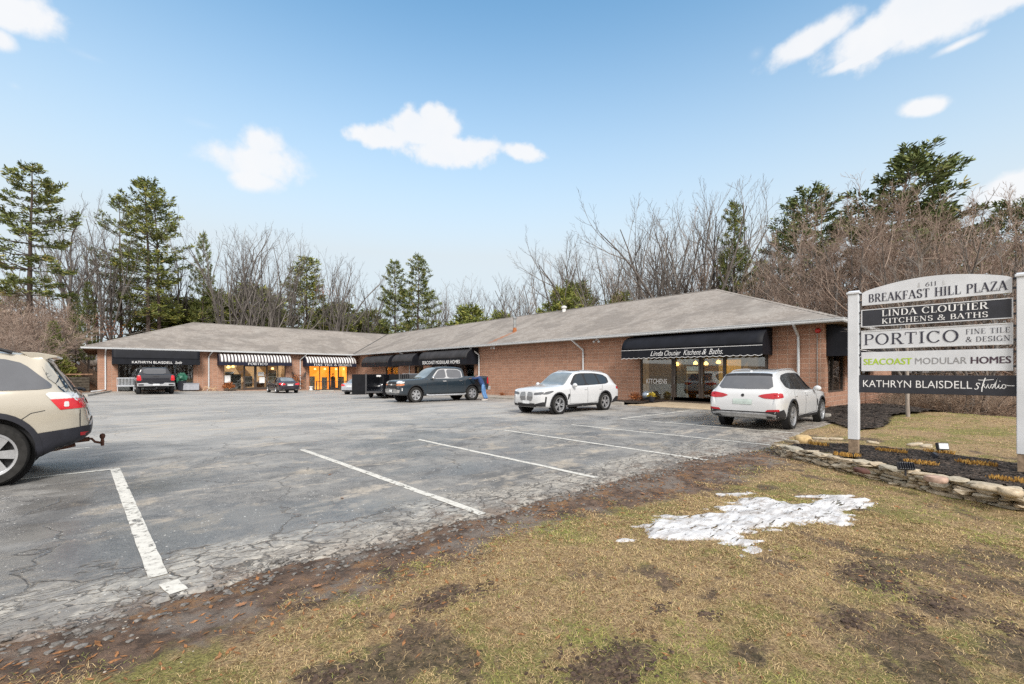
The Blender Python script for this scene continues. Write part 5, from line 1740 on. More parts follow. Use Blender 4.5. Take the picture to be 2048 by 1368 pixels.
    def arches(c, mat, wd=.075):
        """dark cladding round the wheel openings, joined by the sill"""
        S = c.S; Rw = S['R'] + .065
        for ax in ('y+', 'y-'):
            for a0 in (0, c.wb):
                mb = MB(); sx = c.fo + a0; zc = S['R'] + .01
                n = 16
                for i in range(n):
                    t0, t1 = R(-18 + 216 * i / n), R(-18 + 216 * (i + 1) / n)
                    poly = [(sx + math.cos(t) * r, max(zc + math.sin(t) * r, .2)) for t, r in ((t0, Rw - .002), (t1, Rw - .002), (t1, Rw + wd), (t0, Rw + wd))]
                    if max(p[1] for p in poly) - min(p[1] for p in poly) < .005: continue
                    c.patch("", poly, ax, mat, .012, rounds=0, build=False, mb=mb, maxe=.2)
                o = mb.build("wheel_arch", mat, c.root, smooth=True, world=False, angle=70)
                sm = o.modifiers.new("t", 'SOLIDIFY'); sm.thickness = .02; sm.offset = 0

    def mirror(c, s, z, mat, w=.94):
        for sg in (-1, 1):
            mb = MB(); mb.blob((c.X(s), sg * (w + .12), z), (.085, .115, .085), 2, 2, .15, 1.0); mb.tube([(c.X(s - .02), sg * (w - .04), z - .07), (c.X(s), sg * (w + .06), z - .03)], .03, 6)
            mb.build("mirror", mat, c.root, smooth=True, world=False)

    def box(c, name, s0, s1, y0, y1, z0, z1, mat, bevel=.01, parent=None):
        mb = MB(); mb.bx(c.X(s1), c.X(s0), y0, y1, z0, z1); return mb.build(name, mat, parent or c.root, bevel=bevel, world=False)

    def rails(c, s0, s1, y, zf, mat="car_trim", r=.016):
        for sg in (-1, 1):
            mb = MB(); n = 10
            pts = [(c.X(s0 + (s1 - s0) * i / n), sg * y, zf(s0 + (s1 - s0) * i / n) + (.045 if 0 < i < n else .0)) for i in range(n + 1)]
            mb.tube(pts, r, 6); mb.build("roof_rail", mat, c.root, smooth=True, world=False)


# ---- the two white SUVs share one shape
SUV = dict(L=4.92, fo=.87, wb=2.975, R=.375, tr=.985, lin=-.02,
           top=[(0, .72), (.05, .93), (.16, 1.00), (.6, 1.075), (1.15, 1.13), (1.45, 1.19), (2.05, 1.60), (2.35, 1.695), (2.9, 1.735), (3.6, 1.715), (4.15, 1.66), (4.42, 1.60), (4.62, 1.36), (4.78, 1.13), (4.87, 1.02), (4.92, .80)],
           belt=[(0, .70), (.15, .93), (1.2, 1.03), (2.5, 1.08), (3.8, 1.13), (4.6, 1.11), (4.85, 1.0), (4.92, .78)],
           bot=[(0, .40), (.08, .28), (.5, .24), (2.5, .23), (4.3, .28), (4.8, .34), (4.92, .46)],
           wid=[(0, .62), (.06, .76), (.2, .88), (.5, .96), (1.0, .985), (2.5, .985), (4.2, .99), (4.6, .985), (4.82, .955), (4.92, .88)],
           roofw=[(0, .5), (.15, .62), (.6, .72), (1.2, .76), (1.45, .74), (2.1, .61), (2.6, .62), (4.0, .65), (4.45, .66), (4.65, .76), (4.8, .83), (4.92, .74)],
           drop=[(0, .06), (1.2, .10), (1.5, .07), (2.1, .06), (4.4, .06), (4.7, .05), (4.92, .1)])


def white_suv(loc, heading, label, rear_skid):
    c = Car("parked_suv", label, "car", SUV, loc, heading, "paint_white")
    c.wheels("car_rim", 5, .275, True)
    c.arches("car_trim", .05)
    c.both("sill_cladding", [(1.36, .24), (3.40, .24), (3.40, .36), (1.36, .36)], "car_trim", off=.008, rounds=0)
    c.both("window_surround", [(1.62, 1.10), (2.15, 1.56), (2.5, 1.615), (3.4, 1.615), (4.0, 1.55), (4.24, 1.42), (4.20, 1.21), (3.9, 1.145), (2.4, 1.10)], "car_trim", off=.003)
    for p in ([(1.78, 1.12), (2.22, 1.54), (2.58, 1.585), (2.58, 1.125)], [(2.68, 1.125), (2.68, 1.59), (3.40, 1.58), (3.46, 1.14)], [(3.54, 1.145), (3.50, 1.57), (3.9, 1.53), (4.12, 1.42), (4.10, 1.24), (3.9, 1.165)]):
        c.both("window", p, "car_glass", off=.007)
    c.patch("windscreen", [(1.36, -.70), (1.30, 0), (1.36, .70), (2.12, .56), (2.16, 0), (2.12, -.56)], 'z', "car_glass_pale", .006, rounds=0)
    c.patch("sunroof", [(2.45, -.42), (2.45, .42), (3.5, .42), (3.5, -.42)], 'z', "car_glass", .005)
    # tail
    c.patch("rear_window", [(4.42, -.61), (4.42, .61), (4.745, .76), (4.77, 0), (4.745, -.76)], 'z', "car_glass_grey", .006)
    c.patch("spoiler_shadow", [(4.40, -.62), (4.40, .62), (4.49, .66), (4.50, 0), (4.49, -.66)], 'z', "car_trim", .008, rounds=0)
    for sg in (-1, 1):
        c.patch("taillight", [(sg * .40, .965), (sg * .56, .90), (sg * .80, .89), (sg * .95, .91), (sg * .95, 1.05), (sg * .80, 1.055), (sg * .52, 1.01)], 'x-', "lamp_red", .008)
        c.patch("reflector", [(sg * .60, .535), (sg * .93, .55), (sg * .93, .61), (sg * .66, .59)], 'x-', "lamp_red", .012, rounds=0)
        c.patch("taillight", [(4.62, .93), (4.87, .91), (4.86, 1.0), (4.80, 1.05), (4.66, 1.04)], 'y+' if sg > 0 else 'y-', "lamp_red", .007)
        c.patch("headlight", [(.10, .79), (.30, .80), (.58, .90), (.52, .935), (.20, .89)], 'y+' if sg > 0 else 'y-', "lamp_dark", .008)
        c.patch("headlight", [(sg * .40, .76), (sg * .80, .79), (sg * .84, .89), (sg * .42, .85)], 'x+', "lamp_dark", .008)
        c.patch("air_curtain", [(.16, .46), (.22, .46), (.24, .70), (.18, .70)], 'y+' if sg > 0 else 'y-', "car_trim", .006, rounds=0)
        c.patch("fender_vent", [(1.36, .56), (1.42, .56), (1.50, .74), (1.46, .80), (1.38, .76)], 'y+' if sg > 0 else 'y-', "car_trim", .006, rounds=0)
    c.patch("number_plate", [(-.26, .72), (.26, .72), (.26, .87), (-.26, .87)], 'x-', "plate_green", .01, rounds=0)
    c.patch("badge", [(.045 * math.cos(i * .7), .975 + .045 * math.sin(i * .7)) for i in range(9)], 'x-', "car_trim", .009, rounds=0)
    c.both("bumper_corner", [(4.36, .26), (4.90, .32), (4.92, .56), (4.62, .60), (4.40, .44)], "car_trim", off=.007, rounds=0)
    bs = c.patch("bumper", [(-.95, .28), (.95, .28), (.96, .56), (.60, .53), (-.60, .53), (-.96, .56)], 'x-', "car_trim", .007, rounds=0)
    c.patch("skid_plate", [(-.82, .32), (.82, .32), (.88, .495), (-.88, .495)] if rear_skid else [(-.4, .32), (.4, .32), (.4, .38), (-.4, .38)], 'x-', "silver_skid", .014)
    for sg in (-1, 1): c.patch("exhaust", [(sg * .62, .35), (sg * .82, .35), (sg * .82, .42), (sg * .62, .42)], 'x-', "car_rim_dark", .018)
    # nose
    for sg in (-1, 1):
        c.patch("grille", [(sg * .03, .52), (sg * .30, .54), (sg * .36, .66), (sg * .33, .86), (sg * .06, .88)], 'x+', "lamp_dark", .010)
        mb = MB()
        for k in range(6): c.patch("", [(sg * (.06 + k * .048), .55), (sg * (.075 + k * .048), .55), (sg * (.075 + k * .048), .85), (sg * (.06 + k * .048), .85)], 'x+', "", .016, rounds=0, build=False, mb=mb)
        mb.build("grille_bar", "car_chrome", c.root, world=False)
        c.patch("front_vent", [(sg * .45, .33), (sg * .85, .33), (sg * .88, .50), (sg * .80, .50), (sg * .74, .42), (sg * .45, .40)], 'x+', "car_trim", .010, rounds=0)
    c.patch("front_vent", [(-.50, .30), (.50, .30), (.46, .44), (-.46, .44)], 'x+', "car_trim", .010, rounds=0)
    c.patch("number_plate", [(-.20, .42), (.20, .42), (.20, .54), (-.20, .54)], 'x+', "plate_white", .02, rounds=0)
    c.mirror(1.72, 1.13, "paint_white", .93)
    tp = curve(SUV['top'])
    c.rails(2.4, 4.2, .60, lambda s: tp(s) - .045, "silver_skid", .014)
    c.seams([[(1.50, .40), (1.52, 1.06)], [(2.63, .36), (2.64, 1.10)], [(2.63, .36), (1.50, .40)], [(2.63, .36), (3.30, .40), (3.42, .70), (3.66, .9), (3.66, 1.12)]], .014)
    for s in (2.40, 3.42): c.both("door_handle", [(s, .93), (s + .20, .94), (s + .20, .965), (s, .955)], "paint_white", off=.03)
    an = MB(); an.prism([(0, 0), (.16, 0), (.10, .06), (.06, .06)], (c.X(4.30), -.02, 1.625), (1, 0, 0), (0, 0, 1), (0, .04, 0)); an.build("antenna", "paint_white", c.root, world=False)
    return c


def place(px, py, axle_to_centre, heading, side):
    pass


# nose to the building
white_suv((14.60 + 1.4875, 5.14, .012), 0.0, "white SUV seen from behind, parked nose to the showroom door by the stone bed", True)
# nose to the road
white_suv((13.20 + 1.50, 12.82, .0), math.pi, "white SUV facing the camera, parked backed up to the blank block wall", False)

# ---- champagne crossover at the left edge
XO = dict(L=5.10, fo=1.02, wb=3.02, R=.405, tr=.995, lin=-.02, n=110,
          top=[(0, .75), (.06, 1.0), (.3, 1.10), (1.2, 1.18), (1.5, 1.24), (2.1, 1.66), (2.5, 1.755), (3.2, 1.79), (4.0, 1.765), (4.46, 1.725), (4.56, 1.705), (4.62, 1.60), (4.80, 1.36), (4.91, 1.19), (4.985, 1.11), (5.04, .98), (5.10, .74)],
          belt=[(0, .73), (.3, 1.05), (1.4, 1.13), (3.0, 1.17), (4.2, 1.21), (4.7, 1.17), (5.0, 1.04), (5.10, .72)],
          bot=[(0, .40), (.1, .28), (1, .26), (3.9, .27), (4.45, .30), (4.75, .40), (5.0, .50), (5.10, .58)],
          wid=[(0, .66), (.1, .82), (.35, .94), (1.0, .985), (3, .985), (4.2, 1.0), (4.55, .985), (4.85, .92), (5.02, .82), (5.10, .70)],
          roofw=[(0, .5), (.3, .66), (1.3, .76), (1.5, .75), (2.2, .63), (4.0, .60), (4.42, .585), (4.5, .60), (4.75, .68), (4.95, .74), (5.10, .58)],
          drop=[(0, .06), (1.3, .10), (1.6, .07), (2.2, .06), (4.42, .06), (4.6, .05), (5.1, .08)])
gx_, gy_ = -1.20, 9.55 + 1.0
c = Car("parked_suv", "champagne crossover SUV cut off by the left edge, tail towards the lot", "car", XO, (gx_ - XO['wb'] / 2 * .96, gy_, .02), math.pi, "paint_champagne", (.96, 1.0, 1.10))
c.wheels("car_rim", 6, .275, False, w=.255)
arch = lambda r: [(4.04 + r * math.cos(R(-14 + 208 * i / 22)), .415 + r * math.sin(R(-14 + 208 * i / 22))) for i in range(23)]
c.both("rear_arch", arch(.535) + arch(.466)[::-1], "car_plastic", off=.016, rounds=0, maxe=.05)
c.both("lower_cladding", [(4.50, .28), (4.62, .29), (4.80, .38), (5.06, .47), (5.10, .70), (5.04, .705), (4.56, .655), (4.49, .64)], "car_plastic", off=.012, rounds=0, maxe=.05)
c.patch("bumper", [(-.84, .44), (.84, .44), (.84, .705), (-.84, .705)], 'x-', "car_plastic", .012, rounds=0, maxe=.05)
c.patch("bumper_top", [(-.74, .705), (.74, .705), (.70, .75), (-.70, .75)], 'x-', "silver_skid", .014, rounds=0)
c.both("sill_cladding", [(1.5, .25), (3.40, .25), (3.40, .40), (1.5, .40)], "car_plastic", off=.012, rounds=0)
c.both("quarter_window", [(3.30, 1.22), (3.34, 1.62), (3.5, 1.655), (4.12, 1.645), (4.34, 1.585), (4.66, 1.30), (4.66, 1.245), (4.5, 1.225)], "car_glass_grey", off=.005)
c.both("window", [(1.9, 1.18), (2.35, 1.60), (3.24, 1.65), (3.20, 1.22)], "car_glass_grey", off=.005)
c.patch("windscreen", [(1.46, -.72), (1.40, 0), (1.46, .72), (2.18, .58), (2.22, 0), (2.18, -.58)], 'z', "car_glass", .006, rounds=0)
c.patch("rear_window", [(4.60, -.55), (4.60, .55), (4.88, .70), (4.92, 0), (4.88, -.70)], 'z', "car_glass_grey", .006, rounds=0, maxe=.05)
c.both("rear_window", [(4.63, 1.585), (4.66, 1.59), (4.875, 1.25), (4.81, 1.235)], "car_glass", off=.006, rounds=0, maxe=.05)
sp = MB(); prof = [(4.30, 1.745), (4.50, 1.738), (4.64, 1.712), (4.72, 1.695), (4.705, 1.672), (4.62, 1.66), (4.56, 1.62), (4.50, 1.60)]
for sg in (1,): sp.prism([(c.X(s), z) for s, z in prof], (0, .60, 0), (1, 0, 0), (0, 0, 1), (0, -1.20, 0))
sp.build("spoiler", "paint_champagne", c.root, bevel=.006, world=False)
for ax, sg in (('y+', 1), ('y-', -1)):
    c.patch("taillight", [(4.60, 1.165), (4.63, 1.185), (4.99, 1.175), (5.035, 1.105), (4.655, 1.095)], ax, "lamp_clear", .009, rounds=0, maxe=.04)
    t_ = c.patch("taillight", [(4.65, 1.097), (5.035, 1.107), (5.03, .965), (4.76, .95)], ax, "lamp_red_bright", .009, rounds=0, maxe=.04)
    c.patch("taillight_bulb", [(4.80, .99), (4.86, .99), (4.855, 1.06), (4.805, 1.06)], ax, "lamp_clear", .013, parent=t_)
    c.patch("taillight", [(sg * .80, .95), (sg * .52, .97), (sg * .50, 1.09), (sg * .82, 1.09)], 'x-', "lamp_red_bright", .009)
    c.patch("reflector", [(4.98, .575), (5.07, .575), (5.07, .62), (4.98, .62)], ax, "lamp_red", .016, rounds=0)
c.seams([[(4.985, .70), (4.985, .94)], [(4.30, .80), (4.45, .92), (4.60, .95)], [(4.58, 1.69), (4.78, 1.36), (4.90, 1.20)], [(4.985, .66), (4.98, .885)], [(3.27, .42), (3.28, 1.19)]], .010)
tp = curve(XO['top'])
c.rails(2.3, 4.22, .62, lambda s: tp(s) - .02, "car_trim", .026)
c.patch("number_plate", [(-.20, .80), (.20, .80), (.20, .93), (-.20, .93)], 'x-', "plate_white", .012, rounds=0)
wi = MB(); wi.tube([(c.X(4.93), 0, 1.22), (c.X(4.99), 0, 1.205), (c.X(5.02), .05, 1.19)], .025, 8); wi.tube([(c.X(4.97), 0, 1.21), (c.X(4.90), .30, 1.235), (c.X(4.83), .48, 1.27)], .012, 6)
wi.build("wiper", "car_trim", c.root, smooth=True, world=False)
simple("rust_iron", (.10, .045, .03), .85, .3, var=.4, scale=20)
h = MB(); h.tube([(c.X(4.55), 0, .40), (c.X(5.08), 0, .43)], .035, 8); h.tube([(c.X(5.0), 0, .44), (c.X(5.11), 0, .43), (c.X(5.15), 0, .38), (c.X(5.22), 0, .36), (c.X(5.27), 0, .36)], .018, 8)
h.lathe([(.03, 0), (.022, .05), (.035, .07), (.042, .1), (.03, .13), (.005, .14)], (c.X(5.25), 0, .365), n=10); h.lathe([(.025, 0), (.025, .05)], (c.X(5.25), 0, .31), n=8)
h.build("tow_hitch", "rust_iron", c.root, smooth=True, world=False)
ex = MB(); ex.tube([(c.X(4.4), .55, .33), (c.X(4.92), .60, .42)], .028, 8); ex.build("exhaust", "rust_iron", c.root, smooth=True, world=False)

# ---- pickups
PU = dict(L=5.84, fo=.98, wb=3.645, R=.40, tr=1.0, lin=-.02, n=110,
          top=[(0, .80), (.05, 1.05), (.14, 1.14), (.6, 1.20), (1.35, 1.245), (1.62, 1.29), (2.25, 1.73), (2.5, 1.82), (3.0, 1.86), (3.7, 1.845), (4.02, 1.79), (4.09, 1.68), (4.14, 1.36), (4.18, 1.335), (4.5, 1.33), (5.75, 1.34), (5.81, 1.32), (5.84, 1.10)],
          belt=[(0, .78), (.14, 1.07), (1.35, 1.15), (2.2, 1.20), (4.0, 1.22), (4.3, 1.27), (5.75, 1.28), (5.84, 1.06)],
          bot=[(0, .52), (.08, .40), (.6, .36), (4.2, .40), (5.3, .48), (5.84, .56)],
          wid=[(0, .82), (.06, .92), (.2, .98), (.6, 1.01), (4.1, 1.01), (5.6, 1.01), (5.8, .99), (5.84, .96)],
          roofw=[(0, .70), (.2, .80), (1.4, .84), (1.65, .82), (2.35, .68), (2.7, .67), (3.9, .66), (4.06, .70), (4.14, .86), (4.5, .93), (5.84, .93)],
          drop=[(0, .07), (1.4, .09), (1.7, .07), (2.3, .06), (4.0, .05), (4.2, .02), (5.84, .02)],
          bed=(4.22, 5.76, .86, .78, 1.6))


def pickup(label, loc, heading, mat, scale=1.0):
    c = Car("pickup_truck", label, "pickup truck", PU, loc, heading, mat, scale)
    c.wheels("car_rim", 6, .255, False, w=.27)
    c.arches("car_trim", .035)
    c.both("window_surround", [(1.92, 1.21), (2.42, 1.68), (2.7, 1.74), (3.7, 1.73), (3.98, 1.62), (3.98, 1.23)], "car_chrome", off=.003)
    c.both("window", [(2.05, 1.235), (2.48, 1.665), (2.72, 1.705), (2.88, 1.705), (2.88, 1.245)], "car_glass_grey", off=.007)
    c.both("window", [(2.98, 1.25), (2.98, 1.705), (3.66, 1.70), (3.92, 1.60), (3.92, 1.25)], "car_glass_grey", off=.007)
    c.patch("windscreen", [(1.55, -.78), (1.47, 0), (1.55, .78), (2.36, .64), (2.40, 0), (2.36, -.64)], 'z', "car_glass_pale", .006, rounds=0)
    c.patch("rear_window", [(-.62, 1.36), (.62, 1.36), (.60, 1.74), (-.60, 1.74)], 'x-', "car_glass_grey", .02)
    for sg in (-1, 1):
        ax = 'y+' if sg > 0 else 'y-'
        c.patch("headlight", [(.08, .98), (.30, 1.0), (.36, 1.10), (.10, 1.11)], ax, "lamp_clear", .008)
        c.patch("turn_light", [(.07, .86), (.30, .90), (.32, .97), (.07, .96)], ax, "lamp_amber", .009)
        c.patch("headlight", [(sg * .56, .98), (sg * .93, .99), (sg * .94, 1.10), (sg * .56, 1.09)], 'x+', "lamp_clear", .008)
        c.patch("turn_light", [(sg * .60, .86), (sg * .93, .89), (sg * .93, .96), (sg * .60, .95)], 'x+', "lamp_amber", .009)
        c.patch("taillight", [(sg * .76, .92), (sg * .97, .92), (sg * .97, 1.28), (sg * .80, 1.28)], 'x-', "lamp_red_bright", .01)
        c.patch("taillight", [(5.66, .92), (5.83, .92), (5.83, 1.27), (5.70, 1.27)], ax, "lamp_red", .008)
        c.patch("fog_light", [(.16, .62), (.21, .62), (.21, .76), (.16, .76)], ax, "lamp_clear", .02, rounds=0)
    c.patch("grille", [(-.56, .74), (.56, .74), (.58, 1.06), (-.58, 1.06)], 'x+', "car_trim", .012)
    c.patch("grille_bar", [(-.56, .89), (.56, .89), (.56, .935), (-.56, .935)], 'x+', "car_chrome", .022, rounds=0)
    c.patch("badge", [(-.14, .885), (.02, .885), (.02, .87), (.10, .89), (.14, .935), (.06, .935), (.06, .955), (-.06, .955), (-.10, .93)], 'x+', "lamp_clear", .032, rounds=0)
    c.patch("bumper", [(-.90, .52), (.90, .52), (.93, .66), (.60, .72), (-.60, .72), (-.93, .66)], 'x+', "car_chrome", .03, rounds=0)
    c.patch("number_plate", [(-.20, .55), (.20, .55), (.20, .67), (-.20, .67)], 'x+', "plate_white", .05, rounds=0)
    b = MB(); b.prism([(-.98, 0), (.98, 0), (.98, .20), (.44, .22), (.36, .14), (-.36, .14), (-.44, .22), (-.98, .20)], (c.X(5.98), 0, .56), (0, 1, 0), (0, 0, 1), (.2, 0, 0))
    b.build("rear_bumper", "silver_skid", c.root, bevel=.02, world=False)
    c.box("number_plate", 5.975, 5.99, -.17, .17, .60, .72, "plate_white", .003)
    for sg in (-1, 1): c.box("bumper_step", 5.97, 5.992, sg * .78 - .14, sg * .78 + .14, .61, .70, "car_rim_dark", .01)
    c.patch("tailgate_panel", [(-.70, .86), (.70, .86), (.70, 1.16), (-.70, 1.16)], 'x-', mat, .014)
    c.patch("tailgate_handle", [(-.16, 1.17), (.16, 1.17), (.16, 1.22), (-.16, 1.22)], 'x-', "car_trim", .02)
    c.mirror(1.98, 1.27, "car_chrome" if mat == "paint_blue" else "car_trim", .96)
    c.both("door_handle", [(2.62, 1.06), (2.86, 1.065), (2.86, 1.105), (2.62, 1.10)], "car_chrome", off=.03)
    c.both("door_handle", [(3.72, 1.07), (3.94, 1.075), (3.94, 1.115), (3.72, 1.11)], "car_chrome", off=.03)
    c.seams([[(1.66, .44), (1.68, 1.18)], [(2.93, .44), (2.94, 1.22)], [(4.04, .46), (4.06, 1.24)], [(4.14, .44), (4.15, 1.30)], [(1.66, .44), (4.04, .46)]], .016)
    for sg in (-1, 1):
        mb = MB(); mb.tube([(c.X(1.62), sg * .98, .40), (c.X(1.75), sg * 1.02, .36), (c.X(4.05), sg * 1.02, .36), (c.X(4.15), sg * .98, .40)], .045, 8); mb.build("running_board", "silver_skid", c.root, smooth=True, world=False)
    h = MB(); h.bx(c.X(6.08), c.X(5.7), -.04, .04, .40, .50); h.build("tow_hitch", "car_trim", c.root, world=False)
    ck = MB(); ck.bx(c.X(5.6), c.X(.5), -.5, .5, .36, .5); ck.build("chassis", "car_trim", c.root, world=False)
    return c


f = on_ground(830, 805.5); r = on_ground(945, 801.0)
ang = math.atan2(f.y - r.y, f.x - r.x)
wbdir = Vector((math.cos(ang), math.sin(ang), 0)); nrm = Vector((-wbdir.y, wbdir.x, 0))
if nrm.y < 0: nrm = -nrm
mid = (f + r) / 2 + nrm * .95
mid = Vector((12.4 + 1.82, mid.y, lot_z(mid.x, mid.y) + .012)) if False else Vector((mid.x, mid.y, lot_z(mid.x, mid.y) + .012))
blue = pickup("dark slate blue crew cab pickup, chrome trimmed, a person leaning over its bed", mid, ang, "paint_blue", (1.06, 1.0, 1.13))
# black pickup nosed in at the left shop
l = on_ground(281, 788.5); r = on_ground(338, 787.5)
ctr = (l + r) / 2; hd = R(89)
k = pickup("black pickup seen from behind, nosed up to the KATHRYN BLAISDELL awning", (ctr.x + math.cos(hd) * 1.95, ctr.y + math.sin(hd) * 1.95, lot_z(ctr.x, ctr.y) + .012), hd, "paint_black", 1.16)

# ---- saloons
SD = dict(L=4.68, fo=.86, wb=2.70, R=.325, tr=.90, lin=-.02, n=90,
          top=[(0, .52), (.06, .66), (.25, .74), (1.1, .89), (1.4, .95), (2.0, 1.32), (2.35, 1.41), (2.8, 1.43), (3.3, 1.37), (3.75, 1.16), (4.02, 1.04), (4.5, 1.02), (4.62, .97), (4.68, .72)],
          belt=[(0, .5), (.2, .70), (1.2, .83), (2.4, .89), (3.6, .93), (4.5, .93), (4.68, .70)],
          bot=[(0, .34), (.1, .22), (1, .19), (3.6, .20), (4.4, .26), (4.68, .38)],
          wid=[(0, .6), (.08, .74), (.3, .84), (1.0, .90), (3.4, .90), (4.2, .875), (4.55, .80), (4.68, .70)],
          roofw=[(0, .45), (.3, .60), (1.2, .68), (1.4, .67), (2.05, .53), (3.1, .52), (3.6, .60), (4.05, .66), (4.5, .68), (4.68, .55)],
          drop=[(0, .05), (1.2, .08), (1.5, .06), (2.1, .05), (3.3, .05), (4.0, .04), (4.68, .08)])


def saloon(label, loc, hd, mat, rim):
    c = Car("parked_car", label, "car", SD, loc, hd, mat)
    c.wheels(rim, 5, .225, True, w=.215)
    c.both("window", [(1.62, .92), (2.08, 1.27), (2.36, 1.335), (2.62, 1.345), (2.62, .945)], "car_glass", off=.005)
    c.both("window", [(2.70, .945), (2.70, 1.345), (3.0, 1.325), (3.36, 1.20), (3.56, 1.02), (3.5, .965)], "car_glass", off=.005)
    c.patch("windscreen", [(1.36, -.62), (1.30, 0), (1.36, .62), (2.08, .50), (2.12, 0), (2.08, -.50)], 'z', "car_glass", .006, rounds=0)
    c.patch("rear_window", [(3.28, -.46), (3.26, 0), (3.28, .46), (3.88, .57), (3.94, 0), (3.88, -.57)], 'z', "car_glass_pale", .006)
    for sg in (-1, 1):
        ax = 'y+' if sg > 0 else 'y-'
        c.patch("taillight", [(sg * .38, .76), (sg * .72, .74), (sg * .84, .78), (sg * .84, .92), (sg * .70, .93), (sg * .42, .88)], 'x-', "lamp_red_bright", .008)
        c.patch("taillight", [(4.34, .80), (4.64, .76), (4.64, .90), (4.40, .92)], ax, "lamp_red_bright", .008)
        c.patch("headlight", [(.12, .58), (.40, .64), (.55, .74), (.2, .70)], ax, "lamp_clear", .008)
        c.patch("exhaust", [(sg * .42, .30), (sg * .62, .30), (sg * .62, .36), (sg * .42, .36)], 'x-', "car_chrome", .015)
    c.patch("number_plate", [(-.24, .68), (.24, .68), (.24, .80), (-.24, .80)], 'x-', "plate_white", .01, rounds=0)
    c.patch("chrome_strip", [(-.30, .85), (.30, .85), (.30, .875), (-.30, .875)], 'x-', "car_chrome", .012, rounds=0)
    c.patch("diffuser", [(-.66, .30), (.66, .30), (.70, .42), (-.70, .42)], 'x-', "car_trim", .008, rounds=0)
    c.mirror(1.62, .95, mat, .86)
    c.seams([[(1.45, .35), (1.47, .86)], [(2.65, .34), (2.66, .92)], [(3.35, .40), (3.42, .92)], [(1.45, .35), (3.30, .34)]], .012)
    return c


l = on_ground(547, 786.5); r = on_ground(594, 786.0)
hd = R(90); ctr = (l + r) / 2
saloon("black saloon with red tail lamps parked at the striped PORTICO awning", (ctr.x + math.cos(hd) * 1.35 + .1, ctr.y + math.sin(hd) * 1.35, lot_z(ctr.x, ctr.y) + .01), hd, "paint_dark_plum", "car_rim")
hd = R(38); l = at_depth(704, 38.0)
l = l + Vector((math.cos(hd) * 2.0, math.sin(hd) * 2.0, 0))
saloon("silver saloon mostly hidden behind the black dump trailer", (l.x, l.y, lot_z(l.x, l.y) + .01), hd, "paint_silver", "car_rim")
# dark SUV behind the trailer: only its roof shows
c = Car("parked_suv", "black SUV whose roof shows above the black dump trailer", "car", SUV, (17.4, 32.0, lot_z(17, 32) + .01), R(176), "paint_black")
c.wheels("car_rim", 5, .275, True); c.arches("car_trim", .05)
c.both("window", [(1.70, 1.12), (2.2, 1.56), (2.6, 1.60), (3.5, 1.59), (4.0, 1.53), (4.18, 1.40), (4.14, 1.2)], "car_glass", off=.006)
c.patch("windscreen", [(1.36, -.70), (1.30, 0), (1.36, .70), (2.12, .56), (2.16, 0), (2.12, -.56)], 'z', "car_glass_pale", .006, rounds=0)
c.patch("sunroof", [(2.45, -.42), (2.45, .42), (3.5, .42), (3.5, -.42)], 'z', "car_glass", .005)
c.mirror(1.72, 1.13, "paint_black", .93); c.rails(2.4, 4.2, .60, lambda s: curve(SUV['top'])(s) - .045, "silver_skid", .014)
c.patch("grille", [(-.5, .55), (.5, .55), (.5, .86), (-.5, .86)], 'x+', "car_trim", .01)
for sg in (-1, 1): c.patch("headlight", [(sg * .40, .76), (sg * .80, .79), (sg * .84, .89), (sg * .42, .85)], 'x+', "lamp_clear", .008)

# ---- black dump trailer, barn gates open
simple("trailer_black", (.006, .0065, .009), .35, .3, var=.3, scale=3)
simple("trailer_edge", (.07, .07, .075), .5, .4)
p = on_ground(722, 797.5); q = on_ground(800, 797.5)
ux = Vector((q.x - p.x, q.y - p.y, 0)).normalized()
tw = (Vector((q.x, q.y, 0)) - Vector((p.x, p.y, 0))).length
tr_ = thing("dump_trailer", "glossy black dump trailer with its rear barn gates standing open, beside the blue pickup", "trailer", ((p.x + q.x) / 2, (p.y + q.y) / 2, lot_z(p.x, p.y)), math.atan2(ux.y, ux.x))
hw = tw / 2; zt = 1.66; dp = 3.6
b = MB(); b.bx(-hw + .3, hw, .05, dp, .46, .54); b.bx(-hw + .3, -hw + .36, .05, dp, .54, zt); b.bx(hw - .06, hw, .05, dp, .54, zt); b.bx(-hw + .36, hw - .06, dp - .06, dp, .54, zt)
b.build("bed", "trailer_black", tr_, bevel=.008, world=False)
e = MB()
for x0, x1 in ((-hw + .28, -hw + .38), (hw - .08, hw + .02)):
    e = MB(); e.bx(x0, x1, -.02, .05, .40, zt + .03); e.build("post", "trailer_edge", tr_, bevel=.006, world=False)
e = MB(); e.bx(-hw + .38, hw - .08, -.02, .05, .40, .50); e.build("sill", "trailer_edge", tr_, bevel=.006, world=False)
for k in range(5):
    e = MB(); e.bx(hw, hw + .05, .4 + k * .75, .47 + k * .75, .54, zt); e.build("rib", "trailer_edge", tr_, bevel=.006, world=False)
for sx, a in ((-hw + .28, R(205)), (hw - .75, R(258))):
    g_ = MB(); m = Matrix.Rotation(a, 3, 'Z')
    g_.box(Vector((sx, -.03, (.30 + zt) / 2)) + m @ Vector((.42, 0, 0)), (.84, .05, zt - .30), mat=m)
    for k in (.02, .42, .82): g_.box(Vector((sx, -.03, (.30 + zt) / 2)) + m @ Vector((k, -.035, 0)), (.05, .03, zt - .30), mat=m)
    g_.build("gate", "trailer_black", tr_, bevel=.006, world=False)
for sg in (-1, 1):
    w = MB(); w.lathe([(.12, -.1), (.30, -.11), (.36, -.07), (.36, .07), (.30, .11), (.12, .1)], (sg * (hw - .25), 1.6, .36), (1, 0, 0), 24); w.build("wheel", "tyre_rubber", tr_, smooth=True, world=False)
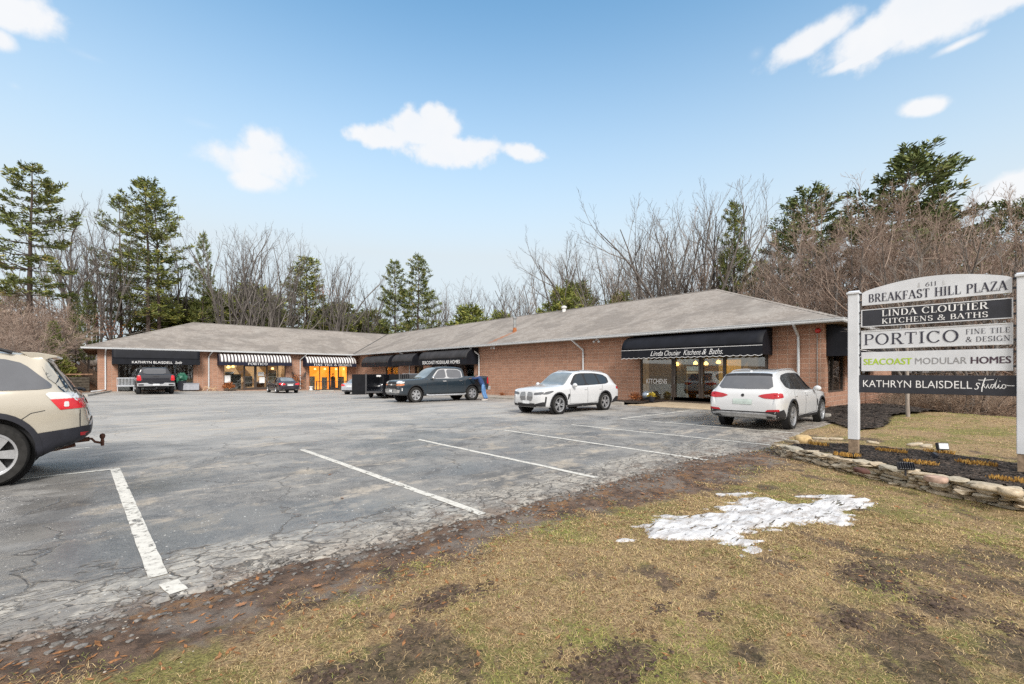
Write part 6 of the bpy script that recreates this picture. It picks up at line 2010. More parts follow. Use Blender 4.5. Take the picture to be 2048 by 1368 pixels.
lp = MB(); lp.box((-.1, -.06, zt - .12), (.30, .08, .12)); lp.lathe([(.02, 0), (.07, .02), (.06, .05)], (-.02, -.1, zt - .13), (0, -1, 0), 12); lp.build("work_lamp", "lamp_clear", tr_, bevel=.01, world=False)
"""end of vehicles"""

# ------------------------------------------------------------------ the person at the pickup's bed
simple("denim_jacket", (.035, .065, .16), .9, .2, var=.3, scale=14); simple("jeans", (.12, .24, .46), .9, .2, var=.3, scale=10)
simple("skin", (.50, .31, .23), .6, .3); simple("hair", (.10, .08, .065), .9); simple("shoe", (.55, .53, .50), .8)


def skin_mesh(name, verts, edges, radii, mat, root=0, sub=1):
    me = bpy.data.meshes.new(name); me.from_pydata(verts, edges, [])
    o = bpy.data.objects.new(name, me); COL.objects.link(o)
    m = o.modifiers.new("skin", 'SKIN')
    for i, v in enumerate(me.skin_vertices[0].data):
        r = radii[i]; v.radius = r if isinstance(r, tuple) else (r, r); v.use_root = (i == root)
    s = o.modifiers.new("sub", 'SUBSURF'); s.levels = sub; s.render_levels = sub
    dg = bpy.context.evaluated_depsgraph_get(); dg.update()
    nm = bpy.data.meshes.new_from_object(o.evaluated_get(dg)); bpy.data.objects.remove(o)
    nm.name = name; nm.materials.clear(); nm.materials.append(MATS[mat])
    for p in nm.polygons: p.use_smooth = True
    return nm


ft = on_ground(969, 801.5)
# local frame: +x = the way the person leans (towards the bed), z up
bed_dir = Vector((math.cos(ang), math.sin(ang), 0))          # towards the truck's nose
lean = (bed_dir * .62 + nrm * .78).normalized()
per = thing("person", "person in a dark denim jacket and blue jeans bending over the pickup's bed", "person", (ft.x, ft.y, ft.z + .012), math.atan2(lean.y, lean.x))
J = {'pel': (.10, 0, .93), 'hipL': (.08, .10, .90), 'kneeL': (.07, .13, .48), 'ankL': (-.10, .13, .09), 'toeL': (.10, .15, .04),
     'hipR': (.08, -.10, .90), 'kneeR': (.02, -.13, .48), 'ankR': (-.14, -.15, .09), 'toeR': (.06, -.18, .04),
     'sp1': (.16, 0, 1.10), 'sp2': (.27, 0, 1.32), 'neck': (.38, 0, 1.47), 'head': (.49, 0, 1.50), 'crown': (.57, .0, 1.46),
     'shL': (.33, .18, 1.43), 'elL': (.56, .27, 1.36), 'wrL': (.79, .20, 1.38), 'haL': (.88, .17, 1.37),
     'shR': (.33, -.18, 1.43), 'elR': (.55, -.30, 1.37), 'wrR': (.78, -.24, 1.38), 'haR': (.87, -.21, 1.37)}


def chain(names, rad, mat, name, edges, root=0, sub=1):
    ix = {n: i for i, n in enumerate(names)}
    me = skin_mesh(name, [J[n] for n in names], [(ix[a], ix[b]) for a, b in edges], rad, mat, root, sub)
    return link(name, me, per, False)


names = ['pel', 'hipL', 'kneeL', 'ankL', 'toeL', 'hipR', 'kneeR', 'ankR', 'toeR', 'sp1', 'sp2', 'neck', 'head', 'crown', 'shL', 'elL', 'wrL', 'shR', 'elR', 'wrR']
E_ = [('pel', 'hipL'), ('hipL', 'kneeL'), ('kneeL', 'ankL'), ('ankL', 'toeL'), ('pel', 'hipR'), ('hipR', 'kneeR'), ('kneeR', 'ankR'), ('ankR', 'toeR'),
      ('pel', 'sp1'), ('sp1', 'sp2'), ('sp2', 'neck'), ('neck', 'head'), ('head', 'crown'), ('sp2', 'shL'), ('shL', 'elL'), ('elL', 'wrL'), ('sp2', 'shR'), ('shR', 'elR'), ('elR', 'wrR')]
rad = [.11, .075, .05, .035, .03, .075, .05, .035, .03, .11, .12, .05, .085, .075, .055, .04, .028, .055, .04, .028]
chain(names, rad, "skin", "body", E_)
chain(['pel', 'hipL', 'kneeL', 'ankL', 'hipR', 'kneeR', 'ankR', 'sp1'], [.150, .108, .085, .072, .108, .085, .072, .14], "jeans", "trousers",
      [('pel', 'hipL'), ('hipL', 'kneeL'), ('kneeL', 'ankL'), ('pel', 'hipR'), ('hipR', 'kneeR'), ('kneeR', 'ankR'), ('pel', 'sp1')])
J['hem'] = (.11, 0, .97)
chain(['sp1', 'hem', 'sp2', 'neck', 'shL', 'elL', 'wrL', 'shR', 'elR', 'wrR'], [.165, .165, .175, .09, .095, .072, .052, .095, .072, .052], "denim_jacket", "jacket",
      [('sp1', 'hem'), ('sp1', 'sp2'), ('sp2', 'neck'), ('sp2', 'shL'), ('shL', 'elL'), ('elL', 'wrL'), ('sp2', 'shR'), ('shR', 'elR'), ('elR', 'wrR')])
for sg, s_ in (('L', 1), ('R', -1)):
    mb = MB(); a, t_ = Vector(J['ank' + sg]), Vector(J['toe' + sg]); mb.blob((a + t_) / 2 + Vector((.0, 0, -.03)), (.15, .055, .05), 3, 2, .1, 1); mb.build("shoe", "shoe", per, smooth=True, world=False)
    w, h = Vector(J['wr' + sg]), Vector(J['ha' + sg]); d = (h - w).normalized(); side = d.cross(Vector((0, 0, 1))).normalized() * s_
    vs = [w - d * .03, w + d * .045, w + d * .09]; ed = [(0, 1), (1, 2)]; rd = [(.027, .022), (.038, .016), (.040, .014)]
    for k in range(4):
        b0 = w + d * .09 + side * (.030 - .02 * k); ln = (.062, .072, .068, .052)[k]
        i = len(vs); vs += [b0, b0 + d * ln * .55 + Vector((0, 0, .008)), b0 + d * ln * .9 + Vector((0, 0, -.022))]; ed += [(2, i), (i, i + 1), (i + 1, i + 2)]; rd += [.0095, .009, .0075]
    i = len(vs); vs += [w + d * .03 - side * -.04, w + d * .07 + side * .065]; ed += [(1, i), (i, i + 1)]; rd += [.011, .009]
    me = skin_mesh("hand", [tuple(v) for v in vs], ed, rd, "skin", 0, 1); link("hand", me, per, False)
hr = MB(); hr.blob((.535, 0, 1.515), (.115, .092, .085), 5, 2, .12, 2); hr.build("hair", "hair", per, smooth=True, world=False)
fc = MB(); fc.blob((.625, 0, 1.43), (.022, .018, .03), 1, 1, .1, 1)
for s_ in (-1, 1): fc.blob((.52, s_ * .095, 1.475), (.028, .012, .034), 2, 1, .1, 1)
fc.build("ears_and_nose", "skin", per, smooth=True, world=False)

# ------------------------------------------------------------------ trees
def mat_bark(name, lo, hi):
    t = NT(name); c = t.coord(); n = t.noise(t.mapping(c, (5, 5, 1.2)), 1.0, 5, .7)
    t.bsdf(t.mix(t.ss(n, .3, .7), lo, hi), .95, .2, bump=n, bstr=.6, bdist=.03); MATS[name] = t.m


mat_bark("bark_grey", (.065, .057, .052), (.20, .18, .165)); mat_bark("bark_pine", (.050, .038, .032), (.135, .100, .082)); mat_bark("bark_pale", (.24, .205, .18), (.42, .37, .33))


def mat_tint(name, stops):
    t = NT(name); a = t.attr("tint")
    r = t.N('ShaderNodeValToRGB'); t.L(a, r.inputs[0])
    el = r.color_ramp.elements; el[0].position, el[1].position = 0.0, 1.0
    el[0].color = (*stops[0], 1); el[1].color = (*stops[-1], 1)
    for i, s_ in enumerate(stops[1:-1]): e = el.new((i + 1) / (len(stops) - 1)); e.color = (*s_, 1)
    b = t.bsdf(r.outputs[0], .8, .25); MATS[name] = t.m


mat_tint("twig_grey", [(.085, .074, .068), (.155, .138, .125), (.25, .225, .205)])
mat_tint("twig_brown", [(.165, .115, .092), (.29, .215, .172), (.42, .335, .275)])
mat_tint("twig_rust", [(.17, .115, .080), (.31, .225, .165), (.45, .355, .275)])
mat_tint("needles", [(.060, .078, .026), (.130, .160, .048), (.235, .25, .075), (.37, .27, .10)])
mat_tint("needles_light", [(.085, .105, .030), (.175, .21, .055), (.32, .32, .080), (.44, .36, .10)])
mat_tint("needles_dark", [(.050, .072, .028), (.110, .145, .050), (.205, .235, .080), (.29, .25, .11)])
mat_tint("dead_leaves", [(.20, .065, .025), (.36, .12, .04), (.46, .20, .08)])


class Plant:
    def __init__(s): s.wood = MB(); s.twig = MB(); s.tw = []; s.leaf = MB(); s.lt = []
    def w(s, pts, rad, n=6): s.wood.tube(pts, rad, n, False)
    def t(s, pts, rad, tint, n=3):
        b = len(s.twig.v); s.twig.tube(pts, rad, n, False); s.tw += [tint] * (len(s.twig.v) - b)
    def meshes(s, bark, twig, leaf=None):
        out = [("trunk", s.wood.mesh("trunk", bark, True, angle=60, uv=False))]
        def tm(mb, nm, tint, mat):
            me = bpy.data.meshes.new(nm); me.from_pydata(mb.v, [], mb.f); me.materials.append(MATS[mat])
            a = me.attributes.new("tint", 'FLOAT', 'POINT'); a.data.foreach_set("value", np.array(tint, dtype=np.float32)); return me
        if s.twig.v: out.append(("branches" if s.leaf.v else "crown", tm(s.twig, "branches", s.tw, twig)))
        if s.leaf.v: out.append(("crown", tm(s.leaf, "crown", s.lt, leaf)))
        return out


def rv(a=1.0): return Vector((random.gauss(0, a), random.gauss(0, a), random.gauss(0, a)))


def bare_tree(seed, h=14.0, stems=1, spread=.42, r0=.20, fork=.30, levels=5, kids=(5, 5, 5, 4), tw=.010, up=.20, lean=(0, 0)):
    random.seed(seed); P = Plant()

    def grow(p, d, L, r, lev):
        n = 5 if lev < 2 else 4 if lev < 4 else 3
        pts, rad = [p.copy()], [r]; st = L / n; dirs = [d.copy()]
        for i in range(n):
            d = (d + rv(.10 + .03 * lev) + Vector((0, 0, up * (.5 if lev == 0 else .55 if lev == 1 else .3) * .5))).normalized()
            p = p + d * st; pts.append(p.copy()); dirs.append(d.copy())
            rad.append(max(r * (1 - .50 * (i + 1) / n), tw * .55))
        if lev <= 1: P.w(pts, rad, 7 if lev == 0 else 5)
        else: P.t(pts, rad, random.random(), 4 if lev == 2 else 3)
        if lev >= levels - 1: return
        nk = kids[min(lev, len(kids) - 1)]
        for k in range(nk):
            f = (fork + (1 - fork) * (k + random.random() * .8) / nk) if lev == 0 else (.22 + .78 * (k + random.random()) / nk)
            f = min(f, .99); q = f * n; i = min(int(q), n - 1); base = pts[i].lerp(pts[i + 1], q - i)
            ax = dirs[i].cross(rv()).normalized()
            dd = (dirs[i] + ax * math.tan(random.uniform(.40, .95) * (1.0 if lev else min(1.15, spread * 2.4)))).normalized()
            grow(base, dd, L * random.uniform(.42, .66) * (1.15 - .45 * f), max(rad[i] * .62, tw), lev + 1)
        # leader carries on
        grow(pts[-1], dirs[-1], L * .5, max(rad[-1] * .95, tw), lev + 1)
    for s_ in range(stems):
        a = 6.283 * s_ / stems + random.random()
        d = Vector((lean[0] + (math.cos(a) * .30 if stems > 1 else 0), lean[1] + (math.sin(a) * .30 if stems > 1 else 0), 1)).normalized()
        grow(Vector((math.cos(a) * .12, math.sin(a) * .12, -.3)) if stems > 1 else Vector((0, 0, -.3)), d, h * .60, r0 * (.7 if stems > 1 else 1), 0)
    zs = max(v[2] for v in P.twig.v); k = h / zs
    for m in (P.wood, P.twig): m.v = [(x * k, y * k, z * k) for x, y, z in m.v]
    return P


def fan_tree(seed, h=16.0, stems=5, open_=.5, r0=.16, tw=.012, side=7, curl=.11):
    """several limbs diverge near the ground and curve upward, each feathered with acute side branches"""
    random.seed(seed); P = Plant()

    def limb(p, d, L, r, lev):
        n = 8 if lev == 0 else 6 if lev == 1 else 4
        pts, rad, dirs = [p.copy()], [r], [d.copy()]; st = L / n
        wob = rv(.05)
        for i in range(n):
            d = (d + Vector((0, 0, curl * (1.0 if lev else .8))) + rv(.07 + .03 * lev) + wob).normalized()
            p = p + d * st; pts.append(p.copy()); dirs.append(d.copy()); rad.append(max(r * (1 - .80 * (i + 1) / n), tw * .6))
        (P.w(pts, rad, 6) if lev == 0 else P.t(pts, rad, random.random(), 4 if lev == 1 else 3))
        if lev >= 3: return
        nk = (side, 5, 4)[lev]
        for k in range(nk):
            f = (.24 if lev == 0 else .25) + .72 * (k + random.random() * .8) / nk
            q = f * n; i = min(int(q), n - 1); base = pts[i].lerp(pts[i + 1], q - i)
            out = Vector((base.x, base.y, 0)) * .04 + rv(); ax = out - dirs[i] * out.dot(dirs[i]); ax.normalize()
            dd = (dirs[i] + ax * random.uniform(.45, .95)).normalized()
            limb(base, dd, L * random.uniform(.30, .55) * (1.15 - .55 * f), max(rad[i] * .62, tw), lev + 1)
    for s_ in range(stems):
        a = 6.283 * (s_ + random.uniform(-.3, .3)) / stems; tl = open_ * random.uniform(.35, 1.1)
        limb(Vector((math.cos(a) * .15, math.sin(a) * .15, -.3)), Vector((math.cos(a) * tl, math.sin(a) * tl, 1)).normalized(), h * random.uniform(.75, 1.0), r0 * random.uniform(.7, 1.1), 0)
    zs = max(max(v[2] for v in P.twig.v), max(v[2] for v in P.wood.v)); k = h / zs
    for m in (P.wood, P.twig): m.v = [(x * k, y * k, z * k) for x, y, z in m.v]
    return P


def pine(seed, h=20.0, clear=.3, rmax=3.6, whorl=.85, r0=.28, dens=1.0, top=.55, droop=.0, gaps=.12, wind=(0, 0), tuft=.34, pw=1.5, dead=True):
    random.seed(seed); P = Plant()
    n = 12; pts = []; rad = []
    off = Vector((0, 0, 0))
    for i in range(n + 1):
        f = i / n; off += Vector((random.gauss(0, .05), random.gauss(0, .05), 0)); pts.append(Vector((off.x + wind[0] * f * f, off.y + wind[1] * f * f, -.4 + (h + .4) * f))); rad.append(r0 * (1 - .93 * f) + .015)
    P.w(pts, rad, 8)

    def axis(z):
        f = clamp((z + .4) / (h + .4)) * n; i = min(int(f), n - 1); return pts[i].lerp(pts[i + 1], f - i)

    def tufts(p, d, m, s):
        # fans of needles: flat long blades round the shoot
        t0 = clamp(random.gauss(.38, .2)); 
        for _ in range(m):
            q = p + rv(.10) * s / .34
            dd = d * .8 + rv(.42) + Vector((0, 0, .22)); dd.z *= .6; dd.normalize(); l = s * random.uniform(.7, 1.25); w = dd.cross(rv()).normalized() * s * random.uniform(.09, .17)
            b = len(P.leaf.v); e = q + dd * l
            P.leaf.v += [tuple(q - w * .6), tuple(q + w * .6), tuple(q + dd * l * .6 + w), tuple(e), tuple(q + dd * l * .6 - w)]
            P.leaf.f.append((b, b + 1, b + 2, b + 3, b + 4)); P.lt += [clamp(t0 + random.gauss(0, .10))] * 5

    z = h * clear
    if dead:                                               # bare stubs below the crown
        zz = h * .12
        while zz < z:
            a = random.uniform(0, 6.283); c = axis(zz); L = random.uniform(.5, 1.8)
            P.t([c, c + Vector((math.cos(a) * L * .6, math.sin(a) * L * .6, .0)), c + Vector((math.cos(a) * L, math.sin(a) * L, random.uniform(-.3, .2)))], [.035, .02, .008], random.random() * .5, 4); zz += random.uniform(.3, .8)
    while z < h - .25:
        f = (z - h * clear) / (h * (1 - clear))
        prof = min(1.0, .55 + 1.6 * f) if f < .28 else 1.0
        R_ = rmax * prof * (1 - f ** pw) ** .8 + .30
        k = random.choice((4, 5, 5, 6)); a0 = random.random() * 6.283
        for j in range(k):
            if random.random() < gaps: continue
            a = a0 + 6.283 * j / k + random.gauss(0, .2); L = R_ * random.uniform(.62, 1.12)
            c = axis(z + random.uniform(-.12, .12)); o = Vector((math.cos(a), math.sin(a), 0)); o += Vector((wind[0], wind[1], 0)) * .06
            rise = .04 + .70 * f ** 2.2 - droop
            bp = []
            for i in range(6):
                u = i / 5; bp.append(c + o * L * u + Vector((0, 0, L * (rise * u + .16 * u * u))) + rv(.02 * L))
            P.t(bp, [max(.012, .05 * L / 3 * (1 - .8 * i / 5)) for i in range(6)], random.random() * .6, 4)
            m = max(3, int(L * 4.2 * dens))
            for q in range(m):
                u = .28 + .72 * (q + random.random()) / m; i = min(int(u * 5), 4); p = bp[i].lerp(bp[i + 1], u * 5 - i); d = (bp[i + 1] - bp[i]).normalized()
                sd = d.cross(Vector((0, 0, 1))).normalized() * random.choice((-1, 1)); sl = L * .34 * (1.15 - u) * random.uniform(.5, 1.2) + .15
                tip = p + sd * sl * .9 + d * sl * .55 + Vector((0, 0, sl * random.uniform(-.03, .14)))
                if sl > .3: P.t([p, tip], [.014, .006], .4, 3)
                tufts(tip, (tip - p).normalized(), 6, tuft); tufts(p.lerp(tip, .5), (tip - p).normalized(), 4, tuft)
            tufts(bp[-1], d, 7, tuft)
        z += whorl * random.uniform(.7, 1.2) * (1 - .35 * f)
    for _ in range(3): tufts(axis(h - .2), Vector((0, 0, 1)), 6, tuft)
    return P


KIND = {}


def define(key, plant, bark, twig, leaf=None): KIND[key] = plant.meshes(bark, twig, leaf)


SRC = {}


def tree(key, px, dist, top_py, label, group=None, name=None, rz=None, wide=1.0, base=None, cat="tree", sink=.0):
    """one tree: stands at a distance along the sight line of a pixel column, its top at top_py"""
    v = at_depth(px, dist)
    if base is not None: v.z = base
    d = pix_dir(px, top_py); ht = EYE + d.z * dist - v.z
    h0 = max(c[2] for nm, me in KIND[key] for c in (me.vertices[i].co for i in range(0, len(me.vertices), 7)))
    k = ht / h0
    rz = random.uniform(0, 6.283) if rz is None else rz
    nm = name or ("pine_tree" if len(KIND[key]) == 3 else "bare_tree")
    t_ = thing(nm, label, cat, (v.x, v.y, v.z - sink), rz, group); t_.scale = (k * wide, k * wide, k)
    for part, me in KIND[key]:
        o = bpy.data.objects.new(part, me); COL.objects.link(o); o.parent = t_
    return t_


define("pine_tall", pine(21, 20, .36, 4.6, 1.5, .30, 1.45, gaps=.20, tuft=.40, droop=.05), "bark_pine", "twig_grey", "needles")
define("pine_leggy", pine(22, 26, .30, 4.6, 1.45, .32, 1.05, gaps=.34, wind=(.8, .3), tuft=.44, pw=2.6), "bark_pine", "twig_grey", "needles")
define("pine_leggy2", pine(29, 26, .30, 4.8, 1.5, .30, 1.05, gaps=.36, wind=(-.5, .4), tuft=.44, pw=2.6), "bark_pine", "twig_grey", "needles_light")
define("pine_full", pine(23, 18, .06, 4.8, 1.05, .24, 1.1, gaps=.16, tuft=.42, dead=False), "bark_pine", "twig_grey", "needles_light")
define("pine_mid", pine(24, 20, .14, 4.4, 1.15, .26, 1.05, gaps=.20, tuft=.42), "bark_pine", "twig_grey", "needles")
define("pine_dark", pine(25, 22, .22, 4.8, 1.15, .30, 1.2, gaps=.20, wind=(1.4, -.8), tuft=.5, pw=2.8), "bark_pine", "twig_grey", "needles_dark")
define("pine_bush", pine(26, 7, .02, 3.0, .50, .12, 1.6, gaps=.12, tuft=.40, dead=False), "bark_pine", "twig_grey", "needles_light")
define("bare_tall", bare_tree(31, 18, 1, .36, .27, .28, 5, (8, 4, 3, 3), .014), "bark_grey", "twig_grey")
define("bare_forked", bare_tree(32, 17, 3, .40, .28, .25, 5, (5, 4, 3, 3), .015), "bark_grey", "twig_grey")
define("bare_broad", bare_tree(33, 14, 2, .55, .26, .20, 5, (6, 4, 4, 3), .014), "bark_grey", "twig_grey")
define("bare_slim", bare_tree(34, 15, 1, .28, .17, .35, 5, (9, 3, 3, 3), .012, .22), "bark_grey", "twig_grey")
define("fan_a", fan_tree(51, 16, 5, .62, .20), "bark_grey", "twig_grey")
define("fan_b", fan_tree(52, 17, 4, .48, .22), "bark_grey", "twig_grey")
define("fan_c", fan_tree(53, 15, 6, .72, .17), "bark_grey", "twig_grey")
define("fan_brown", fan_tree(54, 13, 6, .62, .15, .011, 8), "bark_grey", "twig_brown")
define("brown_dense", bare_tree(35, 12, 3, .55, .17, .10, 6, (4, 5, 4, 4, 3), .0085, .16), "bark_grey", "twig_brown")
define("brown_fan", bare_tree(36, 13, 4, .50, .15, .10, 6, (3, 5, 4, 4, 3), .0085, .30), "bark_grey", "twig_brown")
define("brown_bush", bare_tree(37, 5, 6, .8, .06, .05, 5, (4, 5, 4, 4), .007, .05), "bark_grey", "twig_brown")
define("rust_bush", bare_tree(38, 3.2, 7, .9, .04, .05, 4, (5, 6, 5), .006, .02), "bark_grey", "twig_rust")
for k in KIND: print(k, sum(len(m.polygons) for n, m in KIND[k]))
random.seed(99)

# prominent trees first, each told apart by its look and place
tree("pine_tall", 60, 42, 322, "tall open pine with layered boughs, leftmost tree above the champagne SUV", rz=1.0, wide=1.0)
tree("pine_leggy", 300, 62, 352, "tall leggy leaning pine, left one of the pair over the flat black awning", rz=2.2, wide=.95)
tree("pine_leggy2", 322, 63, 372, "tall pine with yellowish boughs, right one of the pair over the flat black awning", rz=.4, wide=.95)
tree("pine_leggy", 243, 64, 392, "thin pine with sparse bent crown, just left of the pair of leggy pines", rz=4.4, wide=.75)
tree("pine_full", 612, 74, 512, "bushy young white pine with a pointed top, above the second striped awning", rz=.3, wide=1.05)
tree("pine_mid", 792, 82, 517, "left one of the twin pines above the roof valley", rz=1.1, wide=.85)
tree("pine_mid", 836, 80, 508, "right, fuller one of the twin pines above the roof valley", rz=3.0, wide=1.0)
tree("pine_mid", 1468, 56, 398, "dull green pine behind the roof peak, half veiled by bare twigs", rz=2.0, wide=.62)
tree("pine_dark", 1602, 54, 362, "dense dark green pine right of the roof peak", rz=.2, wide=.90)
tree("pine_dark", 1768, 50, 306, "tallest windblown dark pine above the sign's left post", rz=5.2, wide=1.15)
tree("pine_dark", 1900, 52, 384, "lower windblown pine above the middle of the sign", rz=1.5, wide=1.0)
tree("pine_dark", 2040, 44, 398, "dark pine at the right edge of the picture behind the right post", rz=3.3, wide=.9)
tree("pine_full", 1520, 66, 520, "low dark pine between the roof peak and the dense dark pine", rz=.9, wide=.9)
tree("pine_mid", 405, 70, 462, "slender pine with a tufted top left of the bare forked trees", rz=4.0, wide=.45)
tree("pine_mid", 106, 39, 640, "small dark pine right of the leftmost tall pine's trunk", rz=4.0, wide=.9)
tree("pine_mid", 152, 45, 585, "slender dark evergreen beside the left corner of the roof", rz=2.4, wide=.6)
tree("pine_mid", 176, 52, 560, "thin evergreen touching the roof's left corner", rz=.4, wide=.5)
tree("pine_full", 20, 50, 545, "evergreen with drooping boughs low at the left edge", rz=1.4, wide=.8)
for i, (px, dist, tp, w) in enumerate([(455, 78, 585, 1.3), (500, 82, 560, 1.2), (380, 76, 590, 1.2), (540, 80, 605, 1.2), (680, 84, 600, 1.1), (430, 74, 570, .9), (655, 78, 612, 1.2), (740, 88, 615, 1.1), (345, 74, 585, 1.2)]):
    tree("pine_bush", px, dist, tp, "young green pine in the thicket showing above the left wing's roof", "young pines above the left wing", wide=w, base=1.2)
for i, (px, dist, tp, w) in enumerate([(1120, 66, 566, .8), (1160, 70, 556, .8), (945, 84, 604, 1.0), (1245, 64, 578, .7), (1000, 80, 616, .8)]):
    tree("pine_bush", px, dist, tp, "olive young pine showing above the long wing's ridge", "young pines above the long wing", wide=w, base=.5)

bl = "grey leafless tree in the wood above the left wing's roof"
for px, dist, tp, key, w in [(118, 58, 430, "fan_b", .7), (152, 55, 402, "bare_tall", .9), (178, 60, 420, "fan_a", .7), (200, 58, 390, "fan_b", .6), (222, 62, 440, "bare_slim", .9), (262, 70, 470, "bare_slim", 1),
                             (350, 72, 455, "bare_tall", .7), (440, 68, 448, "bare_slim", 1), (458, 64, 430, "fan_b", .7), (488, 70, 436, "bare_tall", .7), (518, 66, 452, "fan_a", .75), (560, 68, 462, "fan_c", .7),
                             (590, 72, 492, "bare_tall", .7), (640, 76, 482, "fan_b", .8), (668, 72, 500, "fan_a", .7), (700, 82, 520, "fan_c", .8), (728, 84, 530, "fan_b", .9), (752, 88, 560, "bare_slim", 1),
                             (395, 76, 500, "fan_c", .7), (300, 74, 500, "bare_broad", .6), (535, 74, 540, "bare_tall", .9), (240, 70, 510, "bare_broad", .6)]:
    tree(key, px, dist, tp, bl, "bare trees above the left wing", wide=w)
bl = "far low leafless tree above the ridge near the roof valley"
for px, dist, tp in [(880, 105, 556), (905, 98, 545), (930, 100, 560), (958, 104, 566), (985, 96, 572), (775, 100, 600), (812, 98, 590), (1010, 90, 590), (860, 96, 585)]:
    tree(random.choice(["fan_a", "fan_c", "fan_b"]), px, dist, tp, bl, "far bare trees near the valley", wide=random.uniform(.8, 1.1))
bl = "tall leafless tree with upswept limbs behind the long wing's ridge"
for px, dist, tp, key, w in [(1035, 76, 540, "fan_a", .8), (1085, 70, 486, "fan_c", .85), (1130, 74, 476, "fan_a", .85), (1172, 70, 464, "fan_b", .95), (1205, 68, 500, "bare_slim", 1),
                             (1262, 62, 430, "fan_c", .85), (1298, 60, 410, "fan_b", .95), (1340, 60, 388, "fan_a", .8), (1385, 56, 364, "fan_b", .95), (1425, 58, 356, "fan_a", .75), (1320, 66, 450, "bare_slim", .9), (1235, 64, 470, "fan_brown", .8), (1315, 64, 440, "fan_brown", .8), (1365, 62, 420, "fan_b", .8), (1405, 60, 400, "fan_brown", .8), (1460, 58, 430, "fan_brown", .8), (1520, 54, 440, "fan_brown", .9), (1110, 70, 520, "fan_brown", .8), (1545, 52, 460, "fan_a", .8), (1452, 62, 400, "bare_tall", .8), (1505, 60, 400, "bare_slim", .9)]:
    tree(key, px, dist, tp, bl, "bare trees behind the long wing", wide=w)
bl = "dense brown leafless tree behind the sign and the building's end"
for px, dist, tp, key, w in [(1560, 46, 456, "brown_dense", .8), (1610, 44, 416, "fan_brown", .9), (1650, 40, 380, "brown_dense", .9), (1690, 36, 364, "brown_fan", 1.0), (1735, 38, 342, "fan_brown", 1.1), (1775, 36, 374, "brown_fan", 1.0), (1820, 35, 376, "fan_brown", 1.0),
                             (1905, 34, 374, "fan_brown", 1.1), (1990, 32, 366, "brown_dense", 1.0), (2035, 31, 376, "fan_brown", 1.0), (2080, 32, 396, "brown_dense", 1.0),
                             (1700, 46, 406, "brown_dense", 1.0), (1840, 44, 416, "brown_dense", 1.0), (1930, 42, 416, "brown_fan", 1.0)]:
    tree(key, px, dist, tp, bl, "brown trees behind the sign", wide=w)
for px in (1575, 1592, 1606, 1632, 1655, 1672):
    tree("bare_slim", px, 52, 470, "slim straight dark trunk behind the roof's right hip", "slim trunks behind the right hip", wide=.8)
bl = "tangled brown shrub on the bank behind the champagne SUV"
for px, dist, tp, w in [(-10, 34, 610, 1.2), (25, 36, 596, 1.2), (60, 40, 590, 1.2), (95, 42, 600, 1.1), (120, 46, 640, .9), (40, 30, 640, 1.0), (0, 44, 560, 1.2), (80, 50, 570, 1.2)]:
    tree("brown_bush", px, dist, tp, bl, "brown shrubs on the left bank", name="bare_shrub", wide=w, cat="shrub")
tree("bare_broad", 1956, 19.5, 420, "thick leaning grey tree trunk at the lawn's far edge, seen under the lowest sign board", name="old_tree", rz=2.0, wide=.9)
define("sapling", bare_tree(41, 6, 1, .4, .075, .35, 5, (7, 5, 4, 3), .006, .2), "bark_pale", "twig_grey")
tree("sapling", 1817, 15.4, 470, "young pale barked tree standing in the mulch apron at the building's corner", name="young_tree", rz=.4, wide=.8)
bl = "reddish brown brush along the far edge of the lawn under the sign"
for i in range(20):
    px = 1770 + 290 * (i + random.random() * .6) / 20; dist = random.uniform(19, 25)
    tree("rust_bush", px, dist, random.uniform(735, 785), bl, "brush along the lawn's far edge", name="bare_shrub", wide=random.uniform(.8, 1.3), cat="shrub")

# orange leaves clinging to young oaks by the left roof corner
for px, py, dist, lab in [(178, 642, 54, "oak sapling with rust coloured leaves at the left roof corner"), (222, 662, 56, "oak sapling with orange leaves over the roof's left slope"), (646, 582, 70, "small oak with one tuft of orange leaves among the bare trees")]:
    v = at_depth(px, dist); ob = thing("oak_sapling", lab, "tree", (v.x, v.y, v.z)); zt_ = EYE + (HY - py) / FPX * dist - v.z
    s_ = MB(); s_.tube([(0, 0, -.2), (.1, .05, zt_ * .6), (0, .1, zt_ + .5)], [.06, .04, .015], 6); s_.build("trunk", "bark_grey", ob, world=False)
    l_ = MB(); tt = []
    for i in range(160):
        p = Vector((random.gauss(0, .8), random.gauss(0, .8), zt_ + random.gauss(0, .55))); u = rv().normalized(); w = u.cross(rv()).normalized(); b = len(l_.v)
        l_.v += [tuple(p - u * .09), tuple(p + w * .05), tuple(p + u * .09), tuple(p - w * .05)]; l_.f.append((b, b + 1, b + 2, b + 3)); tt += [random.random()] * 4
    me = bpy.data.meshes.new("crown"); me.from_pydata(l_.v, [], l_.f); me.materials.append(MATS["dead_leaves"])
    o = link("crown", me, ob, False); tinted(o, tt)

# the far wood as one twiggy mass: nobody could count it
random.seed(123)
wd = MB(); tt = []


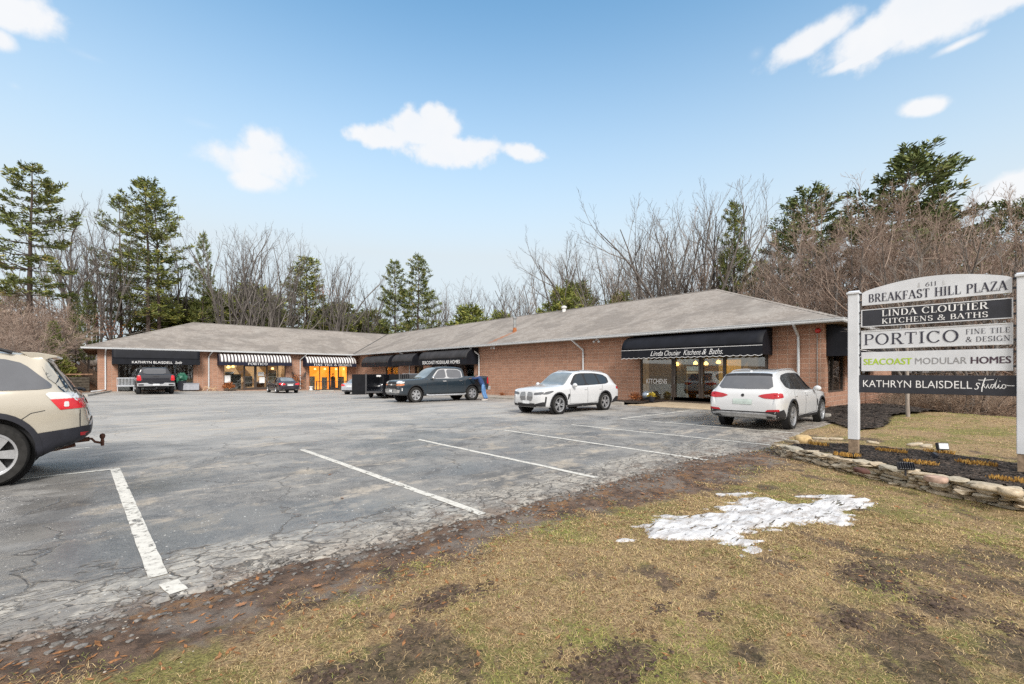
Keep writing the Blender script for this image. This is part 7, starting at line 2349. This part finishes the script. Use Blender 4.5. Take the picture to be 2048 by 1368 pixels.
def thicket(n, pxa, pxb, da, db, zlo, zhi, r):
    for i in range(n):
        px = random.uniform(pxa, pxb); v = at_depth(px, random.uniform(da, db)); h = random.uniform(zlo, zhi)
        p = Vector((v.x, v.y, v.z - .2)); d = Vector((random.gauss(0, .28), random.gauss(0, .28), 1)).normalized()
        pts = [p]; 
        for k in range(3): d = (d + rv(.16)).normalized(); p = p + d * h / 3; pts.append(p.copy())
        b = len(wd.v); wd.tube(pts, [r * 1.5, r, r * .7, r * .3], 3, False)
        for k in range(5):
            u = random.uniform(.25, .95) * 3; j = min(int(u), 2); q = pts[j].lerp(pts[j + 1], u - j); dd = (rv(.7) + Vector((0, 0, .7))).normalized()
            wd.tube([q, q + dd * h * .14, q + (dd + rv(.3)).normalized() * h * .28], [r * .6, r * .4, r * .2], 3, False)
        tt.extend([random.random()] * (len(wd.v) - b))


thicket(1500, 100, 760, 66, 100, 3, 6.5, .03); thicket(1200, 740, 1560, 62, 110, 3, 6.5, .03); thicket(900, 1540, 2120, 44, 70, 3, 7, .028); thicket(500, -80, 140, 48, 80, 3, 9, .03)
for i in range(900):                                  # the wood across the road, behind the viewpoint: it shows in the glass
    a = R(random.uniform(150, 340)); q = random.uniform(38, 60); p = Vector((math.cos(a) * q, math.sin(a) * q, -1.5)); h = random.uniform(6, 13); b = len(wd.v)
    wd.tube([p, p + Vector((random.gauss(0, .6), random.gauss(0, .6), h))], [.22, .03], 3, False)
    for k in range(7):
        z = p + Vector((0, 0, h * random.uniform(.25, .95))); dd = (rv() + Vector((0, 0, .8))).normalized() * random.uniform(1.5, 3.5); wd.tube([z, z + dd], [.10, .02], 3, False)
    tt.extend([random.random()] * (len(wd.v) - b))
me = bpy.data.meshes.new("undergrowth"); me.from_pydata(wd.v, [], wd.f); me.materials.append(MATS["twig_brown"])
o = link("undergrowth", me); tinted(o, tt); tag(o, kind="stuff")
lm = MB(); tt = []
for i in range(9000):
    px = random.uniform(330, 1560); v = at_depth(px, random.uniform(68, 90)); p = Vector((v.x, v.y, v.z + random.uniform(3.0, 7.2) * random.uniform(.6, 1)))
    u = (rv() + Vector((0, 0, .6))).normalized() * .38; w = u.cross(rv()).normalized() * .07; b = len(lm.v)
    cl = nz2(v.x, v.y, .12, 3)
    if cl < .02: continue
    lm.v += [tuple(p - w), tuple(p + w), tuple(p + u)]; lm.f.append((b, b + 1, b + 2)); tt += [random.random() * .8] * 3
me = bpy.data.meshes.new("undergrowth"); me.from_pydata(lm.v, [], lm.f); me.materials.append(MATS["needles_light"])
o = link("undergrowth", me); tinted(o, tt); tag(o, kind="stuff")
"""end of trees"""

# ------------------------------------------------------------------ left bank: timber wall, shrub, rocks, snow
random.seed(17)
simple("timber", (.075, .065, .052), .9, .2, var=.4, scale=5, bstr=.3)
simple("timber_light", (.28, .17, .11), .9, .2, var=.3, scale=5)
tw_ = thing("timber_wall", "dark stacked timber retaining wall left of the building's corner", "retaining wall", (-4.0, 53.5, 0))
x1 = -1.0; x0 = -9.0
for i in range(6):
    b = MB(); b.box(((x0 + x1) / 2, 52.6 + i * .05, .0 + i * .235), (x1 - x0, .22, .215)); b.build("timber", "timber", tw_, bevel=.015)
b = MB(); b.box(((x0 + x1) / 2, 53.0, 1.50), (x1 - x0 + .4, .5, .12)); b.build("coping", "timber_light", tw_, bevel=.02)
P_ = Plant(); random.seed(44)
for i in range(900):
    a = random.uniform(0, 6.283); z = random.uniform(.1, 2.6); r = (1.15 * (1 - (z / 2.8) ** 2) + .1) * math.sqrt(random.uniform(.5, 1)); p = Vector((math.cos(a) * r, math.sin(a) * r, z))
    for _ in range(3):
        u = (Vector((math.cos(a), math.sin(a), .9)) + rv(.4)).normalized() * random.uniform(.2, .38); w = u.cross(rv()).normalized() * .07; b = len(P_.leaf.v)
        q = p + rv(.08); P_.leaf.v += [tuple(q - w), tuple(q + w), tuple(q + u)]; P_.leaf.f.append((b, b + 1, b + 2)); P_.lt += [clamp(.45 + .3 * nz2(p.x * 2, p.z * 2, 1) + random.gauss(0, .15))] * 3
P_.w([Vector((0, 0, -.2)), Vector((0, 0, 2.2))], [.08, .03]); define("arborvitae", P_, "bark_pine", "twig_grey", "needles_light")
KIND["arborvitae"] = [(n, m) for n, m in KIND["arborvitae"]]
tree("arborvitae", 116, 38, 702, "yellow green evergreen shrub behind the champagne SUV's rear window", name="evergreen_shrub", cat="shrub", base=.3)
for px, py, dd, s, lab in [(188, 727, 56, (1.5, 1.2, .8), "large pale boulder above the timber wall by the building's corner"), (160, 731, 55, (.9, .8, .5), "smaller boulder left of the large pale boulder")]:
    v = at_depth(px, dd); boulder((v.x, v.y, EYE + (HY - py) / FPX * dd), s, .3, lab, .5, simple("pale_rock", (.34, .29, .25), .9, var=.25, scale=4))
xs_ = spaced((-16, -2.2, .35)); ys_ = spaced((66, 80, .5))
sn = grid_mesh(xs_, ys_, lambda x, y: ground_z(x, y) + .10 + .05 * nz2(x, y, .8, 1), lambda x, y: (x + 9) ** 2 / 46 + (y - 73) ** 2 / 40 + .3 * nz2(x, y, .5, 2) < 1)
tag(sn.build("snow", "old_snow", smooth=True), kind="stuff")

# wheel stops and low kerbs
for px0, px1, py0, lab in [(172, 238, 781, "long concrete wheel stop in front of the building's left pier"), (640, 668, 783, "concrete wheel stop by the striped awning railing")]:
    a = on_ground(px0, py0); b = on_ground(px1, py0); n = (b - a); L_ = n.length; n.normalize()
    mb = MB(); mb.prism([(-.11, 0), (.11, 0), (.08, .15), (-.08, .15)], (a.x, a.y, a.z), Vector((-n.y, n.x, 0)), (0, 0, 1), n * L_); tag(mb.build("wheel_stop", "concrete", bevel=.02), lab, "wheel stop")
mb = MB(); mb.prism([(-.11, 0), (.11, 0), (.08, .14), (-.08, .14)], (19.25, 4.3, .02), (1, 0, 0), (0, 0, 1), (0, 1.75, 0)); tag(mb.build("wheel_stop", "concrete", bevel=.02), "concrete wheel stop at the nose of the white SUV by the mulch apron", "wheel stop")

# railing at the orange lit shop
x0, x1 = xL(628), xL(687)
rl = thing("railing", "black metal railing in front of the orange lit shop window", "railing", ((x0 + x1) / 2, WY - .75, lot_z(19, 51)))
zb = lot_z(19, 51) + .05
b = MB(); b.bx(x0, x1, WY - .78, WY - .72, zb + 1.0, zb + 1.05); b.bx(x0, x1, WY - .77, WY - .73, zb + .1, zb + .14); b.build("rail", "sign_black", rl)
b = MB()
for i in range(23):
    x = x0 + .06 + (x1 - x0 - .12) * i / 22; b.bx(x - .012, x + .012, WY - .762, WY - .738, zb + .14, zb + 1.0)
b.build("balusters", "sign_black", rl)
for x in (x0, (x0 + x1) / 2, x1):
    b = MB(); b.bx(x - .03, x + .03, WY - .79, WY - .71, zb - .05, zb + 1.1); b.build("post", "sign_black", rl)
# white statue-like planter left of the railing, standing figure-like coat stand in the window
x, z = FL(622, 783, WY - .5); pl = MB(); pl.lathe([(.16, 0), (.20, .10), (.12, .22), (.22, .42), (.18, .46)], (x, WY - .5, lot_z(x, 51) + .04), n=12); tag(pl.build("garden_urn", "white_letter", smooth=True), "small white garden urn left of the black railing", "urn")
x, z = FL(666, 770, WY + .5); st = thing("clothed_stand", "dark draped stand in the orange lit window", "stand", (x, WY + .5, -.3))
b = MB(); b.lathe([(.30, .0), (.22, .9), (.26, 1.35), (.12, 1.5)], (x, WY + .5, -.25), n=12); b.build("drape", simple("dark_teal", (.05, .07, .085), .9), st, smooth=True)
b = MB(); b.lathe([(.02, 1.5), (.03, 1.72), (.12, 1.8), (.02, 1.9)], (x, WY + .5, -.3), n=10); b.build("finial", "sign_black", st, smooth=True)

# lattice with a withered vine between the striped awnings
xa0, xa1 = xL(584), xL(611); tl = thing("trellis", "brown lattice trellis with a withered vine between the two striped awnings", "trellis", ((xa0 + xa1) / 2, WY - .12, -.2))
b = MB(); n = 9
for i in range(n + 1):
    f = i / n
    for s_ in (1, -1):
        b.tube([(xa0 + (xa1 - xa0) * f, WY - .10 - .012 * s_, -.1), (clamp(xa0 + (xa1 - xa0) * f + s_ * 1.2, xa0, xa1), WY - .10 - .012 * s_, 1.75)], .012, 4)
b.build("lattice", simple("lattice_brown", (.09, .075, .07), .9), tl)
random.seed(8); vi = MB(); tt = []
for i in range(240):
    p = Vector((random.gauss((xa0 * .7 + xa1 * .3), .35), WY - .2 - random.random() * .15, random.uniform(-.1, 1.5))); d = (rv() + Vector((0, 0, -.3))).normalized() * random.uniform(.1, .25); q = d.cross(rv()).normalized() * .035; b_ = len(vi.v)
    vi.v += [tuple(p - q), tuple(p + q), tuple(p + d)]; vi.f.append((b_, b_ + 1, b_ + 2)); tt += [random.random()] * 3
tinted(vi.build("vine", "dead_leaves", tl, uv=False) if False else vi.build("vine", "dead_leaves", tl), tt)


def dry_bush(x, y, z, r, label, mat, n=420, group=None, flat=1.0):
    mb = MB(); tt = []
    for i in range(n):
        u = rv().normalized(); u.z = abs(u.z) * flat; p = Vector((x, y, z)) + Vector((u.x, u.y, u.z)) * r * random.uniform(.25, .9); d = (u + rv(.5)).normalized() * r * .3; w = d.cross(rv()).normalized() * r * .06; b = len(mb.v)
        mb.v += [tuple(p - w), tuple(p + w), tuple(p + d)]; mb.f.append((b, b + 1, b + 2)); tt += [random.random()] * 3
    for i in range(40):
        u = rv(.6) + Vector((0, 0, 1)); u.normalize(); b = len(mb.v); mb.tube([(x, y, z - .05), Vector((x, y, z)) + u * r * .9], [.012, .004], 3, False); tt += [.2] * (len(mb.v) - b)
    o = tinted(mb.build("dry_shrub", mat), tt); return tag(o, label, "shrub", group)


x = xL(455); dry_bush(x, WY - .55, lot_z(x, 51) + .35, .62, "round orange chrysanthemum at the left end of the PORTICO window", "dead_leaves")
x = xL(418); 
hs = MB()
for s_ in (-1, 1): hs.tube([(x + s_ * .3 - .3, WY - .45, -.15), (x - .3 + s_ * .12, WY - .42, .25), (x - .3, WY - .40, .32)], .03, 5)
hs.tube([(x - .1, WY - .42, .30), (x + .5, WY - .42, -.1)], .03, 5); hs.tube([(x + .5, WY - .42, .35), (x + .2, WY - .42, -.12)], .025, 5); hs.tube([(x - .1, WY - .40, .12), (x + .6, WY - .40, .18)], .025, 5)
tag(hs.build("wooden_sawhorse", simple("raw_pine", (.56, .40, .24), .8)), "small raw wood frame at the foot of the downspout left of the PORTICO window", "sawhorse")
v = on_ground(1303, 803, .14); 
pt_ = thing("plant_pot", "dark flower pot holding a yellow dried mum beside the KITCHENS window", "plant pot", (21.3, FR(1303, None, 21.3)[0], .13))
b = MB(); b.lathe([(.13, 0), (.2, .2), (.21, .24), (.18, .24)], (0, 0, 0), n=14); b.build("pot", "sign_black", pt_, smooth=True, world=False)
mb = MB(); tt = []
for i in range(160):
    u = rv().normalized(); u.z = abs(u.z); p = Vector((0, 0, .26)) + u * .2 * random.uniform(.4, 1); d = (u + rv(.4)).normalized() * .09; w = d.cross(rv()).normalized() * .03; q = len(mb.v); mb.v += [tuple(p - w), tuple(p + w), tuple(p + d)]; mb.f.append((q, q + 1, q + 2)); tt += [.6 + .4 * random.random()] * 3
tinted(mb.build("flowers", simple("mum_yellow", (.52, .40, .05), .8), pt_, world=False), tt)
gb = MB(); gb.blob((21.6, FR(1293, None, 21.6)[0], .42), (.24, .24, .24), 1, 3, .0, 1); tag(gb.build("gazing_ball", simple("steel_ball", (.36, .42, .50), .15, .6, .6), smooth=True), "steel blue gazing ball behind the yellow mum", "garden ornament")
random.seed(61)
for px, lab in ((1288, "dry brown weeds at the left jamb of the KITCHENS window"),):
    y = yR(px); dry_bush(21.75, y + .4, .2, .4, lab, "dead_leaves", 160)
y = 5.3; dry_bush(21.5, y + .25, .2, .62, "rust brown ornamental grass at the building's corner behind the white SUV", "dead_leaves", 260)
y, _ = FR(1010); dry_bush(21.7, y, -.1, .35, "small withered plant at the foot of the blank block wall", "dead_leaves", 70)

# bins and a bench in front of the flat black awning
gp = "clutter under the flat black awning"
x, _ = FL(380); bn = thing("storage_box", "pale grey storage box right of the black pickup", "box", (x, WY - .5, .0))
b = MB(); b.bx(-.62, .62, -.3, .3, .03, .62); b.build("box", simple("grey_plastic", (.36, .37, .41), .6), bn, bevel=.03, world=False)
b = MB(); b.bx(-.65, .65, -.33, .33, .62, .68); b.build("lid", "grey_plastic", bn, bevel=.02, world=False)
x, _ = FL(362); bn = thing("refuse_bin", "dark bin with a green sack right of the black pickup", "bin", (x, WY - .5, .0))
b = MB(); b.lathe([(.28, .03), (.36, .85), (.38, .9)], n=14); b.build("bin", "sign_black", bn, smooth=True, world=False)
b = MB(); b.blob((0, 0, 1.15), (.42, .36, .48), 3, 3, .4, 2); b.build("sack", simple("green_sack", (.02, .12, .075), .5), bn, smooth=True, world=False)
x, _ = FL(251); bh = thing("garden_bench", "white slatted bench left of the black pickup", "bench", (x, WY - .5, .05)); bh.scale = (.62, .8, .95)
b = MB()
for i in range(13): b.bx(-.9 + i * .15 - .03, -.9 + i * .15 + .03, .22, .26, .55, 1.15)
b.bx(-.95, .95, .21, .27, 1.15, 1.24); b.bx(-.95, .95, .21, .27, .48, .55); b.build("backrest", simple("bench_white", (.50, .52, .55), .6), bh, world=False)
b = MB(); b.bx(-.95, .95, -.25, .22, .42, .47); b.build("seat", "bench_white", bh, world=False)
for sx in (-.85, .85):
    for sy in (-.2, .2):
        b = MB(); b.bx(sx - .04, sx + .04, sy - .04, sy + .04, 0, .42); b.build("leg", "bench_white", bh, world=False)

# leaves on the asphalt, soil clods, sticks
t = NT("oak_leaf"); t.bsdf((.30, .155, .085), .8, .2); MATS["oak_leaf"] = t.m
lf = MB(); pts = []
for i in range(18):
    a = 6.283 * i / 18; r = 1.0 if i % 2 == 0 else .55; pts.append((math.cos(a) * r * .9, math.sin(a) * r * .55))
for p in pts: lf.v.append((p[0], p[1], .16 * abs(p[1]) + .10 * p[0] ** 2 + .05))
lf.v.append((0, 0, .03)); lf.f += [(i, (i + 1) % 18, 18) for i in range(18)]
lf.tube([(-.9, 0, .12), (-1.5, .1, .05)], [.03, .02], 3)
lme = lf.mesh("fallen_leaf", "oak_leaf", uv=False)
LV = [(684, 999, .05, "curled brown leaf lying alone on the asphalt between two stall lines"), (660, 951, .045, "yellowish leaf on the asphalt above the curled brown leaf"), (634, 1177, .055, "star shaped leaf on the soil strip near the bottom"), (482, 1215, .05, "pinkish leaf on the soil below the broken line"),
      (1285, 990, .06, "brown leaf on the soil just left of the snow"), (1100, 1022, .05, "leaf on the soil beyond the third stall line"), (1318, 962, .05, "leaf on the bare soil near the lot's edge, right of the third stall line"), (785, 1238, .045, "leaf in the grass below the star shaped leaf")]
for px, py, s, lab in LV:
    v = on_ground(px, py); z = lot_surf(v.x, v.y) + .004 if v.y > lot_edge(v.x) + .05 else ground_surface(v.x, v.y) + .012
    o = link("fallen_leaf", lme); o.location = (v.x, v.y, z); o.scale = (s, s, s); o.rotation_euler = (random.uniform(-.2, .2), random.uniform(-.2, .2), random.uniform(0, 6.28)); tag(o, lab, "leaf", "fallen leaves")
random.seed(77); cl = MB(); 
simple("dark_soil", (.075, .052, .040), .95, .2, var=.5, scale=30, bstr=.5)
spots = [(1740, 1150, .5), (1700, 1138, .3), (1790, 1180, .25), (1860, 1208, .25), (1890, 1212, .2), (880, 1190, .35), (960, 1180, .3), (1180, 1330, .5), (1230, 1350, .5), (650, 1355, .3), (1820, 1240, .2), (1700, 1240, .2), (1320, 1222, .12), (1420, 1230, .14), (870, 1215, .25), (2020, 1255, .2), (1270, 1310, .4)]
for px, py, r in spots:
    v = on_ground(px, py)
    for k in range(int(40 + r * 150)):
        x, y = v.x + random.gauss(0, r * .30), v.y + random.gauss(0, r * .2); s = random.uniform(.003, .012)
        cl.blob((x, y, ground_surface(x, y) + s * .2), (s * 1.7, s * 1.2, s * .6), k, 1, .5, 2)
tag(cl.build("soil_clods", "dark_soil", smooth=True), kind="stuff")
gr = MB()
simple("pale_grit", (.42, .37, .31), .9, var=.2, scale=30)
for i in range(420):
    x = random.uniform(-.4, 9); y = random.gauss(3.9, .6)
    if y < 2.4: continue
    s = random.uniform(.002, .0065); z = lot_surf(x, y) if y > lot_edge(x) + .04 else ground_surface(x, y)
    gr.blob((x, y, z + s * .3), (s * 1.3, s, s * .7), i, 0, .3, 2)
tag(gr.build("grit", "pale_grit"), kind="stuff")

# crumbs of asphalt and clods along the broken rim, dead leaves and bark bits in the turf
simple("asphalt_crumb", (.16, .15, .14), .9, .2, var=.5, scale=40); simple("rust_litter", (.26, .125, .055), .9, .2, var=.5, scale=40)
ac = MB(); lt_ = MB()
for i in range(1500):
    x = random.uniform(-.6, 10.5); y = lot_edge(x) + random.gauss(-.08, .16); s = random.uniform(.006, .024) * random.choice((.5, 1, 1))
    z = lot_surf(x, y) if y > lot_edge(x) + .04 else ground_surface(x, y)
    ac.blob((x, y, z + s * .25), (s * 1.4, s, s * .55), i, 1 if x < 3 else 0, .5, 1.6)
for i in range(2600):
    x = random.uniform(-.6, 10); y = random.gauss(3.35, .35) if i % 3 else random.uniform(.2, 3.2)
    z = ground_surface(x, y) + .006; l = random.uniform(.010, .035); a = random.uniform(0, 6.283); u = Vector((math.cos(a), math.sin(a), random.uniform(-.1, .3))) * l; w = Vector((-math.sin(a), math.cos(a), random.uniform(-.4, .4))) * l * random.uniform(.1, .45)
    if y > lot_edge(x): continue
    p = Vector((x, y, z)); b = len(lt_.v); lt_.v += [tuple(p - u), tuple(p + w), tuple(p + u), tuple(p - w)]; lt_.f.append((b, b + 1, b + 2, b + 3))
tag(ac.build("rubble", "asphalt_crumb"), kind="stuff"); tag(lt_.build("leaf_litter", "rust_litter"), kind="stuff")

# road and far house beyond the brush on the right
rd = MB(); rd.add([(33, -60, -1.66), (41, -60, -1.66), (60, 40, -1.2), (52, 40, -1.2)], [(0, 1, 2, 3)]); tag(rd.build("road", simple("road_grey", (.36, .36, .37), .8, var=.1)), kind="structure")
hz = thing("far_house", "pale grey house glimpsed beyond the brush at the right edge", "house", (62, 2, -1.4))
b = MB(); b.bx(57, 67, -4, 9, -2, 1.6); b.build("wall", simple("house_grey", (.36, .37, .40), .8), hz)
b = MB(); b.prism([(-.6, 0), (10.6, 0), (5, 3)], (57, -4.5, 1.6), (1, 0, 0), (0, 0, 1), (0, 14, 0)); b.build("roof", simple("house_roof", (.22, .21, .21), .9), hz)
for yy in (-2, 1.5, 5):
    b = MB(); b.bx(56.93, 57.0, yy, yy + 1.1, -.6, .8); b.build("window", "car_glass_grey", hz)
